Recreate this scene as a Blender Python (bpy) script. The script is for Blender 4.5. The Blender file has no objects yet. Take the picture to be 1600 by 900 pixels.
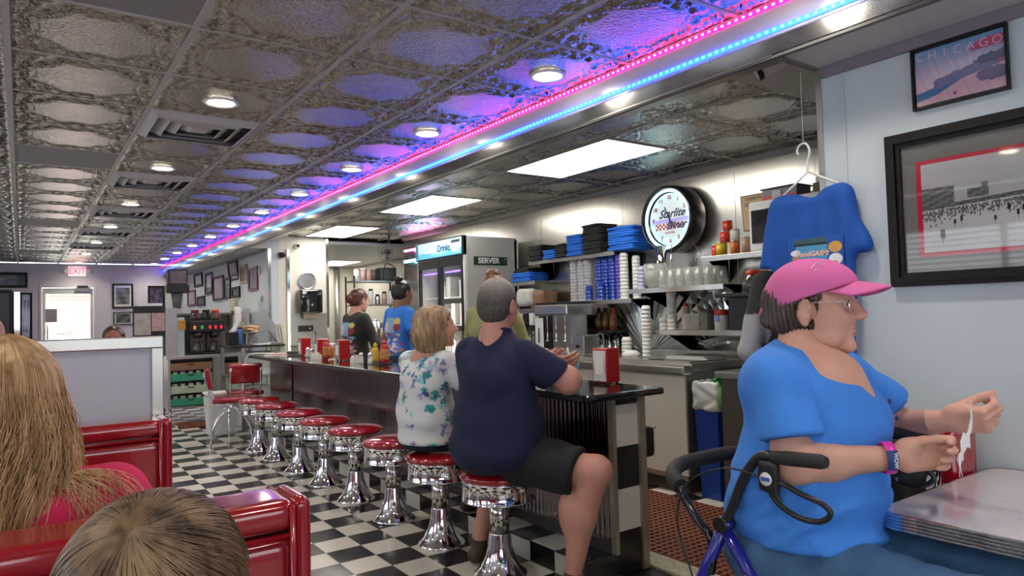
import bpy, bmesh, math, random
import numpy as np
from mathutils import Vector, Matrix
random.seed(7); rng = np.random.RandomState(7)
S = bpy.context.scene
COL = S.collection
# ------------------------------------------------------------------ camera
YAW, PITCH, ROLL, FPX = 0.6177, 0.0379, -0.027, 1081.36
EYE = 1.30
cy, sy = math.cos(YAW), math.sin(YAW)
_f = Vector((sy*math.cos(PITCH), cy*math.cos(PITCH), math.sin(PITCH)))
_r = Vector((cy, -sy, 0)); _u = _r.cross(_f)
r2 = math.cos(ROLL)*_r + math.sin(ROLL)*_u; u2 = -math.sin(ROLL)*_r + math.cos(ROLL)*_u
cd = bpy.data.cameras.new('camera'); cam = bpy.data.objects.new('camera', cd); COL.objects.link(cam)
m = Matrix.Identity(4)
for i in range(3):
    m[i][0] = r2[i]; m[i][1] = u2[i]; m[i][2] = -_f[i]
m[2][3] = EYE
cam.matrix_world = m
cd.sensor_width = 36; cd.lens = FPX/1600*36; cd.clip_start = 0.02; cd.clip_end = 200
S.camera = cam
# ------------------------------------------------------------------ daylight and exposure
W = bpy.data.worlds.new('daylight'); S.world = W; W.use_nodes = True
W.node_tree.nodes['Background'].inputs[0].default_value = (0.86, 0.93, 1.0, 1)
W.node_tree.nodes['Background'].inputs[1].default_value = 3.6
S.view_settings.view_transform = 'Standard'; S.view_settings.look = 'None'
S.view_settings.gamma = 1; S.view_settings.use_curve_mapping = False
S.view_settings.exposure = 0.55
DOWNLIGHT_W, PANEL_E, LED_E = 15.0, 8.0, 1.0

# ------------------------------------------------------------------ helpers
def link(o, parent=None):
    COL.objects.link(o)
    if parent is not None: o.parent = parent
    return o
def tag(o, label=None, cat=None, group=None, kind=None):
    if label: o['label'] = label
    if cat: o['category'] = cat
    if group: o['group'] = group
    if kind: o['kind'] = kind
    return o
def thing(name, label, cat, loc=(0,0,0), rotz=0.0, group=None):
    o = bpy.data.objects.new(name, None); COL.objects.link(o)
    o.empty_display_size = 0.05
    o.location = loc; o.rotation_euler = (0,0,rotz)
    return tag(o, label, cat, group)
def obj(name, me, mat=None, parent=None, label=None, kind=None, smooth=False):
    if isinstance(me, bmesh.types.BMesh):
        bm = me; me = bpy.data.meshes.new(name); bm.normal_update(); bm.to_mesh(me); bm.free()
    if mat is not None:
        me.materials.clear()
        for mm in (mat if isinstance(mat, (list, tuple)) else [mat]): me.materials.append(mm)
    if smooth:
        me.polygons.foreach_set('use_smooth', [True]*len(me.polygons))
    o = bpy.data.objects.new(name, me); link(o, parent)
    if label: o['label'] = label
    if kind: o['kind'] = kind
    return o
def struct(name, me, mat, parent=None, **k):
    o = obj(name, me, mat, parent, **k)
    if parent is None: o['kind'] = 'structure'
    return o
def dup(root, loc=None, rotz=None, label=None, group=None):
    r = root.copy(); COL.objects.link(r)
    if loc is not None: r.location = loc
    if rotz is not None: r.rotation_euler = (0,0,rotz)
    if label: r['label'] = label
    if group: r['group'] = group
    for ch in list(root.children):
        c = ch.copy(); COL.objects.link(c); c.parent = r
        for g in ch.children:
            d = g.copy(); COL.objects.link(d); d.parent = c
    return r
def new(): return bmesh.new()
def box(bm, x0, x1, y0, y1, z0, z1, mi=0, bev=0.0):
    vs = [bm.verts.new(p) for p in ((x0,y0,z0),(x1,y0,z0),(x1,y1,z0),(x0,y1,z0),(x0,y0,z1),(x1,y0,z1),(x1,y1,z1),(x0,y1,z1))]
    fs = []
    for q in ((3,2,1,0),(4,5,6,7),(0,1,5,4),(1,2,6,5),(2,3,7,6),(3,0,4,7)):
        f = bm.faces.new([vs[i] for i in q]); f.material_index = mi; fs.append(f)
    if bev > 0:
        es = list({e for f in fs for e in f.edges})
        r = bmesh.ops.bevel(bm, geom=es, offset=bev, segments=2, affect='EDGES', profile=0.6)
        for f in r['faces']: f.material_index = mi
    return vs
def B(x0, x1, y0, y1, z0, z1, bev=0.0):
    bm = new(); box(bm, x0, x1, y0, y1, z0, z1, 0, bev); return bm
def flat(*pts):
    bm = new(); bm.faces.new([bm.verts.new(p) for p in pts]); return bm
def quad(bm, pts, mi=0):
    f = bm.faces.new([bm.verts.new(p) for p in pts]); f.material_index = mi; return f
def frame_of(d):
    d = Vector(d).normalized()
    a = Vector((0,0,1)) if abs(d.z) < 0.9 else Vector((1,0,0))
    x = d.cross(a).normalized(); return x, d.cross(x).normalized()
def tube(bm, pts, r, n=10, mi=0, caps=True, closed=False):
    pts = [Vector(p) for p in pts]; rr = r if isinstance(r, (list, tuple)) else [r]*len(pts)
    rings = []; px = None
    for i, p in enumerate(pts):
        a = pts[i-1] if (i > 0 or closed) else p
        b = pts[(i+1) % len(pts)] if (i < len(pts)-1 or closed) else p
        d = (b-a).normalized()
        if px is None: x, y = frame_of(d)
        else:
            x = (px - d*px.dot(d)).normalized(); y = d.cross(x).normalized()
        px = x
        rings.append([bm.verts.new(p + (x*math.cos(2*math.pi*k/n) + y*math.sin(2*math.pi*k/n))*rr[i]) for k in range(n)])
    m_ = len(rings)
    for i in range(m_ if closed else m_-1):
        A, C = rings[i], rings[(i+1) % m_]
        for k in range(n):
            f = bm.faces.new((A[k], A[(k+1)%n], C[(k+1)%n], C[k])); f.material_index = mi; f.smooth = True
    if caps and not closed:
        bm.faces.new(rings[0][::-1]).material_index = mi; bm.faces.new(rings[-1]).material_index = mi
def bez(pts, n=8):
    P = [Vector(p) for p in pts]; out = []
    for i in range(len(P)-1):
        p0 = P[max(i-1,0)]; p1 = P[i]; p2 = P[i+1]; p3 = P[min(i+2, len(P)-1)]
        for k in range(n):
            t = k/n
            out.append(0.5*((2*p1)+(p2-p0)*t+(2*p0-5*p1+4*p2-p3)*t*t+(3*p1-p0-3*p2+p3)*t**3))
    out.append(P[-1]); return out
def lathe(bm, prof, n=24, c=(0,0,0), mi=0, axis='z', cap=True):
    rings = []
    for r, z in prof:
        ring = []
        for k in range(n):
            a = 2*math.pi*k/n
            p = (r*math.cos(a), r*math.sin(a), z)
            if axis == 'x': p = (p[2], p[0], p[1])
            if axis == 'y': p = (p[1], p[2], p[0])
            ring.append(bm.verts.new((p[0]+c[0], p[1]+c[1], p[2]+c[2])))
        rings.append(ring)
    for A, C in zip(rings[:-1], rings[1:]):
        for k in range(n):
            f = bm.faces.new((A[k], A[(k+1)%n], C[(k+1)%n], C[k])); f.material_index = mi; f.smooth = True
    if cap:
        bm.faces.new(rings[0][::-1]).material_index = mi; bm.faces.new(rings[-1]).material_index = mi
def L(prof, n=24, c=(0,0,0), axis='z'):
    bm = new(); lathe(bm, prof, n, c, 0, axis); return bm
def T(pts, r, n=10, closed=False):
    bm = new(); tube(bm, pts, r, n, closed=closed); return bm
def text(name, s, size, mat, loc, right, up, parent=None, extrude=0.0015, bold=0.0, shear=0.0, align='CENTER', label=None, sx=1.0):
    cu = bpy.data.curves.new(name, 'FONT'); cu.body = s; cu.size = size; cu.extrude = extrude; cu.offset = bold
    cu.align_x = align; cu.align_y = 'CENTER'; cu.shear = shear; cu.resolution_u = 3
    cu.materials.append(mat)
    tmp = bpy.data.objects.new('tmp', cu); COL.objects.link(tmp); dg = bpy.context.evaluated_depsgraph_get()
    me = bpy.data.meshes.new_from_object(tmp.evaluated_get(dg)); me.name = name
    bpy.data.objects.remove(tmp); bpy.data.curves.remove(cu)
    o = bpy.data.objects.new(name, me); link(o, parent)
    R_ = Vector(right).normalized(); U_ = Vector(up).normalized(); N_ = R_.cross(U_)
    mm = Matrix.Identity(4)
    for i in range(3): mm[i][0] = R_[i]*sx; mm[i][1] = U_[i]; mm[i][2] = N_[i]; mm[i][3] = loc[i]
    if parent is not None: mm = parent_inv(parent) @ mm
    o.matrix_basis = mm
    if label: o['label'] = label
    return o
def parent_inv(p):
    mm = Matrix.LocRotScale(p.location, p.rotation_euler, p.scale)
    return mm.inverted()

# ------------------------------------------------------------------ materials
def nodes(name):
    mt = bpy.data.materials.new(name); mt.use_nodes = True
    nt = mt.node_tree; return mt, nt, nt.nodes['Principled BSDF']
def N(nt, t, **k):
    n = nt.nodes.new(t)
    for a, v in k.items():
        if isinstance(a, str) and a.startswith('i_'): n.inputs[a[2:].replace('_', ' ')].default_value = v
        else: setattr(n, a, v)
    return n
MATS = {}
def M(name, col, rough=0.5, metal=0.0, var=0.08, nscale=20.0, bump=0.0, bscale=200.0, emit=0.0, alpha=1.0, trans=0.0, coat=0.0, stretch=None, spec=None, sss=0.0, ecol=None):
    if name in MATS: return MATS[name]
    mt, nt, b = nodes(name)
    c = tuple(col)+(1,)
    b.inputs['Roughness'].default_value = rough; b.inputs['Metallic'].default_value = metal
    tc = N(nt, 'ShaderNodeTexCoord'); src = tc.outputs['Object']
    if stretch:
        mp = N(nt, 'ShaderNodeMapping'); mp.inputs['Scale'].default_value = stretch
        nt.links.new(src, mp.inputs[0]); src = mp.outputs[0]
    if var > 0:
        nz = N(nt, 'ShaderNodeTexNoise'); nz.inputs['Scale'].default_value = nscale; nz.inputs['Detail'].default_value = 4
        nt.links.new(src, nz.inputs['Vector'])
        mx = N(nt, 'ShaderNodeMix'); mx.data_type = 'RGBA'
        mx.inputs[6].default_value = tuple(max(0, x*(1-var)) for x in col)+(1,)
        mx.inputs[7].default_value = tuple(min(1, x*(1+var)) for x in col)+(1,)
        nt.links.new(nz.outputs[0], mx.inputs[0]); nt.links.new(mx.outputs[2], b.inputs['Base Color'])
    else: b.inputs['Base Color'].default_value = c
    if bump > 0:
        n2 = N(nt, 'ShaderNodeTexNoise'); n2.inputs['Scale'].default_value = bscale; n2.inputs['Detail'].default_value = 3
        nt.links.new(src, n2.inputs['Vector'])
        bp = N(nt, 'ShaderNodeBump'); bp.inputs['Strength'].default_value = bump; bp.inputs['Distance'].default_value = 0.004
        nt.links.new(n2.outputs[0], bp.inputs['Height']); nt.links.new(bp.outputs[0], b.inputs['Normal'])
    if emit > 0:
        b.inputs['Emission Color'].default_value = tuple(ecol or col)+(1,); b.inputs['Emission Strength'].default_value = emit
    if trans > 0: b.inputs['Transmission Weight'].default_value = trans; b.inputs['IOR'].default_value = 1.3
    if alpha < 1: b.inputs['Alpha'].default_value = alpha
    if coat > 0: b.inputs['Coat Weight'].default_value = coat; b.inputs['Coat Roughness'].default_value = 0.08
    if spec is not None: b.inputs['Specular IOR Level'].default_value = spec
    if sss > 0:
        b.inputs['Subsurface Weight'].default_value = sss; b.inputs['Subsurface Radius'].default_value = (0.02, 0.008, 0.004); b.inputs['Subsurface Scale'].default_value = 0.5
    MATS[name] = mt; return mt
def vcol(name, rough=0.6, sheen=0.0, bump=0.0, bscale=300, emit=0.0, coat=0.0):
    if name in MATS: return MATS[name]
    mt, nt, b = nodes(name)
    a = N(nt, 'ShaderNodeAttribute'); a.attribute_name = 'Col'
    nt.links.new(a.outputs['Color'], b.inputs['Base Color']); b.inputs['Roughness'].default_value = rough
    if bump > 0:
        tc = N(nt, 'ShaderNodeTexCoord'); n2 = N(nt, 'ShaderNodeTexNoise'); n2.inputs['Scale'].default_value = bscale
        nt.links.new(tc.outputs['Object'], n2.inputs['Vector'])
        bp = N(nt, 'ShaderNodeBump'); bp.inputs['Strength'].default_value = bump; bp.inputs['Distance'].default_value = 0.003
        nt.links.new(n2.outputs[0], bp.inputs['Height']); nt.links.new(bp.outputs[0], b.inputs['Normal'])
    if emit > 0:
        nt.links.new(a.outputs['Color'], b.inputs['Emission Color']); b.inputs['Emission Strength'].default_value = emit
    if coat > 0: b.inputs['Coat Weight'].default_value = coat; b.inputs['Coat Roughness'].default_value = 0.03
    MATS[name] = mt; return mt
def setcol(me, cols):
    ca = me.color_attributes.new('Col', 'FLOAT_COLOR', 'POINT')
    c = np.ones((len(me.vertices), 4), np.float32); c[:, :3] = cols
    ca.data.foreach_set('color', c.ravel())
def canvas(name, origin, right, up, w, h, nx, ny, paint, mat, parent=None, bulge=None):
    """a printed surface: a fine grid whose points carry the print's colours; paint(u, v) with u to the right and v up, both 0..1"""
    u = np.linspace(0, 1, nx); v = np.linspace(0, 1, ny); U, V = np.meshgrid(u, v)
    R_ = np.array(Vector(right).normalized()); U_ = np.array(Vector(up).normalized()); O = np.array(origin)
    P = O + U[..., None]*w*R_ + V[..., None]*h*U_
    if bulge is not None: P = P + bulge(U, V)[..., None]*np.cross(R_, U_)
    idx = np.arange(nx*ny).reshape(ny, nx)
    q = np.stack([idx[:-1,:-1], idx[:-1,1:], idx[1:,1:], idx[1:,:-1]], -1).reshape(-1, 4)
    me = mesh_np(name, P.reshape(-1, 3), q)
    setcol(me, paint(U, V).reshape(-1, 3))
    return obj(name, me, mat, parent)
def mesh_np(name, V, Q):
    me = bpy.data.meshes.new(name)
    me.vertices.add(len(V)); me.vertices.foreach_set('co', np.asarray(V, np.float32).ravel())
    k = Q.shape[1]
    me.loops.add(len(Q)*k); me.loops.foreach_set('vertex_index', Q.astype(np.int32).ravel())
    me.polygons.add(len(Q)); me.polygons.foreach_set('loop_start', np.arange(0, len(Q)*k, k, dtype=np.int32))
    me.update(calc_edges=True); me.validate(); return me
def lin(h):
    h = h.lstrip('#'); c = [int(h[i:i+2], 16)/255 for i in (0, 2, 4)]
    return tuple(x/12.92 if x <= 0.04045 else ((x+0.055)/1.055)**2.4 for x in c)

chrome = M('chrome', (0.80,0.80,0.82), 0.06, 1.0, var=0.03)
steel = M('brushed_steel', (0.56,0.54,0.50), 0.30, 1.0, var=0.10, nscale=6, stretch=(1,1,0.05), bump=0.03, bscale=60)
steel_soft = M('satin_steel', (0.50,0.49,0.47), 0.38, 1.0, var=0.08)
dark = M('black_plastic', (0.012,0.012,0.014), 0.35)
black_gloss = M('black_gloss', (0.008,0.008,0.010), 0.07, coat=0.6)
red_vinyl = M('red_vinyl', (0.32,0.006,0.014), 0.16, coat=0.8, var=0.12, nscale=8, bump=0.05, bscale=25)
white_paint = M('white_paint', (0.72,0.72,0.72), 0.45, var=0.03)
wall_blue = M('pale_blue_wall', lin('#bfcad3'), 0.30, var=0.03, nscale=3, bump=0.08, bscale=160)
wall_lilac = M('pale_lilac_wall', (0.62,0.60,0.68), 0.55, var=0.03, nscale=3)
wall_cream = M('cream_wall', (0.66,0.63,0.56), 0.5, var=0.03, nscale=3)
red_plastic = M('red_plastic', (0.42,0.008,0.012), 0.28, coat=0.3)
white_plastic = M('white_plastic', (0.75,0.75,0.74), 0.35, var=0.03)
# ------------------------------------------------------------------ organic surfaces: smooth unions of tapered shapes, meshed on a grid
def rotm(x=0, y=0, z=0):
    return np.array(Matrix.Rotation(z, 3, 'Z') @ Matrix.Rotation(y, 3, 'Y') @ Matrix.Rotation(x, 3, 'X'), dtype=np.float32)
class Body:
    def __init__(s, lo, hi, h):
        s.h = h; s.lo = np.array(lo, np.float32)
        s.n = np.ceil((np.array(hi)-s.lo)/h).astype(int)+1
        ax = [s.lo[i]+np.arange(s.n[i], dtype=np.float32)*h for i in range(3)]
        s.P = np.stack(np.meshgrid(*ax, indexing='ij'), -1)
        s.d = np.full(s.n, 1.0, np.float32)
    def _sl(s, lo, hi):
        a = np.clip(np.floor((np.array(lo)-s.lo)/s.h).astype(int), 0, s.n); b = np.clip(np.ceil((np.array(hi)-s.lo)/s.h).astype(int)+1, 0, s.n)
        return tuple(slice(a[i], b[i]) for i in range(3)) if (b > a).all() else None
    def _mix(s, sl, e, k, sub=False):
        a = s.d[sl]
        if sub: a = -a
        if k > 0:
            hh = np.maximum(k-np.abs(a-e), 0)/k; r = np.minimum(a, e)-hh*hh*k*0.25
        else: r = np.minimum(a, e)
        s.d[sl] = -r if sub else r
    def cap(s, a, b, ra, rb=None, k=0.02, sub=False, flat=None):
        """tapered capsule; flat=(axis vector, factor) squashes its section"""
        rb = ra if rb is None else rb
        a = np.array(a, np.float32); b = np.array(b, np.float32); R = max(ra, rb)*(1.0 if flat is None else max(1, flat[1]))+k+2*s.h
        sl = s._sl(np.minimum(a, b)-R, np.maximum(a, b)+R)
        if sl is None: return s
        p = s.P[sl]; ba = b-a; pa = p-a
        t = np.clip((pa@ba)/max(float(ba@ba), 1e-9), 0, 1)[..., None]
        q = pa-t*ba
        if flat is not None:
            ax = np.array(flat[0], np.float32); ax /= np.linalg.norm(ax)
            c = (q@ax)[..., None]; q = q + ax*(c/flat[1]-c)
        s._mix(sl, np.linalg.norm(q, axis=-1)-(ra+(rb-ra)*t[..., 0]), k, sub); return s
    def ell(s, c, r, k=0.02, rot=None, sub=False):
        c = np.array(c, np.float32); r = np.array(r, np.float32); R = float(r.max())+k+2*s.h
        sl = s._sl(c-R, c+R)
        if sl is None: return s
        q = s.P[sl]-c
        if rot is not None: q = q@np.asarray(rot, np.float32)
        k0 = np.linalg.norm(q/r, axis=-1); k1 = np.linalg.norm(q/(r*r), axis=-1)
        s._mix(sl, k0*(k0-1)/np.maximum(k1, 1e-6), k, sub); return s
    def rbox(s, c, r, rad=0.01, k=0.01, rot=None, sub=False):
        c = np.array(c, np.float32); r = np.array(r, np.float32); R = float(np.linalg.norm(r))+k+2*s.h+rad
        sl = s._sl(c-R, c+R)
        if sl is None: return s
        q = s.P[sl]-c
        if rot is not None: q = q@np.asarray(rot, np.float32)
        q = np.abs(q)-(r-rad)
        s._mix(sl, np.linalg.norm(np.maximum(q, 0), axis=-1)+np.minimum(q.max(-1), 0)-rad, k, sub); return s
    def cut(s, p, n, k=0.0):
        """remove everything on the side n points to"""
        n = np.array(n, np.float32); n = n/np.linalg.norm(n)
        e = (s.P-np.array(p, np.float32))@n
        if k > 0:
            hh = np.maximum(k-np.abs(s.d-e), 0)/k; s.d = np.maximum(s.d, e)+hh*hh*k*0.25
        else: s.d = np.maximum(s.d, e)
        return s
    def disp(s, fn): s.d = s.d+fn(s.P[..., 0], s.P[..., 1], s.P[..., 2]).astype(np.float32); return s
    def mesh(s, smooth=2):
        d = s.d; ins = d < 0
        c = np.zeros(np.array(d.shape)-1, np.int8)
        for i in (0, 1):
            for j in (0, 1):
                for k in (0, 1): c += ins[i:i+c.shape[0], j:j+c.shape[1], k:k+c.shape[2]]
        act = (c > 0) & (c < 8); ix = np.argwhere(act)
        if not len(ix): return np.zeros((0, 3)), np.zeros((0, 4), int)
        idm = -np.ones(c.shape, np.int64); idm[act] = np.arange(len(ix))
        acc = np.zeros((len(ix), 3)); cnt = np.zeros(len(ix))
        co = [(0,0,0),(1,0,0),(0,1,0),(1,1,0),(0,0,1),(1,0,1),(0,1,1),(1,1,1)]
        for a in range(8):
            for b in range(a+1, 8):
                df = np.array(co[b])-np.array(co[a])
                if np.abs(df).sum() != 1: continue
                ia = ix+co[a]; ib = ix+co[b]
                da = d[ia[:, 0], ia[:, 1], ia[:, 2]]; db = d[ib[:, 0], ib[:, 1], ib[:, 2]]
                mk = (da < 0) != (db < 0)
                t = np.where(mk, da/np.where(mk, da-db, 1), 0)
                acc += mk[:, None]*(np.array(co[a])+t[:, None]*df); cnt += mk
        V = s.lo+(ix+acc/cnt[:, None])*s.h
        Q = []
        for ax in range(3):
            o1, o2 = (ax+1) % 3, (ax+2) % 3
            sl0 = [slice(None)]*3; sl1 = [slice(None)]*3; sl0[ax] = slice(0, -1); sl1[ax] = slice(1, None)
            A = ins[tuple(sl0)]; Bm = ins[tuple(sl1)]; e = np.argwhere(A != Bm)
            mk = (e[:, o1] > 0) & (e[:, o2] > 0) & (e[:, o1] < c.shape[o1]) & (e[:, o2] < c.shape[o2]); e = e[mk]
            flip = A[e[:, 0], e[:, 1], e[:, 2]]
            def g(da, db):
                q = e.copy(); q[:, o1] += da; q[:, o2] += db; return idm[q[:, 0], q[:, 1], q[:, 2]]
            q = np.stack([g(-1,-1), g(0,-1), g(0,0), g(-1,0)], 1)
            q[~flip] = q[~flip][:, ::-1]; Q.append(q)
        Q = np.concatenate(Q); Q = Q[(Q >= 0).all(1)]
        for _ in range(smooth):
            acc = np.zeros_like(V); cnt = np.zeros(len(V))
            for a, b in ((0,1),(1,2),(2,3),(3,0)):
                np.add.at(acc, Q[:, a], V[Q[:, b]]); np.add.at(acc, Q[:, b], V[Q[:, a]])
                np.add.at(cnt, Q[:, a], 1); np.add.at(cnt, Q[:, b], 1)
            V = V*0.5+0.5*acc/np.maximum(cnt, 1)[:, None]
        return V, Q
def merge(parts):
    Vs, Qs, n = [], [], 0
    for V, Q in parts: Vs.append(V); Qs.append(Q+n); n += len(V)
    return np.concatenate(Vs), np.concatenate(Qs)
def organic(name, parts, mat, parent, colour=None, label=None, smooth=2):
    """parts: Body or list of Body; one mesh object"""
    if not isinstance(parts, list): parts = [parts]
    V, Q = merge([p.mesh(smooth) if isinstance(p, Body) else p for p in parts])
    me = mesh_np(name, V, Q)
    if colour is not None: setcol(me, colour(V))
    return obj(name, me, mat, parent, label=label, smooth=True)
def snoise(x, y, z, f=10.0, seed=0):
    r = np.random.RandomState(seed); o = 0
    for i in range(5):
        v = r.normal(size=3); v /= np.linalg.norm(v); v *= f*(1+0.5*i)
        o = o+np.sin(x*v[0]+y*v[1]+z*v[2]+r.rand()*6.28)/(1+0.5*i)
    return o/2.5
def folds(x, y, z, a=0.006, f=9.0, seed=0):
    """sharp valleys between soft swells, as cloth falls"""
    return a*(1.2-2.2*np.abs(snoise(x, y, z, f, seed)+0.35*snoise(x, y, z, f*2.1, seed+1)))
# ------------------------------------------------------------------ the room
CH, XF, XW, XK = 2.47, 2.339, 2.67, 4.60
YB, YE, XL = -2.6, 15.40, -2.60
TS = 0.2065; FX, FY = 1.385, 4.012
# floor with a black and white checker that carries on where single tiles are no longer modelled
mt, nt, b = nodes('checker_floor'); tc = N(nt, 'ShaderNodeTexCoord')
mp = N(nt, 'ShaderNodeMapping'); mp.inputs['Location'].default_value = (-FX/TS+0.0001, -FY/TS+0.0001, 0.5); mp.inputs['Scale'].default_value = (1/TS, 1/TS, 0)
ck = N(nt, 'ShaderNodeTexChecker'); ck.inputs['Scale'].default_value = 1.0
ck.inputs['Color1'].default_value = (0.012,0.012,0.014,1); ck.inputs['Color2'].default_value = (0.60,0.57,0.51,1)
nt.links.new(tc.outputs['Object'], mp.inputs[0]); nt.links.new(mp.outputs[0], ck.inputs[0]); nt.links.new(ck.outputs[0], b.inputs['Base Color'])
b.inputs['Roughness'].default_value = 0.28
tile_w = M('white_floor_tile', (0.62,0.59,0.53), 0.25, var=0.10, nscale=14); tile_b = M('black_floor_tile', (0.012,0.012,0.014), 0.22, var=0.2, nscale=14)
floor = struct('floor', B(XL, 6.6, YB, YE+0.3, -0.1, -0.0035), mt)
def tile_mesh(mat, w=TS, t=0.004):
    bm = new(); box(bm, 0.0008, w-0.0008, 0.0008, w-0.0008, -t, 0, 0)
    me = bpy.data.meshes.new('floor_tile'); bm.to_mesh(me); bm.free(); me.materials.append(mat); return me
tw, tb = tile_mesh(tile_w), tile_mesh(tile_b)
n_t = 0
for i in range(-6, 4):
    for j in range(-9, 20):
        x0 = FX+i*TS; y0 = FY+j*TS
        if x0+TS > 2.215 or (y0 > 5.2 and x0 < 0.75) or (y0 < 2.6 and x0 < 0.55): continue
        if n_t >= 296: break
        o = bpy.data.objects.new('floor_tile', tw if (i+j) % 2 else tb); link(o, floor); o.location = (x0, y0, 0); n_t += 1
        o['kind'] = 'structure'
# walls
win = [( -1.3, 1.0), (1.6, 3.9), (4.5, 6.8), (7.4, 9.7)]
bm = new()
zs = (0.95, 2.10)
box(bm, XL-0.12, XL, YB, YE, 0, zs[0]); box(bm, XL-0.12, XL, YB, YE, zs[1], CH)
yy = [YB]+[v for w in win for v in w]+[YE]
for a, c in zip(yy[::2], yy[1::2]): box(bm, XL-0.12, XL, a, c, zs[0], zs[1])
struct('wall_left', bm, wall_lilac)
bm = new(); box(bm, XL, 2.8, YB-0.12, YB, 0, 0.95); box(bm, XL, 2.8, YB-0.12, YB, 2.10, CH)
box(bm, XL, -1.9, YB-0.12, YB, 0.95, 2.10); box(bm, 1.9, 2.8, YB-0.12, YB, 0.95, 2.10)
struct('wall_back', bm, wall_lilac)
mt, nt, b = nodes('window_glass')
tr = N(nt, 'ShaderNodeBsdfTransparent'); gl = N(nt, 'ShaderNodeBsdfGlossy'); gl.inputs['Roughness'].default_value = 0.02
lw_ = N(nt, 'ShaderNodeLayerWeight'); pw_ = N(nt, 'ShaderNodeMath', operation='POWER'); pw_.inputs[1].default_value = 4.5; fr = N(nt, 'ShaderNodeMath', operation='MULTIPLY_ADD'); fr.inputs[1].default_value = 0.85; fr.inputs[2].default_value = 0.04; ms = N(nt, 'ShaderNodeMixShader')
nt.links.new(lw_.outputs['Facing'], pw_.inputs[0]); nt.links.new(pw_.outputs[0], fr.inputs[0]); nt.links.new(fr.outputs[0], ms.inputs[0]); nt.links.new(tr.outputs[0], ms.inputs[1]); nt.links.new(gl.outputs[0], ms.inputs[2])
nt.links.new(ms.outputs[0], nt.nodes['Material Output'].inputs[0]); glass = mt
blind = M('blind_slat_white', (0.75,0.76,0.78), 0.5, var=0.02)
slat_me = None
for n, (a, c) in enumerate(win+[(-1.9, 1.9)]):
    bk = n == 4
    w = struct('window_%d' % (n+1), new(), None)
    def bb(bm, y0, y1, x0, x1, z0, z1):
        if bk: box(bm, y0, y1, YB+x0-XL, YB+x1-XL, z0, z1)
        else: box(bm, x0, x1, y0, y1, z0, z1)
    bm = new(); t = 0.04
    bb(bm, a, c, XL-0.10, XL-0.02, 0.95, 0.95+t); bb(bm, a, c, XL-0.10, XL-0.02, 2.10-t, 2.10)
    for q in (a, (a+c)/2-t/2, c-t): bb(bm, q, q+t, XL-0.10, XL-0.02, 0.95+t, 2.10-t)
    obj('window_frame', bm, steel_soft, w)
    pq = [(XL-0.062, a+t, 0.95+t), (XL-0.062, c-t, 0.95+t), (XL-0.062, c-t, 2.10-t), (XL-0.062, a+t, 2.10-t)]; obj('pane', flat(*([(q[1], YB-0.062, q[2]) for q in pq] if bk else pq)), glass, w)
    for k in range(18):
        z = 1.02+k*0.058
        bm = new()
        for dx, dz in ((0, 0),):
            y0, y1 = a+0.05, c-0.05
            p = [(XL-0.012, y0, z+0.012), (XL-0.012, y1, z+0.012), (XL+0.022, y1, z-0.012), (XL+0.022, y0, z-0.012)]
            if bk: p = [(q[1], YB+q[0]-XL, q[2]) for q in p]
            quad(bm, p)
        obj('blind_slat', bm, blind, w)
# near blue wall, its corner strip and top moulding
struct('wall_right', B(XW, XW+0.13, YB, 1.553, 0, CH), wall_blue)
struct('trim_1', B(XW-0.006, XW+0.136, 1.535, 1.559, 0, 2.27), steel)
struct('trim_2', B(XW-0.018, XW, YB, 1.53, 2.225, 2.27), M('mauve_moulding', (0.20,0.17,0.21), 0.4))
struct('trim_3', B(XW-0.008, XW, 1.44, 1.447, 0, 2.225), wall_blue)
# the dropped beam and soffits
fascia = M('glossy_fascia', (0.60,0.58,0.63), 0.22, var=0.03, coat=0.3)
soff = M('soffit_white', (0.56,0.56,0.55), 0.5, var=0.03)
struct('trim_4', B(XF, XF+0.085, 1.535, 9.35, 2.262, CH), fascia)
struct('trim_5', B(XF, XW, YB, 1.535, 2.27, CH), soff)
struct('trim_6', B(XF, XW, 9.35, YE, 2.262, CH), soff)
struct('trim_7', B(XF-0.006, XF, YB, YE, 2.262, 2.325), M('polished_beam_trim', (0.60,0.60,0.62), 0.16, 1.0, var=0.05))
struct('trim_8', B(XF-0.004, XF, YB, YE, 2.33, CH-0.002), fascia)
struct('trim_9', B(XF-0.006, XF+0.09, 1.535, 9.35, 2.256, 2.262), steel)
struct('trim_10', B(XF-0.003, XW, 1.535, 1.56, 2.262, 2.32), M('grey_moulding', (0.16,0.155,0.15), 0.4))
struct('trim_14', B(XF-0.003, XF+0.02, YB, YE, 2.248, 2.258), M('grey_moulding2', (0.10,0.10,0.10), 0.4))
struct('trim_11', B(XW-0.02, XW, 9.36, YE, 2.225, 2.262), M('mauve_moulding', (0,0,0)))
# far walls
struct('wall_far_right', B(XW, XW+0.14, 9.35, YE, 0, CH), wall_blue)
struct('wall_column', B(XW+0.141, 2.95, 9.35, 9.75, 0, CH), wall_cream)
struct('wall_clock_side', B(2.951, 3.58, 9.60, 9.75, 0, CH), wall_cream)
struct('trim_12', B(2.955, 3.575, 9.592, 9.60, 0, 1.39), steel_soft)
for k, (x, y) in enumerate(((2.675, 9.343), (2.925, 9.343), (3.56, 9.593))):
    struct('trim_%d' % (20+k), B(x, x+0.035, y-0.012, y, 0, 2.26 if k < 2 else CH), M('polished_strip', (0.75,0.74,0.72), 0.10, 1.0))
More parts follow.
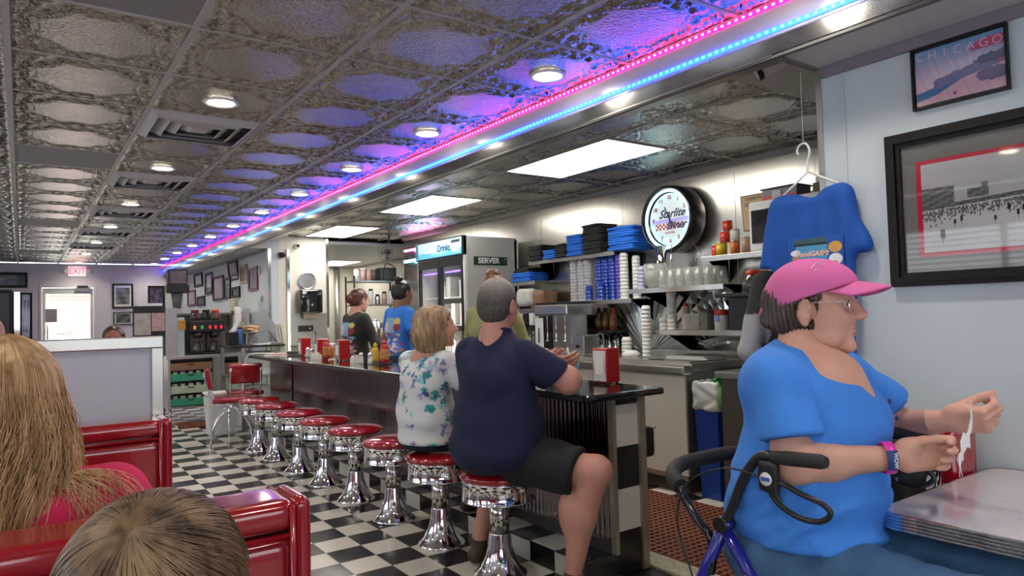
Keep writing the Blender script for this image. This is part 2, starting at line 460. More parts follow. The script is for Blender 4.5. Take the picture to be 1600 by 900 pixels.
# kitchen wall of stainless sheets, lapped
ksteel = M('kitchen_wall_steel', (0.60,0.575,0.53), 0.24, 1.0, var=0.10, nscale=3, stretch=(1,1,0.15), bump=0.10, bscale=3)
kw = struct('wall_kitchen', B(XK, XK+0.12, 1.3, 9.2, 0, CH+0.02), ksteel)
yk = [1.3, 2.05, 2.72, 3.4, 4.05, 4.65, 5.27, 5.9, 6.5, 7.3, 8.2, 9.2]
for k, (a, c) in enumerate(zip(yk[:-1], yk[1:])):
    o = obj('steel_sheet', B(XK-0.003-0.0015*(k % 2), XK, a, c-0.004, 0.9, 2.40, 0), ksteel, kw); o.rotation_euler = (0, 0, 0)
    me = o.data
    for v in me.vertices:   # sheets are slightly dished
        pass
struct('trim_13', B(XK-0.03, XK, 1.3, 9.2, 2.425, CH), M('dull_grey', (0.30,0.29,0.27), 0.45))
struct('wall_kitchen_end', B(XW+0.13, XK+0.12, 1.2, 1.3, 0, CH), wall_cream)
struct('wall_kitchen_side', B(XK+0.12, 6.6, 9.08, 9.2, 0, CH), wall_cream)
struct('wall_kitchen_far', B(XW+0.14, 6.6, 14.0, 14.1, 0, CH), wall_cream)
struct('wall_kitchen_outer', B(5.82, 5.92, 9.2, 14.0, 0, CH), wall_cream)
struct('trim_30', T([(5.40,13.93,0),(5.40,13.93,2.4)], 0.06, 14), steel_soft)
# ceiling: a backing slab, T-bars, and one embossed metal tile per opening
ceil = struct('ceiling', B(XL, 6.6, YB, YE, CH+0.03, CH+0.10), M('ceiling_void', (0.03,0.03,0.03), 0.9))
mt, nt, b = nodes('embossed_tin'); tc = N(nt, 'ShaderNodeTexCoord')
b.inputs['Metallic'].default_value = 1.0; b.inputs['Roughness'].default_value = 0.17
n1 = N(nt, 'ShaderNodeTexNoise'); n1.inputs['Scale'].default_value = 5; nt.links.new(tc.outputs['Object'], n1.inputs['Vector'])
cr = N(nt, 'ShaderNodeValToRGB'); cr.color_ramp.elements[0].color = (0.36,0.33,0.29,1); cr.color_ramp.elements[1].color = (0.60,0.60,0.57,1)
nt.links.new(n1.outputs[0], cr.inputs[0]); nt.links.new(cr.outputs[0], b.inputs['Base Color'])
n2 = N(nt, 'ShaderNodeTexNoise'); n2.inputs['Scale'].default_value = 75; n2.inputs['Detail'].default_value = 3; nt.links.new(tc.outputs['Object'], n2.inputs['Vector'])
bp = N(nt, 'ShaderNodeBump'); bp.inputs['Strength'].default_value = 0.9; bp.inputs['Distance'].default_value = 0.005
nt.links.new(n2.outputs[0], bp.inputs['Height']); nt.links.new(bp.outputs[0], b.inputs['Normal']); tin = mt
G = 0.61
def tin_mesh(w, l, hole=None, n=56):
    u = np.linspace(-0.5, 0.5, n); U, V = np.meshgrid(u, u)
    a, c = np.abs(U)*2, np.abs(V)*2
    oc = np.maximum(np.maximum(a, c), (a+c)*0.70)           # octagon distance, 1 = edge
    h = np.zeros_like(U)
    oc = oc+0.018*np.cos(4*np.arctan2(V, U)*2); h += 0.008*np.exp(-((oc-0.76)/0.022)**2)                # rope ridge round the centre panel
    h += 0.004*(oc < 0.70)
    e = np.maximum(a, c)
    h += 0.006*np.exp(-((e-0.93)/0.03)**2)
    ang = np.arctan2(V, U)
    ring = np.exp(-((oc-0.86)/0.07)**2)
    h += 0.0065*(oc > 0.77)*(e < 0.95)*(snoise(a, c, 0*a, 26, 3)+0.6*snoise(a, c, 0*a, 52, 4)); h += 0.004*ring*np.sin(ang*16)          # scrollwork between the ridges
    cor = np.exp(-(((a-0.82)**2+(c-0.82)**2)/0.016))
    h += 0.011*cor*np.cos(np.hypot(a-0.82, c-0.82)*60)
    h *= (e < 0.99)
    P = np.stack([U*w, V*l, -h], -1).reshape(-1, 3)
    idx = np.arange(n*n).reshape(n, n); q = np.stack([idx[:-1,:-1], idx[1:,:-1], idx[1:,1:], idx[:-1,1:]], -1).reshape(-1, 4)
    me = mesh_np('tin_tile', P, q); me.materials.append(tin)
    me.polygons.foreach_set('use_smooth', [True]*len(me.polygons)); return me
tin_full = tin_mesh(G-0.012, G-0.012); tin_edge = tin_mesh(0.545, G-0.012)
tin_edge2 = tin_mesh(0.16, G-0.012, n=20); tin_edge3 = tin_mesh(0.17, G-0.012, n=20)
plain_tile = bpy.data.meshes.new('plain_tile'); bm = B(-0.299, 0.299, -0.299, 0.299, 0, 0.006); bm.to_mesh(plain_tile); bm.free()
plain_tile.materials.append(M('grey_ceiling_panel', (0.26,0.25,0.25), 0.6, var=0.04, bump=0.1, bscale=300))
def put(me, x, y, name='tin_tile', z=CH):
    o = bpy.data.objects.new(name, me); link(o, ceil); o.location = (x, y, z); o['kind'] = 'structure'; return o
Y0 = 2.9075; X0 = -0.046
VENTS = [(1, j) for j in (2, 5, 8, 11, 14)]
GREY = [(0, -1), (0, 4), (0, 10), (-2, 2), (0, 16)]
n_tin = 0
for j in range(-6, 21):
    for i in range(-4, 4):
        x = X0+G*(i+0.5); y = Y0+G*(j+0.5)
        if (i, j) in VENTS: continue
        if y > YE-0.2: continue
        if (i, j) in GREY: put(plain_tile, x, y, 'grey_ceiling_panel'); continue
        if i == 3: put(tin_edge, X0+G*3+0.006+0.2725, y)
        else: put(tin_full, x, y)
        n_tin += 1
tbar = M('ceiling_bar_white', (0.46,0.45,0.44), 0.45, var=0.03)
for i in range(-4, 4):
    x = X0+G*i; obj('ceiling_bar', B(x-0.012, x+0.012, YB, YE, CH-0.006, CH+0.02), tbar, ceil)
for j in range(-9, 21):
    y = Y0+G*j; obj('ceiling_bar', B(XL, XF, y-0.010, y+0.010, CH-0.004, CH+0.018), tbar, ceil)
obj('ceiling_edge', B(XL, XF, YE-0.03, YE, CH-0.015, CH), tbar, ceil)
# kitchen ceiling
KX = [2.59, 3.20, 3.81, 4.42]; KY0 = 3.36
PANELS = [(0, 1), (4, 5), (8, 9)]
for j in range(-2, 12):
    y = KY0+G*(j+0.5)
    if y > 9.2+0.3: continue
    put(tin_edge2, 2.505, y); put(tin_edge3, 4.51, y)
    for i in range(3):
        if i == 1 and any(a <= j <= c for a, c in PANELS): continue
        put(tin_full, KX[i]+G/2, y)
for x in KX: obj('ceiling_bar', B(x-0.012, x+0.012, 2.14, 9.7, CH-0.006, CH+0.02), tbar, ceil)
for j in range(-2, 12): obj('ceiling_bar', B(2.42, XK-0.03, KY0+G*j-0.01, KY0+G*j+0.01, CH-0.004, CH+0.018), tbar, ceil)
obj('flat_ceiling_panel', B(2.424, XK-0.03, 1.56, 2.13, CH-0.03, CH+0.01), soff, ceil)
obj('flat_ceiling_panel', B(2.96, 5.9, 9.76, 14.0, 2.40, 2.44), white_paint, ceil)
# ------------------------------------------------------------------ ceiling lamps
diff = M('lamp_diffuser', (1.0,0.93,0.80), 0.5, var=0, emit=PANEL_E, ecol=(1.0,0.955,0.86))
pan_me = None
PAN = [(3.505, KY0+G), (3.505, KY0+G*5), (3.505, KY0+G*9)]
names = ['fluorescent ceiling panel nearest the viewer, above the clock side of the kitchen', 'middle fluorescent ceiling panel, above the cold drinks cooler', 'farthest fluorescent panel in the embossed ceiling, before the back room']
for k, (x, y) in enumerate(PAN+[(5.05, 13.1)]):
    t = thing('ceiling_light', (names+['small fluorescent ceiling panel in the white back room ceiling'])[k], 'ceiling light', (x, y, CH if k < 3 else 2.40), 0, 'fluorescent ceiling panels')
    hx, hy = (0.285, G-0.02) if k < 3 else (0.30, 0.6)
    bm = new()
    for q in ((-hx-0.012, -hx, -hy-0.012, hy+0.012), (hx, hx+0.012, -hy-0.012, hy+0.012), (-hx, hx, -hy-0.012, -hy), (-hx, hx, hy, hy+0.012)): box(bm, *q, -0.012, 0.0)
    obj('frame', bm, tbar, t)
    obj('diffuser', B(-hx, hx, -hy, hy, -0.006, 0.0), diff, t)
ring_me = L([(0.065,0.0),(0.088,0.0),(0.092,-0.006),(0.086,-0.010),(0.068,-0.008),(0.065,0.0)], 28, axis='z')
bulb_mat = M('downlight_glow', (1.0,0.92,0.75), 0.5, var=0, emit=22, ecol=(1.0,0.90,0.70))
rm = bpy.data.meshes.new('trim_ring'); ring_me.to_mesh(rm); ring_me.free(); rm.materials.append(white_paint)
bm = L([(0.0005,-0.012),(0.05,-0.010),(0.066,-0.004),(0.066,0.0),(0.0005,0.0)], 24); gm = bpy.data.meshes.new('lens'); bm.to_mesh(gm); bm.free(); gm.materials.append(bulb_mat)
lamp = bpy.data.lights.new('downlight', 'SPOT'); lamp.energy = DOWNLIGHT_W; lamp.spot_size = 2.6; lamp.spot_blend = 0.8; lamp.shadow_soft_size = 0.06; lamp.color = (1.0, 0.90, 0.74)
def downlight(x, y, lab, grp):
    t = thing('downlight', lab, 'ceiling light', (x, y, CH-0.005), 0, grp)
    for nm, me in (('trim_ring', rm), ('lens', gm)):
        o = bpy.data.objects.new(nm, me); link(o, t)
    l = bpy.data.objects.new('downlight_bulb', lamp); link(l, t); l.location = (0, 0, -0.03)
ordn = ['nearest', 'second nearest', 'third nearest', 'fourth nearest', 'fifth nearest', 'sixth nearest', 'farthest']
for k in range(7): downlight(0.865, 3.833+1.853*k, '%s round recessed downlight in the row of air vents' % ordn[k], 'downlights over the aisle')
o2 = ['nearest', 'second', 'third', 'fourth', 'fifth', 'sixth', 'seventh', 'eighth', 'ninth', 'tenth', 'farthest']
for k in range(11): downlight(2.105, 2.614+1.232*k, '%s round recessed downlight along the red and blue light strips%s' % (o2[k], '' if k in (0, 10) else ' counted from the viewer'), 'downlights beside the light strips')
for k, (x, y) in enumerate([(-0.95, 0.2), (-0.95, 2.1), (0.865, 0.13), (0.865, 1.98), (2.105, 0.15), (2.105, 1.38), (0.865, -1.7), (-0.95, 4.0), (-0.95, 5.9), (-0.95, 7.8), (-0.95, 9.7)]):
    downlight(x, y, 'recessed downlight %s' % ['left of the viewer, over the first booth', 'left aisle, over the near booth table', 'behind the first air vent row, overhead', 'overhead, one before the first air vent', 'overhead right, beside the beam near the viewer', 'overhead right, just before the first beam light', 'behind the viewer in the centre', 'left aisle beyond the near booths', 'left aisle, third from the booths', 'left aisle, fourth from the booths', 'left aisle, farthest of its row'][k], 'downlights over the booths')
# air vents
ventm = M('vent_enamel', (0.50,0.48,0.47), 0.4)
for k, (i, j) in enumerate(VENTS):
    t = thing('ceiling_vent', '%s square louvred air vent among the tin ceiling tiles' % ordn[k], 'air vent', (X0+G*(i+0.5), Y0+G*(j+0.5), CH), 0, 'ceiling air vents')
    obj('backing', B(-0.295, 0.295, -0.295, 0.295, 0.004, 0.01), dark, t)
    for q in range(4):
        r0 = 0.297-q*0.07; bm = new()
        rings = [[bm.verts.new((sx*rr, sy*rr, z)) for sx, sy in ((-1,-1),(1,-1),(1,1),(-1,1))] for rr, z in ((r0, 0.0), (r0-0.045, -0.035+0.004*q), (r0-0.05, -0.033+0.004*q), (r0-0.008, 0.004))]
        for a, c in ((0,1),(1,2),(2,3),(3,0)):
            for e in range(4): bm.faces.new((rings[a][e], rings[a][(e+1)%4], rings[c][(e+1)%4], rings[c][e]))
        obj('louvre', bm, ventm, t)
    obj('louvre', B(-0.04, 0.04, -0.04, 0.04, -0.02, 0.0), ventm, t)
# LED strips on the beam
pink = M('pink_light_strip', (1.0,0.05,0.35), 0.5, var=0, emit=LED_E*2.6, ecol=(1.0,0.008,0.14))
blue = M('blue_light_strip', (0.05,0.25,1.0), 0.5, var=0, emit=LED_E*10.0, ecol=(0.006,0.035,1.0))
beadp = M('pink_bead', (1,0.5,0.7), 0.5, var=0, emit=5, ecol=(1.0,0.12,0.32)); beadb = M('blue_bead', (0.3,0.6,1), 0.5, var=0, emit=9, ecol=(0.03,0.26,1.0))
for nm, z, ma, mb, lab in (('light_strip', CH-0.022, pink, beadp, 'pink red glowing light strip along the top of the ceiling beam'), ('light_strip', 2.352, blue, beadb, 'blue glowing light strip along the lower edge of the ceiling beam')):
    t = thing(nm, lab, 'light strip', (XF-0.004, 0, z))
    obj('tape', B(-0.006, 0, YB, YE-0.01, -0.010, 0.010), ma, t)
    bm = new(); y = -0.5
    while y < 9.0:
        box(bm, -0.0095, -0.006, y, y+0.012, -0.0045, 0.0045); y += 0.0335
    obj('bead', bm, mb, t, kind='stuff')
# ------------------------------------------------------------------ far wall, door, exit sign, pictures
fw = M('far_wall_paint', (0.62,0.58,0.64), 0.5, var=0.03)
bm = new(); DX0, DX1, DZ = 0.28, 1.17, 2.06
box(bm, XL, DX0, YE, YE+0.15, 0, CH); box(bm, DX1, XW, YE, YE+0.15, 0, CH); box(bm, DX0, DX1, YE, YE+0.15, DZ, CH)
struct('wall_far', bm, fw)
d = struct('door_1', new(), None)
bm = new()
box(bm, DX0, DX0+0.035, YE-0.02, YE+0.1, 0, DZ); box(bm, DX1-0.035, DX1, YE-0.02, YE+0.1, 0, DZ); box(bm, DX0+0.035, DX1-0.035, YE-0.02, YE+0.1, DZ-0.035, DZ)
obj('door_frame', bm, M('door_frame_white', (0.66,0.64,0.66), 0.4), d)
bm = new(); a, c = DX0+0.04, DX1-0.04
box(bm, a, a+0.05, YE+0.02, YE+0.06, 0.02, DZ-0.05); box(bm, c-0.05, c, YE+0.02, YE+0.06, 0.02, DZ-0.05)
box(bm, a+0.05, c-0.05, YE+0.02, YE+0.06, 0.02, 0.25); box(bm, a+0.05, c-0.05, YE+0.02, YE+0.06, DZ-0.15, DZ-0.05)
obj('door_leaf', bm, M('door_leaf_pale', (0.62,0.62,0.66), 0.35), d)
obj('pane', flat((a+0.05,YE+0.04,0.25),(c-0.05,YE+0.04,0.25),(c-0.05,YE+0.04,DZ-0.15),(a+0.05,YE+0.04,DZ-0.15)), glass, d)
obj('door_closer', B(0.83, 1.08, YE-0.05, YE+0.018, DZ-0.10, DZ-0.03, 0.01), steel_soft, d)
obj('closer_cover', B(0.86, 1.04, YE-0.09, YE-0.05, DZ-0.04, DZ+0.0, 0.008), dark, d)
obj('door_handle', T([(0.40,YE-0.0,1.02),(0.40,YE-0.05,1.02),(0.40,YE-0.05,1.32),(0.40,YE-0.0,1.32)], 0.012), steel_soft, d)
obj('notice', B(0.36, 0.55, YE+0.030, YE+0.034, 1.38, 1.63), M('notice_grey', (0.33,0.30,0.31), 0.6, var=0.2, nscale=40), d)
text('lettering', 'Diner', 0.10, M('door_letters', (0.45,0.30,0.30), 0.5), (0.66, YE+0.034, 1.16), (-1,0,0), (0,0,1), d)
# outside: brick building across a paved yard
yard = M('sunlit_paving', (0.6,0.57,0.52), 0.8)
struct('yard_paving', B(-6, 8, YE+0.3, YE+12, -0.12, -0.02), yard)
brick = M('pink_brick', (0.72,0.42,0.33), 0.8, var=0.2, nscale=30)
bd = thing('brick_building', 'pink brick building seen through the glass exit door', 'building', (0, YE+5.0, 0))
obj('wall', B(-3, 5, 0.02, 0.4, -0.02, 2.15), M('mortar', (0.75,0.66,0.58), 0.9), bd)
obj('roof', B(-3.2, 5.2, -0.25, 0.5, 2.15, 2.32), M('white_eave', (0.85,0.85,0.85), 0.6), bd)
bm0 = B(-0.112, 0.112, 0, 0.03, -0.036, 0.036); bme = bpy.data.meshes.new('brick'); bm0.to_mesh(bme); bm0.free(); bme.materials.append(brick)
nb = 0
for r in range(13):
    for q in range(15):
        x = -0.2+q*0.235+(0.117 if r % 2 else 0)
        o = bpy.data.objects.new('brick', bme); link(o, bd); o.location = (x, -0.01, 1.08+r*0.083); nb += 1
sun = bpy.data.lights.new('sun', 'SUN'); sun.energy = 2.6; sun.angle = 0.01; so = bpy.data.objects.new('sun', sun); COL.objects.link(so)
so.rotation_euler = (math.radians(42), math.radians(8), 0)      # shines from over the diner's roof onto the brick wall opposite
# exit sign
t = thing('exit_sign', 'red and white lit EXIT sign above the far door', 'exit sign', (0.865, YE-0.035, 2.33))
obj('housing', B(-0.14, 0.14, -0.02, 0.035, -0.09, 0.09, 0.01), M('sign_housing', (0.75,0.73,0.73), 0.4, emit=0.5, ecol=(1,0.85,0.85)), t)
text('lettering', 'EXIT', 0.17, M('exit_red', (0.9,0.05,0.08), 0.5, emit=1.6, ecol=(1,0.08,0.12)), (0.865, YE-0.058, 2.33), (1,0,0), (0,0,1), t, bold=0.004, sx=0.8)
for s_ in (-1, 1): obj('lamp_head', L([(0.001,0),(0.03,0.005),(0.04,0.03),(0.03,0.05),(0.001,0.055)], 14, (s_*0.20, -0.02, 0.0), 'y'), white_plastic, t)

def picture(name, label, plane, a0, a1, z0, z1, fcol, pcol, fw_=0.03, pos=XW, tilt=0.0, art=None, mats=None, cat='picture', group=None, depth=0.022):
    """plane 'x': hangs on a wall facing -X (a = Y); plane 'y': on a wall facing -Y (a = X)"""
    ca, cz = (a0+a1)/2, (z0+z1)/2; w, h = (a1-a0)/2, (z1-z0)/2
    t = thing(name, label, cat, (pos, ca, cz) if plane == 'x' else (ca, pos, cz), 0, group)
    if plane == 'x': t.rotation_euler = (tilt, 0, -math.pi/2)
    else: t.rotation_euler = (0, tilt, 0)
    # local frame: x along the wall, y into the wall, z up
    bm = new()
    for q in ((-w, w, h-fw_, h), (-w, w, -h, -h+fw_), (-w, -w+fw_, -h+fw_, h-fw_), (w-fw_, w, -h+fw_, h-fw_)): box(bm, q[0], q[1], -depth, -0.002, q[2], q[3])
    obj('frame', bm, fcol, t)
    def paint(U, V):
        c = np.zeros(U.shape+(3,)); 
        if art: return art(U, V)
        mat_ = (U < 0.12) | (U > 0.88) | (V < 0.12) | (V > 0.88)
        n = snoise(U, V, 0*U, 14, int(abs(ca*100)) % 97)
        c[...] = np.array(pcol)*(0.7+0.5*n[..., None])
        c[mat_] = mats if mats is not None else (0.55,0.55,0.55)
        return c
    nn = 26 if art is None else 150
    canvas('print', (-w+fw_, -0.010, -h+fw_), (1,0,0), (0,0,1), 2*(w-fw_), 2*(h-fw_), nn, int(nn*h/w*0.9)+8, paint, vcol('framed_print', 0.05 if art else 0.12, coat=0.2 if art else 0.5), t)
    return t
blackf = M('black_frame', (0.006,0.006,0.007), 0.45, spec=0.25); redf = M('dark_red_frame', (0.12,0.01,0.03), 0.3); goldf = M('dull_gold_frame', (0.30,0.24,0.12), 0.35)
def far(x0, y0, x1, y1): pass
picture('picture', 'black framed certificate right of the exit door, upper one', 'y', 1.442, 1.80, 1.62, 1.96+0.14, blackf, (0.25,0.25,0.25), pos=YE, mats=(0.7,0.7,0.68))
picture('picture', 'black framed landscape print below the certificate', 'y', 1.46, 1.80, 1.30, 1.55, blackf, (0.15,0.16,0.15), 0.015, pos=YE, mats=(0.66,0.66,0.66))
picture('picture', 'dark framed print on the far wall beside the corner', 'y', 2.06, 2.36, 1.66, 2.06, blackf, (0.10,0.08,0.14), pos=YE, mats=(0.05,0.04,0.08))
picture('picture', 'wide black framed picture left of the exit door', 'y', -1.1, 0.10, 2.02, 2.30, blackf, (0.20,0.22,0.32), 0.04, pos=YE, mats=(0.05,0.05,0.08))
picture('picture', 'tall narrow black framed mirror left of the exit door', 'y', -0.02, 0.17, 1.08, 1.93, blackf, (0.40,0.38,0.62), 0.035, pos=YE, mats=(0.5,0.48,0.7))
# collage of frames on the far blue wall: (far y, near y, z low, z high, frame, print colour, tilt, label)
FR = [(13.35,14.05,1.955,2.205,blackf,(0.10,0.06,0.07),0.05,'small black framed print at top left of the gallery wall'),
 (12.55,13.1,1.79,2.16,blackf,(0.20,0.30,0.33),-0.03,'tall black framed double photograph in the gallery wall'),
 (11.75,12.5,1.66,2.06,blackf,(0.14,0.06,0.08),0.0,'dark framed maroon poster in the middle of the gallery wall'),
 (11.3,11.72,1.66,2.00,blackf,(0.12,0.18,0.22),0.0,'dark blue framed print right of the maroon poster'),
 (10.85,11.42,1.93,2.235,blackf,(0.22,0.19,0.22),0.10,'grey tilted frame highest on the gallery wall'),
 (10.33,10.72,1.86,2.13,goldf,(0.28,0.22,0.10),0.05,'gold tilted frame on the gallery wall'),
 (9.78,10.25,1.73,2.06,redf,(0.16,0.14,0.18),0.0,'red framed print nearest the white column'),
 (10.75,11.2,1.66,1.83,blackf,(0.20,0.20,0.26),0.0,'low dark frame above the coffee station, right one'),
 (13.95,14.7,1.62,1.92,redf,(0.30,0.20,0.30),0.0,'narrow red frame at the far left end of the gallery wall'),
 (13.15,13.80,1.60,1.78,blackf,(0.24,0.24,0.28),0.0,'low dark frame above the coffee station, left one')]
for a0, a1, z0, z1, f_, pc, tl, lb in FR: picture('picture', lb, 'x', a0, a1, z0, z1, f_, pc, 0.035, tilt=tl, mats=tuple(0.8*v for v in pc))
# ------------------------------------------------------------------ the two pictures on the near blue wall
def art_chicago(U, V):
    U = 1-U if False else U
    c = np.zeros(U.shape+(3,))
    sky = np.array(lin('#5b8fc0')); hz = np.array(lin('#d8b7c6'))
    t = np.clip((V-0.35)/0.65, 0, 1)[..., None]; c[...] = hz*(1-t)+sky*t
    coast = 0.22+0.25*U
    sea = (V < coast+0.02) & (U < 0.55); c[sea] = lin('#39699a')
    sand = (V < coast-0.12+0.35*np.maximum(U-0.25, 0)) & (V > 0.0); c[sand] = lin('#c9a0b4')
    sk = 0.33+0.27*U+0.05*np.round(2*snoise(U, 0*U, 0*U, 22, 9))/2*(0.4+U); town = (V < sk) & (V > coast-0.02) & (U > 0.22)
    c[town] = lin('#6c6a98')
    n = snoise(U, V, 0*U, 60, 3); c *= (1+0.10*n[..., None])
    par = ((U-0.86)/0.22)**2+((V-0.78)/0.13)**2 < 1; c[par & (V > 0.74)] = lin('#b8527a')
    par2 = ((U-0.95)/0.16)**2+((V-0.5)/0.12)**2 < 1; c[par2 & (V > 0.48)] = lin('#b04f74')
    fol = ((U-0.84)/0.16)**2+((V-0.56)/0.08)**2 < 1+0.4*n; c[fol] = lin('#49506c')
    rock = ((U-0.88)/0.2)**2+((V-0.3)/0.11)**2 < 1+0.3*n; c[rock] = lin('#6d6285')
    hor = np.hypot((U-0.45)*1.4, V-0.12) < 0.03; c[hor] = lin('#7a4a66')
    edge = (U < 0.012) | (U > 0.988) | (V < 0.03) | (V > 0.975); c[edge] = 0.02
    return c
t = picture('poster', 'small black framed beach poster reading CHICAGO, above the large picture', 'x', 0.877, 1.180, 1.998, 2.222, blackf, None, 0.008, art=art_chicago, cat='poster')
lw = M('poster_letter_pink', lin('#d8b4c8'), 0.4, var=0)
for k, ch in enumerate('CHICAGO'):
    text('letter', ch, 0.042, lw, (XW-0.012, 1.180-0.030-0.0405*k, 2.186-0.002*k), (0,-1,0), (0,0,1), t, extrude=0.0003, bold=-0.0003)
def art_beach(U, V):
    c = np.zeros(U.shape+(3,)); c[...] = np.array((0.13,0.125,0.12))        # grey mat
    m1 = (U > 0.055) & (V > 0.115) & (V < 0.865); c[m1] = lin('#a01c34')
    m2 = (U > 0.075) & (V > 0.145) & (V < 0.835); 
    u = (U-0.075)/0.925; v = (V-0.145)/0.69
    n = snoise(U*1.5, V, 0*U, 40, 5); n2 = snoise(U*1.7, V, 0*U, 150, 6)
    g = 0.30+0.10*(v-0.6)+0.02*n
    hz = 0.50+0.16*u
    g = np.where(v < hz+0.01, 0.075+0.05*n2, g)                  # pier and shore buildings
    bld = ((u < 0.13) & (v < 0.72) & (v > 0.5)) | ((abs(u-0.50) < 0.025) & (v < 0.80) & (v > 0.6)) | ((abs(u-0.22) < 0.04) & (v < 0.66) & (v > 0.56)) | ((abs(u-0.245) < 0.012) & (v < 0.71) & (v > 0.6))
    g = np.where(bld, 0.07+0.05*(n2 > 0), g)
    beach = v < 0.47+0.14*u
    g = np.where(beach, 0.36+0.03*n-0.10*np.clip(0.18-v, 0, 1), g)
    r = np.random.RandomState(4)
    for k in range(900):
        uu = r.rand(); vv = 0.47+0.14*uu-abs(r.normal())*0.055-0.01; sz = 0.0035+0.012*(0.5-vv)
        i0 = int((uu*0.925+0.075)*(U.shape[1]-1)); j0 = int((vv*0.69+0.145)*(U.shape[0]-1))
        hh = 2 if vv > 0.35 else 3
        g[max(j0-hh, 0):j0+hh, max(i0-1, 0):i0+1] = 0.05+0.05*r.rand()
    for uu, vv, s in ((0.155,0.36,5), (0.13,0.33,4), (0.08,0.2,9), (0.36,0.36,5), (0.33,0.42,5), (0.45,0.30,6), (0.28,0.32,4), (0.38,0.40,5)):
        i0 = int((uu*0.925+0.075)*(U.shape[1]-1)); j0 = int((vv*0.69+0.145)*(U.shape[0]-1))
        g[j0-s:j0+s, i0-s//3-1:i0+s//3+1] = 0.015
        g[max(0, j0-2*s-2):j0-s, i0-1:i0+1] = 0.22
    c[m2] = (g[..., None]*np.array((0.97,0.97,1.03)))[m2]
    return c
def beach_picture():
    a0, a1, z0, z1 = 0.30, 1.283, 1.362, 1.925
    w, h = (a1-a0)/2, (z1-z0)/2
    t = thing('picture', 'large black framed black and white photograph of a crowded beach, red mat', 'picture', (XW, (a0+a1)/2, (z0+z1)/2), -math.pi/2)
    fw_ = 0.050; bm = new()
    for st, (o_, i_, d_) in enumerate(((0, 0.018, 0.030), (0.018, 0.034, 0.036), (0.034, 0.050, 0.024))):
        for q in ((-w+o_, w-o_, h-i_, h-o_), (-w+o_, w-o_, -h+o_, -h+i_), (-w+o_, -w+i_, -h+i_, h-i_), (w-i_, w-o_, -h+i_, h-i_)): box(bm, q[0], q[1], -d_, -0.001, q[2], q[3])
    obj('frame', bm, blackf, t)
    canvas('photograph', (-w+fw_, -0.012, -h+fw_), (1,0,0), (0,0,1), 2*(w-fw_), 2*(h-fw_), 460, 250, art_beach, vcol('framed_print_a', 0.04, coat=0.15), t)
beach_picture()
# security camera, white, on the flat panel
t = thing('security_camera', 'white security camera hanging at the kitchen ceiling corner', 'camera', (2.755, 1.87, 2.375))
obj('housing', L([(0.001,0),(0.030,0),(0.034,0.01),(0.034,0.09),(0.028,0.105),(0.001,0.108)], 18, (0,0,0), 'x'), white_plastic, t).rotation_euler = (0, -0.45, -0.9)
obj('lens_hood', L([(0.026,-0.022),(0.036,-0.022),(0.036,0.0),(0.026,0.0)], 18, (0,0,0), 'x', ), dark, t).rotation_euler = (0, -0.45, -0.9)
obj('bracket', T([(0.03,-0.04,0.03),(0.03,-0.04,0.065)], 0.012), white_plastic, t)
t = thing('security_camera', 'small black dome camera on the cream column by the clock', 'camera', (2.86, 9.33, 2.19)); obj('dome', L([(0.001,-0.05),(0.035,-0.04),(0.05,0),(0.045,0.02),(0.001,0.02)], 16, axis='z'), dark, t)
t = thing('security_camera', 'small camera on the clock wall near the ceiling', 'camera', (3.14, 9.57, 2.33)); obj('body', L([(0.001,-0.05),(0.03,-0.05),(0.035,0.03),(0.001,0.03)], 14, axis='y'), white_plastic, t); obj('lens', L([(0.001,-0.065),(0.022,-0.06),(0.022,-0.05),(0.001,-0.05)], 14, axis='y'), dark, t)
# ------------------------------------------------------------------ the counter
CT = 0.905
cnt = thing('counter', 'long lunch counter with black top and ribbed steel front, red stools before it', 'counter', (2.5, 2.54, 0))
def at(o, p=None):
    """geometry written in world coordinates put under a parent that has a location (and turn)"""
    p = p or o.parent
    o.matrix_basis = parent_inv(p); return o
bm = new(); box(bm, 2.17, 2.70, 2.47, 8.42, 0.868, CT, 0, 0.014)
at(obj('countertop', bm, M('black_granite', (0.012,0.012,0.013), 0.10, var=0.6, nscale=60, coat=0.5), cnt))
at(obj('edge_strip', B(2.166, 2.17, 2.50, 8.40, 0.876, 0.897), M('edge_grey', (0.10,0.10,0.10), 0.25, 0.6), cnt))
rib = M('ribbed_steel', (0.22,0.18,0.18), 0.15, 1.0, var=0.15, nscale=5, bump=0.05, bscale=30)
ys = np.arange(2.56, 7.5, 0.036/6); n = len(ys)
xs = 2.402-0.009*np.abs(np.sin(np.pi*(ys-2.56)/0.036))**0.8
V = np.concatenate([np.stack([xs, ys, np.full(n, 0.165)], 1), np.stack([xs, ys, np.full(n, 0.868)], 1)])
Q = np.stack([np.arange(n-1)+1, np.arange(n-1), np.arange(n-1)+n, np.arange(n-1)+n+1], 1)
at(obj('ribbed_front', mesh_np('ribbed_front', V, Q), rib, cnt, smooth=True))
at(obj('smooth_panel', B(2.395, 2.402, 7.52, 8.34, 0.165, 0.868), M('dark_steel_panel', (0.34,0.28,0.28), 0.22, 1.0, var=0.1), cnt))
at(obj('seam_post', B(2.385, 2.402, 7.497, 7.522, 0.165, 0.868), dark, cnt))
at(obj('carcass', B(2.403, 2.60, 2.545, 8.34, 0.0, 0.868), M('counter_back', (0.20,0.19,0.18), 0.5), cnt))
at(obj('kick_rail', B(2.375, 2.403, 2.56, 8.34, 0.105, 0.165), M('kick_rail', (0.10,0.095,0.09), 0.35, 0.7), cnt))
post = M('tan_steel_post', (0.42,0.37,0.30), 0.35, 0.7, var=0.08)
at(obj('corner_post', B(2.380, 2.403, 2.525, 2.56, 0.105, 0.868), post, cnt))
at(obj('corner_post', B(2.562, 2.605, 2.52, 2.56, 0.0, 0.868), post, cnt))
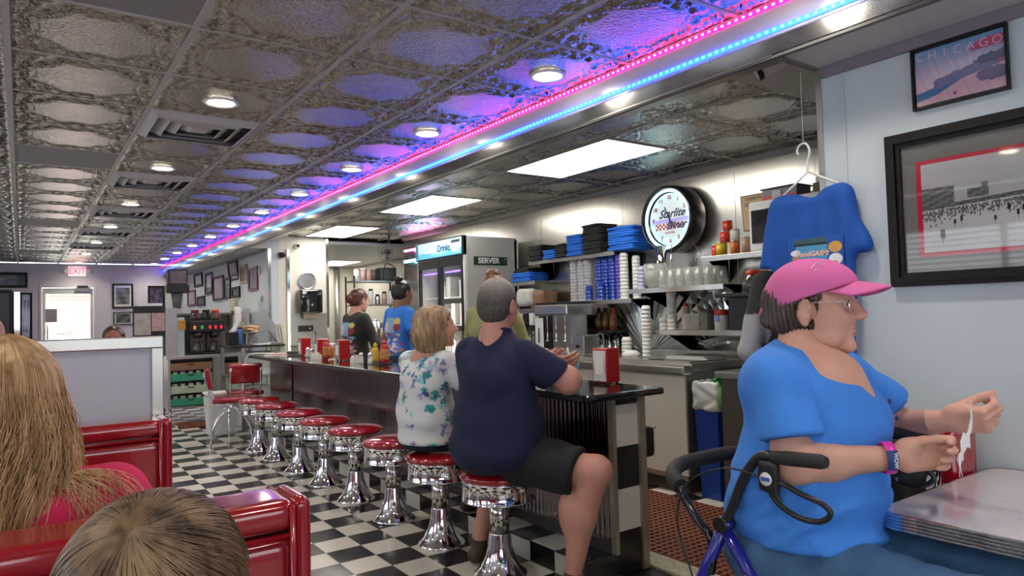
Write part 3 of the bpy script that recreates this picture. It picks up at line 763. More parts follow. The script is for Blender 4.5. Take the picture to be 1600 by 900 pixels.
for z0, z1, w in ((0.833,0.868,0), (0.625,0.833,1), (0.4165,0.625,0), (0.209,0.4165,1), (0.0,0.209,0)):
    at(obj('end_tile', B(2.4035, 2.5615, 2.535, 2.545, z0+0.0008, z1-0.0008), tile_w if w else tile_b, cnt))
at(obj('end_tile', B(2.19, 2.4025, 2.535, 2.545, 0.0, 0.104), tile_b, cnt))
# tiled step
stp = struct('trim_31', B(2.192, 2.40, 2.545, 8.0, 0.0, 0.102), M('step_core', (0.03,0.03,0.03), 0.6))
for j in range(-7, 20):
    y0, y1 = max(FY+j*TS, 2.545), min(FY+(j+1)*TS, 8.0)
    if y1-y0 < 0.02: continue
    obj('riser_tile', B(2.188, 2.192, y0+0.0008, y1-0.0008, 0.0, 0.106), tile_w if j % 2 else tile_b, stp)
    obj('tread_tile', B(2.188, 2.40, y0+0.0008, y1-0.0008, 0.102, 0.106), tile_b if j % 2 else tile_w, stp)
# ------------------------------------------------------------------ stools
def make_stool():
    t = thing('bar_stool', 'x', 'stool', group='red counter stools')
    obj('base', L([(0.001,0.0),(0.135,0.0),(0.137,0.008),(0.128,0.016),(0.100,0.045),(0.075,0.095),(0.060,0.15),(0.053,0.205),(0.0515,0.21)], 36), chrome, t)
    obj('column', L([(0.050,0.205),(0.050,0.38)], 28), M('chrome_column', (0.66,0.64,0.62), 0.13, 1.0, var=0.25, nscale=30, stretch=(1,1,0.15), bump=0.12, bscale=40), t)
    pr = [(0.05,0.374),(0.178,0.374),(0.186,0.377),(0.187,0.382),(0.183,0.386),(0.183,0.468),(0.187,0.472),(0.187,0.478),(0.18,0.482)]
    obj('seat_band', L(pr, 48), chrome, t)
    obj('cushion', L([(0.001,0.478),(0.180,0.480),(0.194,0.487),(0.199,0.498),(0.194,0.510),(0.170,0.522),(0.12,0.532),(0.06,0.537),(0.001,0.538)], 48), red_vinyl, t)
    return t
sty = [2.93, 3.53, 4.145, 4.77, 5.38, 5.99, 6.66, 7.23]
slab = ['red topped chrome stool nearest the viewer, under the man in navy', 'red topped chrome stool under the woman in the floral blouse', 'empty red stool just left of the woman in the floral blouse', 'second empty red stool left of the woman in the floral blouse', 'middle empty red stool, third from the woman in the floral blouse', 'third empty red stool from the far end of the row', 'second empty red stool from the far end of the row', 'farthest empty red stool, next to the chrome chair']
st0 = make_stool()
for k, y in enumerate(sty):
    o = st0 if k == 0 else dup(st0)
    o.location = (1.965, y, 0); o['label'] = slab[k]
# ------------------------------------------------------------------ chrome chairs
def chair(loc, rz, lab):
    t = thing('dining_chair', lab, 'chair', loc, rz)   # faces +x
    bm = B(-0.19, 0.20, -0.20, 0.20, 0.455, 0.505, 0.022); obj('seat', bm, red_vinyl, t, smooth=True)
    V_ = Body((-0.32,-0.22,0.52), (-0.12,0.22,0.90), 0.010); V_.rbox((-0.225,0,0.71), (0.022,0.18,0.115), 0.02, 0, rot=rotm(y=-0.16)); organic('backrest', V_, red_vinyl, t)
    for s in (-1, 1):
        obj('leg', T(bez([(0.10,s*0.13,0.45),(-0.03,s*0.165,0.40),(-0.17,s*0.175,0.22),(-0.21,s*0.18,0.0)], 6), 0.011), chrome, t)
        obj('leg', T(bez([(-0.10,s*0.13,0.45),(0.03,s*0.165,0.40),(0.17,s*0.175,0.22),(0.20,s*0.18,0.0)], 6), 0.011), chrome, t)
        obj('back_post', T(bez([(0.02,s*0.15,0.445),(-0.15,s*0.155,0.45),(-0.215,s*0.16,0.55),(-0.265,s*0.16,0.76)], 6), 0.010), chrome, t)
        obj('cap', L([(0.001,-0.006),(0.014,-0.006),(0.014,0.006),(0.001,0.006)], 12, (-0.268,s*0.16,0.765), 'x'), white_plastic, t)
    return t
chair((1.84,7.80,0), -0.25, 'red and chrome chair at the far end of the counter beside the white bin')
chair((2.12,8.42,0), 1.4, 'red chrome chair under the register stand, partly hidden')
# ------------------------------------------------------------------ things on the counter
pch = M('dispenser_face', (0.62,0.62,0.62), 0.25, 0.5, var=0.1, nscale=30)
def napkin(x, y, lab, rz=0.0, h=0.195):
    t = thing('napkin_dispenser', lab, 'napkin dispenser', (x, y, CT), rz, 'napkin dispensers on the counter')
    obj('case', B(-0.045, 0.062, -0.052, 0.052, 0.008, h, 0.006), red_plastic, t)
    obj('face_plate', B(-0.050, -0.0455, -0.044, 0.044, 0.016, h-0.012, 0.002), pch, t)
    obj('napkins', B(-0.0525, -0.0502, -0.030, 0.030, 0.05, h-0.05), M('paper_white', (0.82,0.82,0.80), 0.7), t)
    bm = new()
    for sx in (-0.03, 0.05):
        for s2 in (-0.04, 0.04): box(bm, sx-0.006, sx+0.006, s2-0.006, s2+0.006, 0, 0.01)
    obj('feet', bm, dark, t); return t
napkin(2.625, 2.83, 'red napkin dispenser alone at the near end of the counter', 0.15)
napkin(2.50, 6.35, 'red napkin dispenser at the right of the far counter group')
napkin(2.50, 6.93, 'middle red napkin dispenser behind the ketchup bottle')
napkin(2.56, 7.62, 'leftmost red napkin dispenser at the far end of the counter')
def bottle(name, lab, x, y, z, prof, mat, cap_prof=None, capm=None, label_mat=None, grp=None, cat='bottle', lab_prof=None, n=18):
    t = thing(name, lab, cat, (x, y, z), 0, grp)
    obj('body', L(prof, n), mat, t)
    if cap_prof: obj('cap', L(cap_prof, n), capm, t)
    if lab_prof: obj('paper_label', L(lab_prof, n, ), label_mat, t)
    return t
ketch = M('ketchup_red', (0.40,0.012,0.008), 0.2, coat=0.5); klab = M('ketchup_label', (0.50,0.20,0.06), 0.5, var=0.5, nscale=60)
kp = [(0.001,0),(0.036,0),(0.038,0.02),(0.034,0.09),(0.037,0.13),(0.028,0.155),(0.020,0.165)]; kc = [(0.021,0.163),(0.023,0.166),(0.022,0.19),(0.001,0.192)]
kl = [(0.0375,0.03),(0.0372,0.045),(0.0362,0.10),(0.0375,0.115)]
bottle('ketchup_bottle', 'red ketchup bottle beside the blonde woman in the floral blouse', 2.50, 5.40, CT+0.012, kp, ketch, kc, ketch, klab, 'ketchup bottles', lab_prof=kl)
bottle('ketchup_bottle', 'red ketchup bottle between two far napkin dispensers', 2.42, 6.55, CT+0.012, kp, ketch, kc, ketch, klab, 'ketchup bottles', lab_prof=kl)
must = M('mustard_yellow', (0.62,0.36,0.01), 0.35)
bottle('mustard_bottle', 'yellow mustard bottle behind the sugar packets', 2.56, 5.72, CT+0.01, [(0.001,0),(0.028,0),(0.030,0.02),(0.030,0.10),(0.02,0.125)], must, [(0.02,0.122),(0.021,0.14),(0.008,0.165),(0.001,0.166)], must)
bottle('mustard_bottle', 'orange sauce bottle right of the far ketchup bottle', 2.50, 6.62, CT+0.01, [(0.001,0),(0.022,0),(0.024,0.02),(0.024,0.09),(0.012,0.12)], M('hot_sauce', (0.50,0.16,0.02), 0.3), [(0.012,0.118),(0.013,0.14),(0.001,0.141)], white_plastic)
clear = M('clear_glass_part', (0.85,0.86,0.86), 0.08, var=0, alpha=0.35); salt = M('salt_white', (0.75,0.75,0.73), 0.6)
for k, (x, y, lb) in enumerate(((2.46,7.20,'glass salt shaker nearest the leftmost napkin dispenser'), (2.50,7.33,'glass pepper shaker beside the salt shaker at the far end'), (2.44,7.02,'glass jar with steel lid in the far counter group'), (2.40,5.66,'glass shaker left of the red ketchup bottle'), (2.44,5.56,'glass shaker with steel lid touching the ketchup bottle'))):
    t = bottle('shaker', lb, x, y, CT, [(0.001,0),(0.022,0),(0.024,0.01),(0.019,0.07),(0.018,0.075)], clear, [(0.019,0.073),(0.021,0.076),(0.018,0.098),(0.001,0.102)], chrome, grp='glass shakers', cat='shaker', n=12)
    obj('filling', L([(0.001,0.002),(0.019,0.002),(0.0175,0.045),(0.001,0.045)], 10), salt if k != 1 else dark, t)
for k, (x, y) in enumerate(((2.44,5.86),(2.40,6.78))):
    t = thing('sugar_caddy', ['white sugar packet caddy near the mustard bottle', 'white packet holder in front of the middle napkin dispenser'][k], 'sugar caddy', (x, y, CT), 0.2)
    bm = new(); box(bm, -0.045, 0.045, -0.032, -0.029, 0, 0.045); box(bm, -0.045, 0.045, 0.029, 0.032, 0, 0.045); box(bm, -0.045, -0.042, -0.029, 0.029, 0, 0.045); box(bm, 0.042, 0.045, -0.029, 0.029, 0, 0.045); box(bm, -0.045, 0.045, -0.032, 0.032, 0, 0.003)
    obj('tray', bm, white_plastic, t)
    for q in range(7): obj('packet', B(-0.038+q*0.011, -0.033+q*0.011, -0.025, 0.025, 0.004, 0.062+0.004*(q % 3)), [M('paper_white', (0,0,0)), M('packet_pink', (0.7,0.35,0.4), 0.6), must][q % 3 if q % 2 else 0], t)
t = thing('condiment_rack', 'dark wire rack with tall loop handle holding the ketchup', 'rack', (2.50, 5.44, CT))
obj('wire', T(bez([(-0.06,-0.06,0.02),(0.06,-0.06,0.02),(0.06,0.07,0.02),(-0.06,0.07,0.02),(-0.06,-0.06,0.02)], 4), 0.003, 6), dark, t)
obj('wire', T([(0,0.065,0.002),(0,0.065,0.27)], 0.003, 6), dark, t); obj('ring', T([(0,0.065+0.014*math.cos(a),0.283+0.014*math.sin(a)) for a in np.linspace(0, 6.28, 12)], 0.003, 6), dark, t)
obj('feet', B(-0.06,0.06,-0.06,0.07,0.0,0.006), dark, t)
t = thing('condiment_rack', 'wire caddy with ring handle behind the far shakers', 'rack', (2.52, 7.12, CT))
obj('wire', T([(0,0,0.002),(0,0,0.24)], 0.003, 6), dark, t); obj('ring', T([(0,0.016*math.cos(a),0.256+0.016*math.sin(a)) for a in np.linspace(0, 6.28, 12)], 0.003, 6), dark, t)
obj('feet', B(-0.05,0.05,-0.05,0.05,0.0,0.006), dark, t)
t = thing('menu_stack', 'loose red and white menus by the card terminal at the far counter end', 'menus', (2.44, 8.05, CT), 0.3)
obj('sheet', B(-0.12,0.12,-0.16,0.16,0,0.004), M('paper_white', (0,0,0)), t); obj('sheet', B(-0.10,0.10,-0.12,0.12,0.004,0.008), M('menu_red', (0.5,0.08,0.08), 0.5), t)
t = thing('card_terminal', 'small black card terminal lying on the menus', 'card terminal', (2.55, 7.88, CT+0.009), 0.5); obj('body', B(-0.045,0.045,-0.09,0.09,0,0.03,0.008), dark, t); obj('screen', B(-0.03,0.03,0.02,0.07,0.03,0.032), M('screen_grey', (0.25,0.28,0.3), 0.2), t)
t = thing('cable', 'white cable looping over the far counter end down to the floor', 'cable', (2.3, 8.3, 0)); at(obj('cord', T(bez([(2.55,7.95,0.915),(2.35,8.2,0.918),(2.20,8.46,0.905),(2.14,8.50,0.75),(2.10,8.45,0.40),(2.02,8.40,0.03)], 10), 0.009, 8), white_plastic, t))
# the man's cup
t = thing('plastic_cup', 'clear cup of blue drink behind the man\'s hands', 'cup', (2.52, 2.98, CT))
obj('cup', L([(0.028,0.0),(0.040,0.155),(0.041,0.155),(0.0385,0.154),(0.027,0.004),(0.001,0.003)], 20, ), M('cup_clear', (0.75,0.85,0.92), 0.1, var=0, alpha=0.35), t)
obj('drink', L([(0.001,0.004),(0.0268,0.004),(0.036,0.12),(0.001,0.12)], 20), M('blue_drink', lin('#6fb3e0'), 0.1, var=0.05, alpha=0.85), t)
obj('straw', T([(0.0,0.01,0.10),(-0.02,0.02,0.20)], 0.006, 8), white_plastic, t)
# ------------------------------------------------------------------ far end: register stand, bin, coffee station
t = thing('register_stand', 'steel stand with black top holding the register, beyond the counter', 'stand', (2.35, 8.85, 0))
at(obj('top', B(2.02, 2.66, 8.60, 9.25, 0.985, 1.012, 0.004), M('stand_black', (0.02,0.02,0.022), 0.25), t))
at(obj('shelf', B(2.04, 2.64, 8.70, 9.2, 0.62, 0.64), steel_soft, t))
for x, y in ((2.17, 8.66), (2.62, 8.66), (2.06, 9.2), (2.62, 9.2)): at(obj('leg', B(x-0.02, x+0.02, y-0.02, y+0.02, 0, 0.985), steel_soft, t))
t = thing('storage_box', 'white plastic box stored under the register stand', 'box', (2.40, 8.95, 0.64)); obj('body', B(-0.18,0.18,-0.14,0.14,0,0.26,0.01), M('box_white', (0.62,0.66,0.66), 0.5, var=0.15, nscale=15), t); obj('lid', B(-0.19,0.19,-0.15,0.15,0.26,0.28,0.005), white_plastic, t)
t = thing('storage_box', 'pale box on the floor under the register stand', 'box', (2.38, 9.0, 0.0)); obj('body', B(-0.17,0.17,-0.15,0.15,0,0.5,0.01), M('box_white', (0,0,0)), t)
t = thing('cake_stand', 'pedestal cake stand with a pile of wrapped cookies', 'cake stand', (2.30, 8.75, 1.012))
obj('pedestal', L([(0.001,0),(0.06,0),(0.055,0.01),(0.018,0.03),(0.015,0.12),(0.05,0.14),(0.13,0.15),(0.135,0.16),(0.001,0.158)], 24), M('stand_glass', (0.25,0.25,0.22), 0.1, coat=0.5), t)
bm = new()
for k in range(16):
    a = k*2.4; r = 0.035+0.055*((k*7) % 5)/5; c = bmesh.ops.create_icosphere(bm, subdivisions=2, radius=1)
    for v in c['verts']: v.co = Vector((v.co.x*0.045, v.co.y*0.045, v.co.z*0.012)); v.co.rotate(Matrix.Rotation(0.4*math.sin(k), 3, 'X')); v.co += Vector((r*math.cos(a), r*math.sin(a), 0.173+0.011*(k//3)))
obj('cookies', bm, M('cookie_brown', (0.58,0.34,0.20), 0.35, var=0.5, nscale=30, coat=0.4), t, kind='stuff', smooth=True)
t = thing('cash_register', 'tilted grey touch screen register on the stand', 'register', (2.58, 8.82, 1.012), 0.0)
V_ = B(-0.16,0.16,-0.012,0.012,-0.13,0.13,0.008); o = obj('screen_case', V_, M('register_grey', (0.24,0.26,0.28), 0.35), t); o.location = (-0.02,0.0,0.20); o.rotation_euler = (-0.3,0.5,0.9)
obj('neck', T([(0.04,0.04,0.0),(0.02,0.02,0.16)], 0.02), M('register_grey', (0,0,0)), t); obj('base', B(-0.12,0.08,-0.1,0.16,0,0.025,0.008), M('register_grey', (0,0,0)), t)
t = thing('paper_sheaf', 'white order pads at the foot of the register', 'papers', (2.40, 8.68, 1.012), 0.2); obj('sheet', B(-0.09,0.09,-0.05,0.05,0,0.02), M('paper_white', (0,0,0)), t)
t = thing('blue_box', 'black and blue boxes left of the cake stand', 'box', (2.17, 9.05, 1.012)); obj('body', B(-0.09,0.03,-0.08,0.08,0,0.16,0.01), dark, t); obj('panel', B(0.031,0.08,-0.08,0.08,0,0.19,0.01), M('box_blue', (0.06,0.22,0.55), 0.4), t)
t = thing('card_display', 'curved white and grey display standing behind the cookies', 'display', (2.30, 9.15, 1.012), 0)
for k, (dx, mm_) in enumerate(((-0.06, white_plastic), (0.035, M('display_grey', (0.30,0.31,0.32), 0.4)))):
    pts = bez([(-0.10,0.0,0.0),(-0.08,0,0.14),(0.0,0,0.30),(-0.01,0,0.46)], 6); s_ = 1 if k == 0 else -1; b_ = Body((-0.25,-0.04,-0.02),(0.25,0.04,0.50),0.008)
    for a, c in zip(pts[:-1], pts[1:]): b_.cap((s_*a.x+dx,-0.01*k,a.z), (s_*c.x+dx,-0.01*k,c.z), 0.012, k=0.004, flat=((1,0,0),4.0))
    organic('panel', b_, mm_, t)
t = thing('menu_binders', 'leaning cream binders right of the register', 'binders', (2.73, 9.18, 0.90)); 
for k in range(3): o = obj('binder', B(0,0.02,-0.12,0.12,0,0.36), M('binder_cream', (0.62,0.58,0.48), 0.5), t); o.location = (0.03*k, 0, 0); o.rotation_euler = (0, -0.15, 0)
obj('ledge', B(-0.03,0.16,-0.13,0.13,-0.02,0), steel_soft, t); obj('leg', B(0.05,0.09,-0.03,0.03,-0.90,-0.02), steel_soft, t)
t = thing('trash_bin', 'white plastic bin on the checker floor behind the chrome chair', 'bin', (1.88, 8.52, 0), 0.0)
bm = new(); lo = [bm.verts.new(p) for p in ((-0.135,-0.11,0),(0.135,-0.11,0),(0.135,0.11,0),(-0.135,0.11,0))]; hi = [bm.verts.new(p) for p in ((-0.165,-0.13,0.47),(0.165,-0.13,0.47),(0.165,0.13,0.47),(-0.165,0.13,0.47))]
for k in range(4): bm.faces.new((lo[k], lo[(k+1)%4], hi[(k+1)%4], hi[k]))
bm.faces.new(lo[::-1]); bm.faces.new(hi); bmesh.ops.bevel(bm, geom=[e for e in bm.edges], offset=0.02, segments=2, affect='EDGES'); obj('body', bm, white_plastic, t)
obj('lid', B(-0.17,0.17,-0.135,0.135,0.47,0.50,0.012), white_plastic, t)
rubber = M('red_brown_rubber', (0.17,0.045,0.02), 0.6, var=0.2, nscale=20)
def mat_grid(name, lab, x0, x1, y0, y1, z, pitch=0.044, hole=0.022, th=0.012):
    nx, ny = int((x1-x0)/pitch), int((y1-y0)/pitch); e = (pitch-hole)/2; V, Q = [], []
    def q4(a, b, c, d):
        k = len(V); V.extend([a, b, c, d]); Q.append((k, k+1, k+2, k+3))
    for i in range(nx):
        for j in range(ny):
            X, Y = x0+i*pitch, y0+j*pitch; off = e if j % 2 == 0 else e+0.0; X2, Y2 = X+pitch, Y+pitch; a, b, c, d = X+e*0.6, X2-e*0.6, Y+e, Y2-e
            for (p, q_, r, s_) in ((X, X2, Y, c), (X, X2, d, Y2), (X, a, c, d), (b, X2, c, d)): q4((p, r, z), (q_, r, z), (q_, s_, z), (p, s_, z))
            w = z-th
            q4((a,c,z),(a,c,w),(b,c,w),(b,c,z)); q4((b,d,z),(b,d,w),(a,d,w),(a,d,z)); q4((a,d,z),(a,d,w),(a,c,w),(a,c,z)); q4((b,c,z),(b,c,w),(b,d,w),(b,d,z))
    X, Y = x0+nx*pitch, y0+ny*pitch
    q4((x0,y0,z),(x0,y0,z-th),(X,y0,z-th),(X,y0,z)); q4((x0,Y,z),(x0,Y,z-th),(x0,y0,z-th),(x0,y0,z)); q4((X,y0,z),(X,y0,z-th),(X,Y,z-th),(X,Y,z))
    o = obj(name, mesh_np(name, np.array(V), np.array(Q)), rubber); tag(o, lab, 'floor mat'); return o
mat_grid('floor_mat', 'red brown perforated rubber mat between the counter and the kitchen units', 2.765, 3.72, 1.9, 5.6, 0.014)
mat_grid('floor_mat', 'orange rubber mat in front of the far coffee station', 1.62, 2.12, 9.38, 9.88, 0.014, 0.05, 0.02)
struct('trim_32', B(2.61, 2.76, 1.6, 8.4, -0.003, 0.010), M('speckled_curb', (0.36,0.33,0.25), 0.7, var=0.7, nscale=45))
# coffee station
t = thing('coffee_station', 'steel coffee station cabinet with open racks below, on legs', 'cabinet', (2.1, 10.1, 0))
def A(nm, bm, m_, lab=None): return at(obj(nm, bm, m_, t, label=lab))
A('worktop', B(1.53, 2.655, 9.86, 10.45, 0.83, 0.875, 0.004), steel_soft)
A('back_panel', B(1.56, 2.655, 10.40, 10.44, 0.19, 1.43), M('station_back', (0.22,0.19,0.19), 0.35, 0.8, var=0.15))
A('side_panel', B(1.545, 1.575, 9.88, 10.40, 0.19, 0.83), steel_soft); A('divider', B(2.09, 2.23, 9.88, 10.40, 0.19, 0.83), steel_soft); A('side_panel', B(2.62, 2.65, 9.88, 10.40, 0.19, 0.83), steel_soft)
A('bottom_shelf', B(1.576, 2.619, 9.88, 10.40, 0.19, 0.215), steel_soft)
A('splash_panel', B(1.53, 1.66, 9.9, 9.93, 0.88, 1.50), steel_soft)
A('upper_shelf', B(1.70, 2.655, 10.18, 10.40, 1.40, 1.43), M('brown_shelf', (0.16,0.13,0.12), 0.4))
A('cubby', B(2.42, 2.62, 10.16, 10.38, 1.22, 1.395), M('binder_cream', (0,0,0)))
for x in (1.57, 2.63):
    for y in (9.92, 10.38): A('leg', T([(x,y,0),(x,y,0.19)], 0.018, 10), steel_soft)
gr = M('crate_green', (0.04,0.30,0.17), 0.5); pg = M('crate_pale_green', (0.42,0.50,0.36), 0.5); br = M('crate_brown', (0.24,0.13,0.07), 0.55)
for k, (z, m_, lb) in enumerate(((0.685, br, 'brown crate on the top runner of the coffee station'), (0.545, gr, 'upper green glass crate in the coffee station'), (0.385, pg, 'pale green glass crate between two green ones'), (0.225, gr, 'lowest green glass crate in the coffee station'))):
    c = thing('glass_crate', lb, 'crate', (1.83, 10.10, z), 0, 'crates in the coffee station')
    bm = new(); box(bm, -0.25, 0.25, -0.22, -0.205, 0, 0.095); box(bm, -0.25, 0.25, 0.205, 0.22, 0, 0.095); box(bm, -0.25, -0.235, -0.205, 0.205, 0, 0.095); box(bm, 0.235, 0.25, -0.205, 0.205, 0, 0.095); box(bm, -0.235, 0.235, -0.205, 0.205, 0, 0.01)
    obj('body', bm, m_, c); obj('handle_slot', B(-0.05, 0.03, -0.223, -0.2195, 0.065, 0.078), dark, c)
    if k:
        for q in range(5): obj('glass', L([(0.03,0.012),(0.035,0.125),(0.001,0.125)], 12, (-0.19+q*0.095, -0.15, 0)), M('mug_white', (0.6,0.6,0.55), 0.3), c)
    obj('runner', B(-0.253, -0.25, -0.22, 0.22, -0.01, 0.0), steel_soft, c)
c = thing('glass_crate', 'brown crate at the right of the coffee station', 'crate', (2.42, 10.10, 0.55)); obj('body', B(-0.18,0.18,-0.2,0.2,0,0.2,0.01), br, c); obj('crate_base', B(-0.17,0.17,-0.19,0.19,-0.33,0.0), pg, c)
t = thing('coffee_brewer', 'black twin coffee brewer with orange and red handled pots on top', 'coffee maker', (2.03, 10.0, 0.875))
obj('tower', B(-0.20, 0.20, 0.02, 0.24, 0.0, 0.44, 0.01), dark, t); obj('hood', B(-0.215, 0.215, -0.12, 0.24, 0.30, 0.45, 0.012), dark, t); obj('warmer', B(-0.215, 0.215, -0.12, 0.02, 0.0, 0.03, 0.006), dark, t)
for x in (-0.10, 0.105): obj('front_plate', B(x-0.085, x+0.085, 0.005, 0.019, 0.04, 0.28), M('brown_plate', (0.20,0.15,0.12), 0.3, 0.6), t)
for k, (x, cc) in enumerate(((-0.16,(0.9,0.25,0.02)),(-0.07,(0.05,0.35,0.05)),(0.03,(0.8,0.05,0.03)),(0.10,(0.9,0.02,0.05)),(0.17,(0.95,0.02,0.1)))): obj('switch', B(x-0.014, x+0.014, -0.128, -0.12, 0.34, 0.385), M('switch%d' % k, cc, 0.4, emit=0.4), t)
for s in (-0.11, 0.10): obj('brew_basket', L([(0.001,0.22),(0.05,0.22),(0.065,0.295),(0.001,0.295)], 16, (s,-0.05,0)), dark, t)
def pot(lab, x, y, z, hc, rz=0.0, name='coffee_pot', grp='coffee pots'):
    t = thing(name, lab, 'coffee pot', (x, y, z), rz, grp)
    obj('bowl', L([(0.001,0),(0.06,0),(0.078,0.03),(0.075,0.07),(0.05,0.11),(0.045,0.125)], 20), M('pot_glass', (0.10,0.09,0.08), 0.05, coat=1, alpha=0.75), t)
    obj('band', L([(0.046,0.118),(0.05,0.122),(0.052,0.142),(0.03,0.15),(0.001,0.152)], 20), M('band_'+hc[1], hc[0], 0.35), t)
    obj('handle', T(bez([(0,-0.048,0.135),(0,-0.10,0.14),(0,-0.115,0.11),(0,-0.085,0.03)], 6), 0.010), M('band_'+hc[1], hc[0], 0.35), t)
    return t
OR = ((0.75,0.07,0.01), 'orange'); BK = ((0.012,0.012,0.012), 'black')
pot('coffee pot with orange handle on the far brewer', 2.15, 10.0, 1.326, OR); pot('coffee pot with black handle on the far brewer', 2.06, 10.12, 1.326, BK); pot('coffee pot with dark red lid at the left of the far brewer', 1.90, 10.02, 1.326, ((0.2,0.01,0.01), 'maroon'))
pot('full coffee pot on the left burner of the far brewer', 1.93, 9.93, 0.907, BK); pot('full coffee pot on the right burner of the far brewer', 2.13, 9.93, 0.907, BK)
t = thing('cup_dispenser', 'white cup tube with a yellow and orange flower sign', 'dispenser', (1.72, 10.02, 0.875)); obj('tube', B(-0.045,0.045,-0.045,0.045,0,0.50,0.01), M('pale_blue_plastic', (0.52,0.62,0.66), 0.35), t); obj('sign', B(-0.03,0.055,-0.052,-0.046,0.34,0.46), M('flower_sign', (0.75,0.35,0.04), 0.5, var=0.5, nscale=25), t)
t = thing('coffee_grinder', 'black coffee grinder with clear hopper on the station ledge', 'grinder', (1.72, 10.24, 1.506)); 
obj('body', B(-0.14,0.14,-0.1,0.1,0.20,0.31,0.01), dark, t); obj('hopper', L([(0.05,-0.01),(0.075,0.2),(0.001,0.2)], 16), M('smoked', (0.08,0.08,0.08), 0.1, alpha=0.7), t); obj('picture_box', B(-0.12,0.12,-0.08,0.08,0.312,0.52), dark, t); obj('image', B(-0.10,0.10,-0.086,-0.081,0.33,0.50), M('dim_image', (0.12,0.10,0.11), 0.3, var=0.5, nscale=12), t); obj('stem', B(-0.05,0.05,-0.05,0.05,-0.075,-0.01), steel_soft, t)
t = thing('stacked_cups', 'cream stack of bowls on top of the coffee station', 'bowls', (2.46, 10.28, 1.432))
for k in range(5): obj('bowl', L([(0.03,0),(0.075,0.05),(0.001,0.052)], 18, (0,0,k*0.035)), M('bowl_cream', (0.62,0.58,0.50), 0.4), t)
t = thing('menu_rack', 'magazine rack with printed flyers behind the white partition', 'rack', (1.15, 8.6, 0)); obj('post', B(-0.02,0.02,-0.02,0.02,0,1.2), steel_soft, t)
obj('holder', B(-0.15,0.17,-0.04,0.04,1.15,1.50,0.01), dark, t); obj('flyer', B(-0.14,0.02,-0.05,-0.041,1.18,1.42), M('flyer', (0.40,0.36,0.34), 0.5, var=0.6, nscale=14), t); obj('flyer', B(0.03,0.16,-0.05,-0.041,1.22,1.42), M('flyer2', (0.45,0.30,0.30), 0.5, var=0.6, nscale=22), t); obj('sheet', B(-0.10,0.14,-0.03,0.03,1.50,1.53), M('paper_white', (0,0,0)), t)
# tall dark jukebox-like cabinet at the left edge
t = thing('vending_cabinet', 'tall black cabinet with a bright steel edge at the far left', 'cabinet', (-0.35, 6.2, 0)); obj('body', B(-0.35,0.31,0,0.6,0,1.58,0.03), dark, t); obj('edge', B(0.31,0.345,0,0.04,0.4,1.56), chrome, t)
# things on the clock wall
t = thing('wall_clock', 'round silver wall clock on the cream wall', 'clock', (3.28, 9.60, 1.845)); obj('rim', L([(0.105,0),(0.125,0.0),(0.125,0.03),(0.110,0.035),(0.105,0.02)], 36, axis='y'), M('rim_silver', (0.55,0.56,0.58), 0.25, 0.9), t)
t.children[0].rotation_euler = (0,0,math.pi)
o = obj('dial', L([(0.001,-0.012),(0.108,-0.010),(0.108,0.0),(0.001,0.0)], 32, axis='y'), M('dial_pale', (0.50,0.54,0.57), 0.4), t)
for a, l in ((0.05, 0.075), (0.12, 0.05)): obj('hand', B(-0.004,0.004,-0.016,-0.014,0,l), dark, t).rotation_euler = (0, a, 0)
for k in range(12): a = k*math.pi/6; obj('mark', B(-0.003,0.003,-0.0155,-0.0135,0.085,0.1), dark, t).rotation_euler = (0, a, 0)
t = thing('towel_dispenser', 'black paper towel dispenser on the cream wall below the clock', 'dispenser', (3.29, 9.60, 1.39)); obj('case', B(-0.165,0.155,-0.19,-0.002,0.0,0.33,0.03), black_gloss, t, smooth=True); obj('badge', B(-0.012,0.012,-0.193,-0.19,0.10,0.13), steel_soft, t); obj('towel', B(-0.09,0.12,-0.10,-0.096,-0.07,0.0), M('towel_cream', (0.62,0.50,0.36), 0.8), t)
t = thing('knife_strip', 'black switch box on the steel lower wall', 'switch box', (3.24, 9.592, 1.17)); obj('case', B(-0.09,0.11,-0.04,-0.001,-0.03,0.05,0.004), dark, t); obj('knob', L([(0.001,-0.052),(0.012,-0.05),(0.014,-0.04),(0.001,-0.04)], 12, (0.06,0,0.01), 'y'), chrome, t)
t = thing('shelf_unit', 'low steel table against the clock wall', 'table', (3.3, 9.3, 0)); obj('top', B(-0.28,0.28,-0.2,0.28,0.93,0.96), steel_soft, t)
for x in (-0.25, 0.25): obj('leg', B(x-0.02,x+0.02,-0.18,-0.14,0,0.93), steel_soft, t); obj('leg', B(x-0.02,x+0.02,0.22,0.26,0,0.93), steel_soft, t)
t = thing('thermostat', 'small grey plate high on the far blue wall by the column', 'thermostat', (XW, 9.72, 1.99)); obj('case', B(-0.012,-0.001,-0.05,0.05,-0.05,0.05,0.003), M('plate_grey', (0.42,0.45,0.48), 0.4), t)
t = thing('thermostat', 'round grey sensor low on the far blue wall by the column', 'sensor', (XW, 9.62, 1.62)); obj('case', L([(0.001,-0.015),(0.045,-0.012),(0.05,-0.001),(0.001,-0.001)], 20, axis='x'), M('plate_grey', (0,0,0)), t)
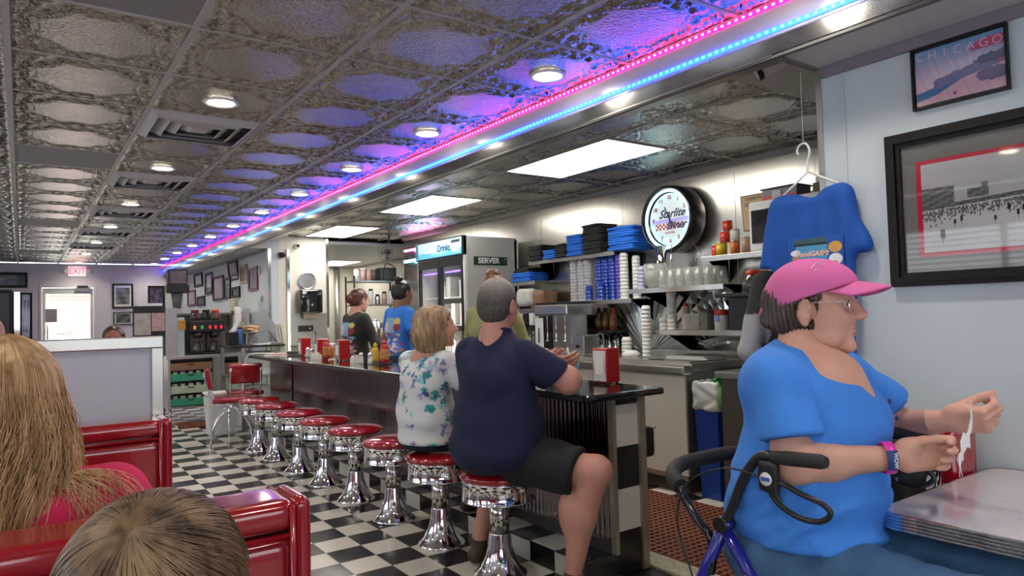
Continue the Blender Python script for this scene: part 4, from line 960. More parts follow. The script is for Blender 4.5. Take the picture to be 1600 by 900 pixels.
# ------------------------------------------------------------------ kitchen side
t = thing('back_counter', 'long cooler counter with off-white front and rounded steel edge, across the aisle', 'cooler', (4.18, 3.28, 0))
def A(nm, bm, m_, lab=None, **k): return at(obj(nm, bm, m_, t, label=lab, **k))
offw = M('offwhite_panel', (0.60,0.585,0.53), 0.35, var=0.03)
A('front_panel', B(3.80, 4.56, 3.285, 5.95, 0.13, 0.835), offw)
A('end_panel', B(3.815, 4.55, 3.28, 3.2845, 0.13, 0.86), M('grey_steel_side', (0.24,0.25,0.25), 0.35, 0.7))
A('kick', B(3.84, 4.5, 3.31, 5.95, 0.0, 0.13), M('kick_brown', (0.06,0.04,0.03), 0.6)); A('kick_strip', B(3.795, 3.80, 3.285, 5.95, 0.10, 0.135), M('kick_strip_brown', (0.20,0.14,0.09), 0.45))
A('front_edge', B(3.775, 3.86, 3.27, 5.95, 0.838, 0.905, 0.016), steel)
A('top', B(3.86, 4.585, 3.27, 5.95, 0.86, 0.915, 0.004), steel_soft)
for k, (a, c) in enumerate(((3.32,4.05),(4.08,4.8),(4.83,5.5))): A('sliding_lid', B(3.90, 4.30, a, c, 0.915, 0.925, 0.003), steel); A('lid_handle', B(3.93, 3.97, (a+c)/2-0.06, (a+c)/2+0.06, 0.925, 0.931), dark)
A('backsplash', B(4.55, 4.585, 3.27, 5.95, 0.915, 0.96), steel)
# sunburst sheets between counter and shelves
for k, (yc, zc) in enumerate(((4.38, 0.905), (3.50, 0.93))):
    fs = struct('trim_%d' % (40+k), B(4.582, 4.598, yc-0.02, yc+0.02, zc, zc+0.02), steel)
    na = 22
    me = None; bm = new(); r1 = 1.15
    w = math.pi/na
    a = bm.verts.new((0, 0, 0)); b = bm.verts.new((0, -r1*math.tan(w/2), r1)); c = bm.verts.new((-0.022, 0, r1)); d_ = bm.verts.new((0, r1*math.tan(w/2), r1)); e = bm.verts.new((0.002, 0, r1))
    bm.faces.new((a, c, b)); bm.faces.new((a, d_, c)); bm.faces.new((b, c, d_))
    pm = bpy.data.meshes.new('fan_facet'); bm.to_mesh(pm); bm.free(); pm.materials.append(M('sunburst_steel', (0.55,0.60,0.60), 0.20, 1.0, var=0.06))
    for q in range(na):
        ang = -math.pi/2+(q+0.5)*w
        lim = 0.52 if k == 0 else 0.50
        s_ = min(1.0, lim/max(math.cos(ang), 1e-3)/r1, (0.50 if k == 0 else 0.42)/max(abs(math.sin(ang)), 1e-3)/r1)
        if k == 0 and ang < 0: s_ = min(1.0, lim/max(math.cos(ang), 1e-3)/r1)
        o = bpy.data.objects.new('fan_facet', pm); link(o, fs); o.location = (4.597, yc, zc); o.rotation_euler = (-ang, 0, 0); o.scale = (1, s_, s_); o['kind'] = 'structure'
# shelves
def shelf(lab, x0, y0, y1, z, brackets=(), xb=XK-0.006):
    t = thing('wall_shelf', lab, 'shelf', ((x0+xb)/2, (y0+y1)/2, z))
    at(obj('board', B(x0, xb, y0, y1, z-0.004, z), steel, t)); at(obj('front_lip', B(x0-0.004, x0, y0, y1, z-0.038, z+0.001, 0.0015), M('shelf_lip', (0.62,0.61,0.58), 0.25, 0.9), t))
    for y in brackets:
        bm = new(); vs = [bm.verts.new(p) for p in ((x0+0.02,y,z-0.005),(xb,y,z-0.005),(xb,y,z-0.20))]; f = bm.faces.new(vs)
        bmesh.ops.solidify(bm, geom=[f], thickness=0.004); at(obj('bracket', bm, steel_soft, t))
    return t
shelf('highest steel shelf, carrying folded shirts left of the neon clock', 4.345, 4.52, 5.80, 1.845, (4.54, 5.7))
shelf('steel shelf of blue and clear cup stacks', 4.30, 4.28, 5.22, 1.408, (4.30,))
shelf('short low steel shelf with one pile of blue shirts', 4.34, 5.70, 6.15, 1.640, ())
shelf('steel shelf with upturned glasses and water pitcher', 4.10, 3.16, 4.10, 1.478, (3.18, 4.05))
shelf('steel shelf with food cans and the microwave', 4.29, 1.9, 3.50, 1.700, (3.48,))
shelf('lowest steel shelf with white cup stacks and containers', 4.19, 2.6, 3.93, 1.140, (3.86,))
# folded shirts
cb = M('shirt_blue', lin('#1f6ad0'), 0.85, var=0.12, nscale=30); ck_ = M('shirt_black', (0.014,0.014,0.016), 0.85, var=0.3, nscale=30)
def folded(x, y, z, n, mt_, lab, grp, w=0.26, th=0.022, sp=0.0):
    pr = []
    for v in range(3):
        b_ = Body((-0.17,-0.17,-0.02), (0.17,0.17,0.05), 0.011)
        b_.rbox((0,0,th/2), (0.13,w/2,th/2+0.002), th/2, 0)
        b_.disp(lambda X,Y,Z: 0.0035*snoise(X,Y,Z,40,v)); V_, Q_ = b_.mesh(1); pr.append(mesh_np('folded_shirt', V_, Q_)); pr[-1].materials.append(mt_); pr[-1].polygons.foreach_set('use_smooth', [True]*len(pr[-1].polygons))
    for k in range(n):
        o = bpy.data.objects.new('folded_shirt', pr[k % 3]); COL.objects.link(o)
        o.location = (x+0.006*math.sin(k*2.1), y+0.008*math.cos(k*1.7)+sp*k, z+k*th+0.001); o.rotation_euler = (0.0, 0, 0.06*math.sin(k*3.3))
        pos = 'top one' if k == n-1 else ('lowest' if k == 0 else ordn[0:0] or ['', 'second', 'third', 'fourth', 'fifth', 'sixth', 'seventh', 'eighth', 'ninth', 'tenth', 'eleventh'][k]+ ' from bottom')
        tag(o, ('%s, %s' % (lab, pos)), 'shirt', grp)
folded(4.44, 5.66, 1.845, 7, ck_, 'folded black shirt, far left pile on the high shelf', 'folded shirts on the high shelf', 0.23)
folded(4.44, 5.425, 1.845, 4, cb, 'folded blue shirt, low pile between two black piles', 'folded shirts on the high shelf', 0.19)
folded(4.44, 5.24, 1.845, 6, ck_, 'folded black shirt, narrow pile beside the middle blue pile', 'folded shirts on the high shelf', 0.16)
folded(4.44, 5.04, 1.845, 9, cb, 'folded blue shirt, middle pile of the high shelf', 'folded shirts on the high shelf', 0.22)
folded(4.44, 4.79, 1.845, 12, ck_, 'folded black shirt, tallest pile of the high shelf', 'folded shirts on the high shelf', 0.25, 0.0225)
folded(4.46, 4.43, 1.845, 9, cb, 'folded blue shirt, wide pile nearest the neon clock', 'folded shirts on the high shelf', 0.32, 0.023)
folded(4.45, 5.92, 1.640, 4, cb, 'folded blue shirt, pile on the short shelf', 'folded shirts on the short shelf', 0.32, 0.024)
folded(4.45, 5.92, 1.74, 2, ck_, 'folded black shirt, capping the short shelf pile', 'folded shirts on the short shelf', 0.26, 0.022)
# cup stacks
def cups(x, y, z, h, r, mt_, lab, grp=None, up=False, step=0.03, r2=None):
    t = thing('cup_stack', lab, 'cups', (x, y, z), 0, grp); r2 = r2 or r*0.72
    n = max(1, int(h/step)); pr = []
    for k in range(n):
        z0 = k*h/n; pr += [(r*0.93, z0), (r, z0+0.002), (r, z0+0.006), (r*0.93, z0+0.008)]
    pr = [(0.001, 0)]+pr+[(r2, h), (0.001, h)]
    obj('cups', L(pr, 18), mt_, t); return t
cl = M('clear_cup', (0.62,0.64,0.68), 0.12, var=0, alpha=0.5, coat=0.5); bc = M('blue_cup', (0.015,0.06,0.42), 0.12, var=0.1, coat=0.5, alpha=0.85); pc = M('purple_cup', (0.10,0.06,0.42), 0.12, coat=0.5, alpha=0.9)
wc = M('paper_cup', (0.72,0.71,0.68), 0.5, var=0.02)
G1 = 'plastic cup stacks on the cup shelf'
for y, lb in ((5.14,'leftmost clear stack of plastic cups'),(5.03,'second clear cup stack from the left'),(4.945,'third clear cup stack, beside the blue ones')): cups(4.40, y, 1.409, 0.40, 0.045, cl, lb, G1)
cups(4.36, 4.885, 1.409, 0.14, 0.038, bc, 'short stack of dark blue cups in front of the tall ones', G1)
for y, lb in ((4.80,'leftmost tall stack of blue plastic cups'),(4.71,'second tall stack of blue plastic cups'),(4.62,'third tall stack of blue plastic cups')): cups(4.42, y, 1.409, 0.41, 0.044, bc, lb, G1)
cups(4.345, 4.70, 1.409, 0.17, 0.038, bc, 'short blue cup stack with a white emblem before the tall blue stacks', G1)
cups(4.42, 4.53, 1.409, 0.41, 0.042, pc, 'purple blue cup stack right of the blue stacks', G1)
cups(4.38, 4.435, 1.409, 0.41, 0.040, wc, 'tall white paper cup stack right of the purple stack', G1); cups(4.44, 4.345, 1.409, 0.38, 0.038, wc, 'second white paper cup stack, at the shelf end', G1)
gc = M('drink_glass', (0.62,0.64,0.60), 0.06, var=0, alpha=0.28, coat=1.0)
cups(4.20, 4.05, 1.479, 0.19, 0.032, M('lilac_cup', (0.42,0.38,0.60), 0.3, coat=0.5), 'narrow lilac steel cup stack left of the pitcher')
t = thing('water_pitcher', 'clear plastic water pitcher on the glasses shelf', 'pitcher', (4.20, 3.91, 1.479)); obj('body', L([(0.05,0.0),(0.078,0.04),(0.085,0.12),(0.084,0.20),(0.080,0.20),(0.076,0.10),(0.05,0.01),(0.001,0.008)], 24), gc, t); obj('water', L([(0.001,0.01),(0.052,0.012),(0.076,0.05),(0.081,0.14),(0.001,0.14)], 24), M('water', (0.50,0.50,0.44), 0.1, alpha=0.5), t); obj('handle', T(bez([(0,-0.08,0.17),(0,-0.13,0.16),(0,-0.125,0.07),(0,-0.08,0.06)], 5), 0.008), gc, t)
t = thing('shaker_tin', 'tall steel milkshake tin standing behind the pitcher', 'tin', (4.38, 3.99, 1.479)); obj('body', L([(0.035,0),(0.045,0.36),(0.001,0.36)], 20), chrome, t); obj('spoon', T([(0.02,-0.06,0.0),(0.02,-0.10,0.36)], 0.006), chrome, t)
k = 0
for xx in (4.16, 4.27, 4.38):
    for y in (3.78, 3.69, 3.60, 3.51, 3.42, 3.33):
        o_ = (xx-4.16)*0.2
        t = thing('drinking_glass', ['front', 'middle', 'back'][int((xx-4.15)/0.11)]+' row upturned glass, number '+['one next to the pitcher', 'two from the pitcher', 'three from the pitcher', 'four from the pitcher', 'five from the pitcher', 'six, farthest from the pitcher'][k % 6], 'glass', (xx, y+o_, 1.479), 0, 'upturned glasses on the shelf'); t['label'] = t['label'].replace(', number', ',')
        obj('glass', L([(0.040,0.0),(0.041,0.004),(0.030,0.145),(0.001,0.15),(0.001,0.143),(0.027,0.138),(0.037,0.0)], 16), gc, t); k += 1
# shelf with cans
red = M('can_red', (0.55,0.04,0.02), 0.3); yel = M('can_yellow', (0.60,0.42,0.03), 0.3); org = M('can_orange', (0.60,0.16,0.03), 0.35, var=0.5, nscale=40)
def can(x, y, z, r, h, body, lab, top=steel):
    t = thing('food_can', lab, 'can', (x, y, z), 0, 'cans on the shelf below the sign'); obj('body', L([(0.001,0),(r,0.0),(r,h*0.93),(0.001,h*0.93)], 20), body, t); obj('rim', L([(0.001,h*0.93),(r*1.03,h*0.93),(r*1.03,h),(r*0.9,h),(0.001,h*0.97)], 20), top, t)
can(4.36,3.42,1.701,0.030,0.09,red,'red can at the left end of the can shelf'); can(4.33,3.34,1.701,0.042,0.10,yel,'yellow can on the can shelf'); can(4.40,3.27,1.701,0.036,0.09,red,'dark red can behind the yellow one')
can(4.33,3.22,1.701,0.034,0.10,org,'orange patterned tin on the can shelf'); can(4.37,3.335,1.802,0.036,0.085,red,'red can stacked on the yellow can'); can(4.42,3.345,1.888,0.036,0.085,red,'highest red can of the stack'); can(4.38,3.25,1.802,0.034,0.09,M('can_white', (0.6,0.55,0.5), 0.4, var=0.2),'pale tin stacked on the dark red can')
can(4.34,3.13,1.701,0.034,0.12,M('spice_brown', (0.45,0.28,0.20), 0.4, var=0.5, nscale=40),'tall brown spice tin beside the microwave')
t = thing('framed_sign', 'tan sign with dark lines of writing leaning behind the cans', 'sign', (4.50, 3.13, 1.88)); t.rotation_euler = (0.12, 0, -math.pi/2)
obj('board', B(-0.12,0.12,-0.012,0,0,0.27), M('sign_brown', (0.14,0.09,0.05), 0.5), t); obj('sheet', B(-0.112,0.112,-0.014,-0.0125,0.008,0.262), M('sign_tan', (0.50,0.36,0.20), 0.6, var=0.08), t)
inkm = M('sign_ink', (0.05,0.03,0.02), 0.6)
for k, (s_, sz) in enumerate((('I LOVE TO', 0.030), ('COOKING', 0.036), ('WINE', 0.034), ('I EVEN', 0.030), ('PUT IT IN', 0.028), ('THE FOOD', 0.026))):
    o = obj('lettering', new(), inkm, t); bpy.data.objects.remove(o)
    tx = text('lettering', s_, sz, inkm, (0,0,0), (1,0,0), (0,0,1), None, extrude=0.0004, bold=0.0006); tx.parent = t; tx.matrix_basis = Matrix.Translation((0, -0.0146, 0.238-0.042*k)) @ Matrix(((1,0,0,0),(0,0,-1,0),(0,1,0,0),(0,0,0,1)))
t = thing('microwave', 'white microwave with dark window on the can shelf, behind the hanging shirt', 'microwave', (4.30, 3.07, 1.701)); t.rotation_euler = (0,0,0)
at(obj('case', B(4.30, 4.57, 2.52, 3.07, 1.703, 2.06, 0.015), white_plastic, t)); at(obj('door_window', B(4.292, 4.2995, 2.66, 3.045, 1.76, 2.00, 0.003), black_gloss, t)); at(obj('feet', B(4.32,4.5,2.6,3.0,1.7005,1.7035), dark, t))
t = thing('red_box', 'grey and red package lying on top of the microwave', 'box', (4.33, 2.97, 2.061)); at(obj('body', B(4.33,4.50,2.70,2.97,2.061,2.135,0.003), M('package_grey', (0.20,0.15,0.20), 0.4), t)); at(obj('red_band', B(4.326,4.33,2.70,2.97,2.063,2.085), red, t)); at(obj('pale_print', B(4.325,4.3295,2.82,2.89,2.066,2.12), M('package_print', (0.45,0.45,0.5), 0.4, var=0.5, nscale=60), t)); at(obj('lid', B(4.32,4.51,2.69,2.98,2.135,2.145), M('package_dark', (0.05,0.04,0.05), 0.5), t))
t = thing('cardboard_boxes', 'dark and cream boxes high on the shelf behind the hanger', 'boxes', (4.40, 2.5, 2.061)); at(obj('box', B(4.36,4.5,2.40,2.6,2.061,2.13), M('mud', (0.10,0.08,0.06), 0.6), t)); at(obj('tubes', B(4.36,4.5,2.42,2.58,2.131,2.17,0.01), M('binder_cream', (0,0,0)), t))
# neon wall clock
t = thing('neon_clock', 'large black rimmed neon clock reading Starlite Diner on the steel wall', 'clock', (XK, 3.955, 2.065)); t.rotation_euler = (0, 0, -math.pi/2)
NR = 0.285
obj('case', L([(0.001,-0.001),(NR*0.93,-0.001),(NR,-0.03),(NR,-0.15),(NR*0.98,-0.19),(NR*0.93,-0.205),(NR*0.90,-0.20),(NR*0.90,-0.13),(0.001,-0.13)][::-1], 56, axis='y'), M('clock_black', (0.012,0.014,0.016), 0.22, coat=0.4), t)
obj('neon_tube', T([(NR*0.845*math.cos(a), -0.165, NR*0.845*math.sin(a)) for a in np.linspace(0, 2*math.pi, 49)[:-1]], 0.012, 8, closed=True), M('neon_white', (0.7,1,1), 0.5, var=0, emit=2.3, ecol=(0.45,0.90,1.0)), t)
obj('dial', L([(0.001,-0.140),(NR*0.78,-0.139),(NR*0.78,-0.131),(0.001,-0.131)], 48, axis='y'), M('dial_white', (0.78,0.78,0.80), 0.4, var=0.02, emit=0.03, ecol=(0.95,0.93,0.95)), t)
def ct(nm, s_, sz, mt_, x, z, **k):
    tx = text(nm, s_, sz, mt_, (0,0,0), (1,0,0), (0,0,1), None, extrude=0.0008, **k); sx_ = k.get('sx', 1.0); tx.parent = t; tx.matrix_basis = Matrix.Translation((x, -0.1415, z)) @ Matrix(((1,0,0,0),(0,0,-1,0),(0,1,0,0),(0,0,0,1)))
nr = M('numeral_red', (0.45,0.04,0.05), 0.5); nbm = M('script_blue', (0.02,0.03,0.10), 0.5)
for h in range(1, 13):
    a = math.radians(90-30*h); 
    if h in (3, 4, 8): continue
    ct('numeral', str(h), 0.046, nr, 0.185*math.cos(a), 0.185*math.sin(a), bold=0.0012)
ct('lettering', 'Starlite', 0.098, nbm, 0.02, 0.045, shear=0.45, bold=0.002); ct('lettering', 'Diner', 0.090, nbm, 0.065, -0.055, shear=0.4, bold=0.002); ct('lettering', 'DAYTONA', 0.022, nr, 0.0, -0.115, bold=0.0003)
for r in range(3):
    for q in range(16):
        if (r+q) % 2 == 0: obj('check', B(-0.16+q*0.020, -0.14+q*0.020, -0.1405, -0.1397, -0.085+r*0.018, -0.067+r*0.018), nr, t)
obj('blue_band', B(-0.20,0.20,-0.1403,-0.1399,-0.028,0.005), M('band_pale', (0.45,0.42,0.85), 0.5), t)
for a, l, w in ((-0.45, 0.12, 0.005), (2.9, 0.08, 0.006)): obj('hand', B(-w, w, -0.147, -0.145, -0.02, l), nbm, t).rotation_euler = (0, a, 0)
obj('power_cord', T(bez([(0.16,-0.02,-0.24),(0.19,-0.02,-0.30),(0.15,-0.02,-0.36)], 5), 0.003, 6), white_plastic, t)
# lowest shelf
GS = 'white foam cup stacks by the lowest shelf'
cups(4.13, 3.95, 0.932, 0.41, 0.040, wc, 'tall white cup stack on the cooler left of the lowest shelf', GS); cups(4.27, 3.80, 1.141, 0.32, 0.042, wc, 'tall white cup stack on the lowest shelf', GS); cups(4.25, 3.875, 1.141, 0.10, 0.036, wc, 'short white cup stack at the left end of the lowest shelf', GS)
cups(4.17, 4.22, 0.932, 0.15, 0.045, wc, 'short white cup stack on the cooler behind the napkin dispenser', GS)
t = thing('foam_lids', 'white rounded stack of foam bowls on the cooler top', 'bowls', (4.10, 4.10, 0.926)); obj('bowls', L([(0.001,0),(0.075,0.0),(0.07,0.03),(0.04,0.05),(0.001,0.052)], 20), wc, t)
t = thing('sauce_bottle', 'clear squeeze bottle with red cap on the lowest shelf', 'bottle', (4.28, 3.665, 1.141)); obj('body', L([(0.001,0),(0.036,0),(0.036,0.17),(0.015,0.19)], 16), M('bottle_pale', (0.55,0.42,0.36), 0.25, coat=0.3), t); obj('cap', L([(0.001,0.185),(0.022,0.185),(0.018,0.21),(0.001,0.212)], 14), red, t)
t = thing('jar_row', 'dark red lidded jar behind the pecan tub', 'jar', (4.42, 3.58, 1.141)); obj('body', L([(0.001,0),(0.05,0),(0.05,0.13),(0.001,0.13)], 18), M('jar_dark', (0.12,0.05,0.04), 0.2), t); obj('lid', L([(0.001,0.13),(0.052,0.13),(0.052,0.155),(0.001,0.157)], 18), M('lid_maroon', (0.2,0.01,0.03), 0.3), t)
t = thing('food_tub', 'clear tub of nuts on the lowest shelf', 'tub', (4.28, 3.545, 1.141)); obj('tub', B(-0.08,0.08,-0.075,0.075,0,0.13,0.01), M('tub_clear', (0.45,0.42,0.38), 0.15, alpha=0.45, coat=0.5), t)
bm = new(); 
for k in range(40):
    c = bmesh.ops.create_icosphere(bm, subdivisions=1, radius=0.014)
    for v in c['verts']: v.co += Vector((rng.uniform(-.055,.055), rng.uniform(-.05,.05), 0.015+rng.rand()*0.045))
obj('nuts', bm, M('nut_brown', (0.38,0.20,0.10), 0.5, var=0.3), t, kind='stuff', smooth=True)
t = thing('food_tub', 'empty smoky clear tub right of the nuts', 'tub', (4.27, 3.43, 1.141)); obj('tub', B(-0.07,0.07,-0.035,0.035,0,0.14,0.008), M('tub_smoke', (0.25,0.24,0.24), 0.15, alpha=0.5, coat=0.5), t); obj('rim', B(-0.073,0.073,-0.038,0.038,0.14,0.147), M('tub_smoke', (0,0,0)), t)
t = thing('powder_carton', 'red and white round carton on the lowest shelf', 'carton', (4.26, 3.31, 1.141)); obj('body', L([(0.001,0),(0.052,0),(0.052,0.15),(0.001,0.15)], 20), M('carton_white', (0.65,0.62,0.58), 0.4), t); obj('red_band', L([(0.0525,0.11),(0.0527,0.152),(0.001,0.153)], 20), red, t); obj('blue_badge', B(-0.0545,-0.05,-0.018,0.018,0.06,0.11), M('badge_blue', (0.15,0.22,0.45), 0.4), t)
t = thing('coffee_warmer', 'black coffee machine at the right end of the lowest shelf', 'coffee maker', (4.32, 3.12, 1.141)); obj('body', B(-0.02,0.16,-0.10,0.10,0.03,0.26,0.01), dark, t); obj('plate', B(-0.11,0.16,-0.10,0.10,0,0.03,0.006), dark, t); obj('panel', B(-0.0225,-0.02,-0.09,0.05,0.20,0.24), M('panel_green', (0.06,0.20,0.05), 0.4, emit=0.1), t)
pot('coffee pot with orange red handle behind the grey sleeved arm', 4.05, 2.87, 1.405, OR, 1.3, grp=None)
t = thing('warmer_shelf', 'dark steel coffee warmer carrying the orange handled pot', 'shelf', (4.15, 2.85, 1.39)); at(obj('plate', B(3.97,4.57,2.70,3.14,1.375,1.404,0.004), dark, t)); at(obj('tower', B(4.10,4.56,2.72,3.12,1.145,1.374), dark, t))
cups(4.30, 3.10, 1.405, 0.09, 0.045, M('cup_black_grey', (0.10,0.10,0.11), 0.4), 'dark cup stack left of the orange handled pot')
t = thing('sheet_trays', 'flat pile of papers and trays on the cooler lid', 'trays', (4.25, 3.55, 0.9255))
for k in range(4): obj('tray', B(-0.12,0.12,-0.20+0.01*k,0.20,0.006*k,0.006*k+0.005), [white_plastic, steel_soft][k % 2], t)
for k, (yy_, m_, mm2) in enumerate(((4.88,'syrup_dark',(0.10,0.04,0.02)),(4.79,'syrup_brown',(0.16,0.05,0.02)),(4.69,'syrup_red',(0.42,0.10,0.04)))):
    t = thing('syrup_bottle', ['dark syrup bottle left in the wall rack','dark syrup bottle in the middle of the wall rack','red capped sauce bottle right in the wall rack'][k], 'bottle', (4.47, yy_, 1.13), 0, 'syrup bottles on the wall rack')
    obj('body', L([(0.001,0),(0.036,0),(0.036,0.13),(0.026,0.165),(0.001,0.17)], 16), M(m_, mm2, 0.2, coat=0.5), t); obj('cap', L([(0.001,0.165),(0.02,0.165),(0.017,0.205),(0.001,0.207)], 12), red if k == 2 else dark, t); obj('paper_label', L([(0.0365,0.03),(0.0365,0.11),(0.001,0.11)], 16), M('label_tan%d' % k, (0.30,0.15,0.07), 0.4, var=0.4, nscale=50), t)
t = thing('bottle_rack', 'black wall rack and tap under the syrup bottles', 'rack', (4.45, 4.79, 1.10)); obj('tray', B(-0.06,0.13,-0.16,0.16,0.0,0.028), dark, t); obj('tap', T(bez([(-0.02,0,-0.17),(-0.02,0,-0.02),(-0.08,0,0.0),(-0.12,0,-0.05)], 5), 0.010), chrome, t)
for q in (-0.08, 0.0, 0.10): obj('tin', L([(0.001,-0.17),(0.030,-0.17),(0.036,-0.02),(0.001,-0.02)], 16, (0.06,q,0)), chrome, t)
t = thing('steel_box', 'small square steel unit with switch on the cooler beside the drink mixer', 'machine', (4.15, 4.74, 0.926)); obj('case', B(-0.08,0.10,-0.09,0.09,0,0.17,0.005), steel, t); obj('switch', B(-0.086,-0.08,-0.03,0.02,0.055,0.085), dark, t)
t = thing('pan_set', 'black pans hanging beside the mixer', 'pans', (4.56, 5.02, 1.32)); 
for k in range(3): obj('pan', L([(0.001,0.0),(0.07,0.0),(0.08,0.03),(0.001,0.03)], 18, (-0.05*k-0.03, 0.03*k, -0.12), 'x'), dark, t)
# milkshake mixer
t = thing('drink_mixer', 'tall brushed steel milkshake mixer with hanging spindles', 'mixer', (4.12, 5.0, 0.926))
obj('base', B(-0.14,0.16,-0.20,0.20,0,0.035,0.008), steel, t); obj('tower', B(0.02,0.15,-0.17,0.17,0.035,0.35), steel, t); obj('head', B(-0.15,0.16,-0.25,0.24,0.35,0.455,0.018), steel, t); obj('lid', B(-0.14,0.15,-0.24,0.23,0.455,0.475,0.008), dark, t)
for q in (-0.13, 0.0, 0.13): obj('spindle', T([(-0.08,q,0.35),(-0.08,q,0.12)], 0.006), chrome, t); obj('disc', L([(0.001,0),(0.018,0),(0.018,0.006),(0.001,0.006)], 12, (-0.08,q,0.115)), chrome, t)
obj('side_card', B(-0.155,-0.151,0.10,0.22,0.06,0.33), white_plastic, t); obj('clip', T([(-0.16,0.16,0.10),(-0.16,0.16,0.24)], 0.006), dark, t)
t = thing('soda_dispenser', 'soda dispenser with white valves right of the man\'s head', 'dispenser', (4.25, 5.62, 0.926))
obj('case', B(-0.10,0.25,-0.28,0.28,0.0,0.42,0.01), M('soda_case', (0.10,0.10,0.11), 0.3), t); obj('drip_tray', B(-0.24,-0.10,-0.26,0.26,0,0.04,0.005), steel, t)
for q in range(5): obj('valve', B(-0.17,-0.10,-0.22+q*0.105,-0.15+q*0.105,0.26,0.38,0.008), [white_plastic, dark][q % 2], t); obj('nozzle', L([(0.001,0.20),(0.012,0.20),(0.016,0.26),(0.001,0.26)], 12, (-0.14,-0.185+q*0.105,0)), dark, t)
for q in range(4): obj('lever', T([(-0.12,-0.20+q*0.05,0.05),(-0.12,-0.20+q*0.05,0.2)], 0.005, 6), chrome, t)
t = thing('bread_bag', 'white bag and brown paper sack under the short shelf', 'bag', (4.40, 5.80, 1.35)); bb_ = Body((-0.2,-0.32,-0.02),(0.2,0.3,0.28),0.012); bb_.rbox((0,0.05,0.12),(0.12,0.14,0.09),0.05,0.02); bb_.disp(lambda X,Y,Z: 0.012*snoise(X,Y,Z,30,1)); organic('bag', bb_, M('white_bag', (0.62,0.60,0.55), 0.4), t)
bb_ = Body((-0.2,-0.35,-0.03),(0.2,0.1,0.25),0.012); bb_.rbox((0.02,-0.13,0.09),(0.10,0.13,0.09),0.03,0.02); bb_.disp(lambda X,Y,Z: 0.010*snoise(X,Y,Z,30,2)); organic('sack', bb_, M('brown_sack', (0.25,0.13,0.07), 0.6), t); obj('ledge', B(-0.12,0.17,-0.28,0.25,-0.03,0.0), steel_soft, t); obj('bracket', B(0.12,0.17,-0.02,0.02,-0.12,-0.03), steel_soft, t)
# bin and steel cabinet by the aisle
t = thing('recycling_bin', 'tall blue bin lined with a white plastic bag', 'bin', (4.02, 3.14, 0))
bm = new(); lo = [bm.verts.new(p) for p in ((-0.16,-0.08,0),(0.16,-0.08,0),(0.16,0.08,0),(-0.16,0.08,0))]; hi = [bm.verts.new(p) for p in ((-0.19,-0.10,0.70),(0.19,-0.10,0.70),(0.19,0.10,0.70),(-0.19,0.10,0.70))]
for k in range(4): bm.faces.new((lo[k], lo[(k+1)%4], hi[(k+1)%4], hi[k]))
bm.faces.new(lo[::-1]); obj('body', bm, M('bin_blue', (0.012,0.05,0.30), 0.35), t)
b_ = Body((-0.24,-0.15,0.55),(0.24,0.15,0.84),0.010); b_.rbox((0,0,0.70),(0.200,0.112,0.10),0.02,0); b_.rbox((0,0,0.76),(0.165,0.078,0.10),0.02,0,sub=True); b_.disp(lambda X,Y,Z: 0.006*np.sin(X*90+Y*40+3*np.sin(Z*30))); organic('liner_bag', b_, M('liner_white', (0.62,0.64,0.66), 0.3, coat=0.3), t)
t = thing('spray_bottle', 'green trigger spray bottle hooked on the blue bin', 'spray bottle', (3.86, 3.035, 0.63)); obj('body', L([(0.001,0),(0.034,0),(0.036,0.09),(0.024,0.13),(0.014,0.145)], 16), M('spray_green', (0.25,0.65,0.22), 0.2, alpha=0.8), t); obj('trigger', T(bez([(0,0,0.14),(0,0,0.18),(-0.02,0.0,0.195),(-0.055,0.0,0.185)], 4), 0.014), M('trigger_green', (0.02,0.50,0.08), 0.35), t); obj('hook', B(0.0,0.12,-0.004,0.004,0.10,0.11), dark, t)
t = thing('steel_cabinet', 'brushed steel cabinet to the right of the blue bin', 'cabinet', (4.18, 2.45, 0)); at(obj('body', B(3.83,4.56,1.95,3.0,0.02,0.835), M('cabinet_steel', (0.22,0.20,0.18), 0.35, 0.8, var=0.15, nscale=4), t)); at(obj('top', B(3.80,4.57,1.93,3.03,0.835,0.88,0.004), steel, t)); at(obj('feet', B(3.86,4.5,2.0,2.95,0,0.02), dark, t))
t = thing('baking_pans', 'dark pans stacked on the steel cabinet', 'pans', (4.0, 2.62, 0.881)); 
for k in range(3): obj('pan', B(-0.14,0.14,-0.13,0.13,k*0.018,k*0.018+0.013,0.004), [dark, M('pan_tan', (0.25,0.17,0.10), 0.4)][k % 2], t)
t = thing('black_mat_stack', 'black bristly rag bundle behind the counter end', 'rag', (2.70, 2.66, 0.60)); b_ = Body((-0.12,-0.1,-0.12),(0.15,0.1,0.12),0.008); b_.rbox((0,0,0),(0.07,0.05,0.08),0.02,0)
for k in range(6): b_.cap((0,0,0.01*k-0.03),(0.09+0.01*(k%3),0.02*math.sin(k),0.03*k-0.08),0.012,0.006,0.008)
organic('bristles', b_, dark, t); obj('handle', B(-0.095,-0.05,-0.01,0.01,-0.10,-0.07), M('rag_wood', (0.2,0.08,0.03), 0.6), t)
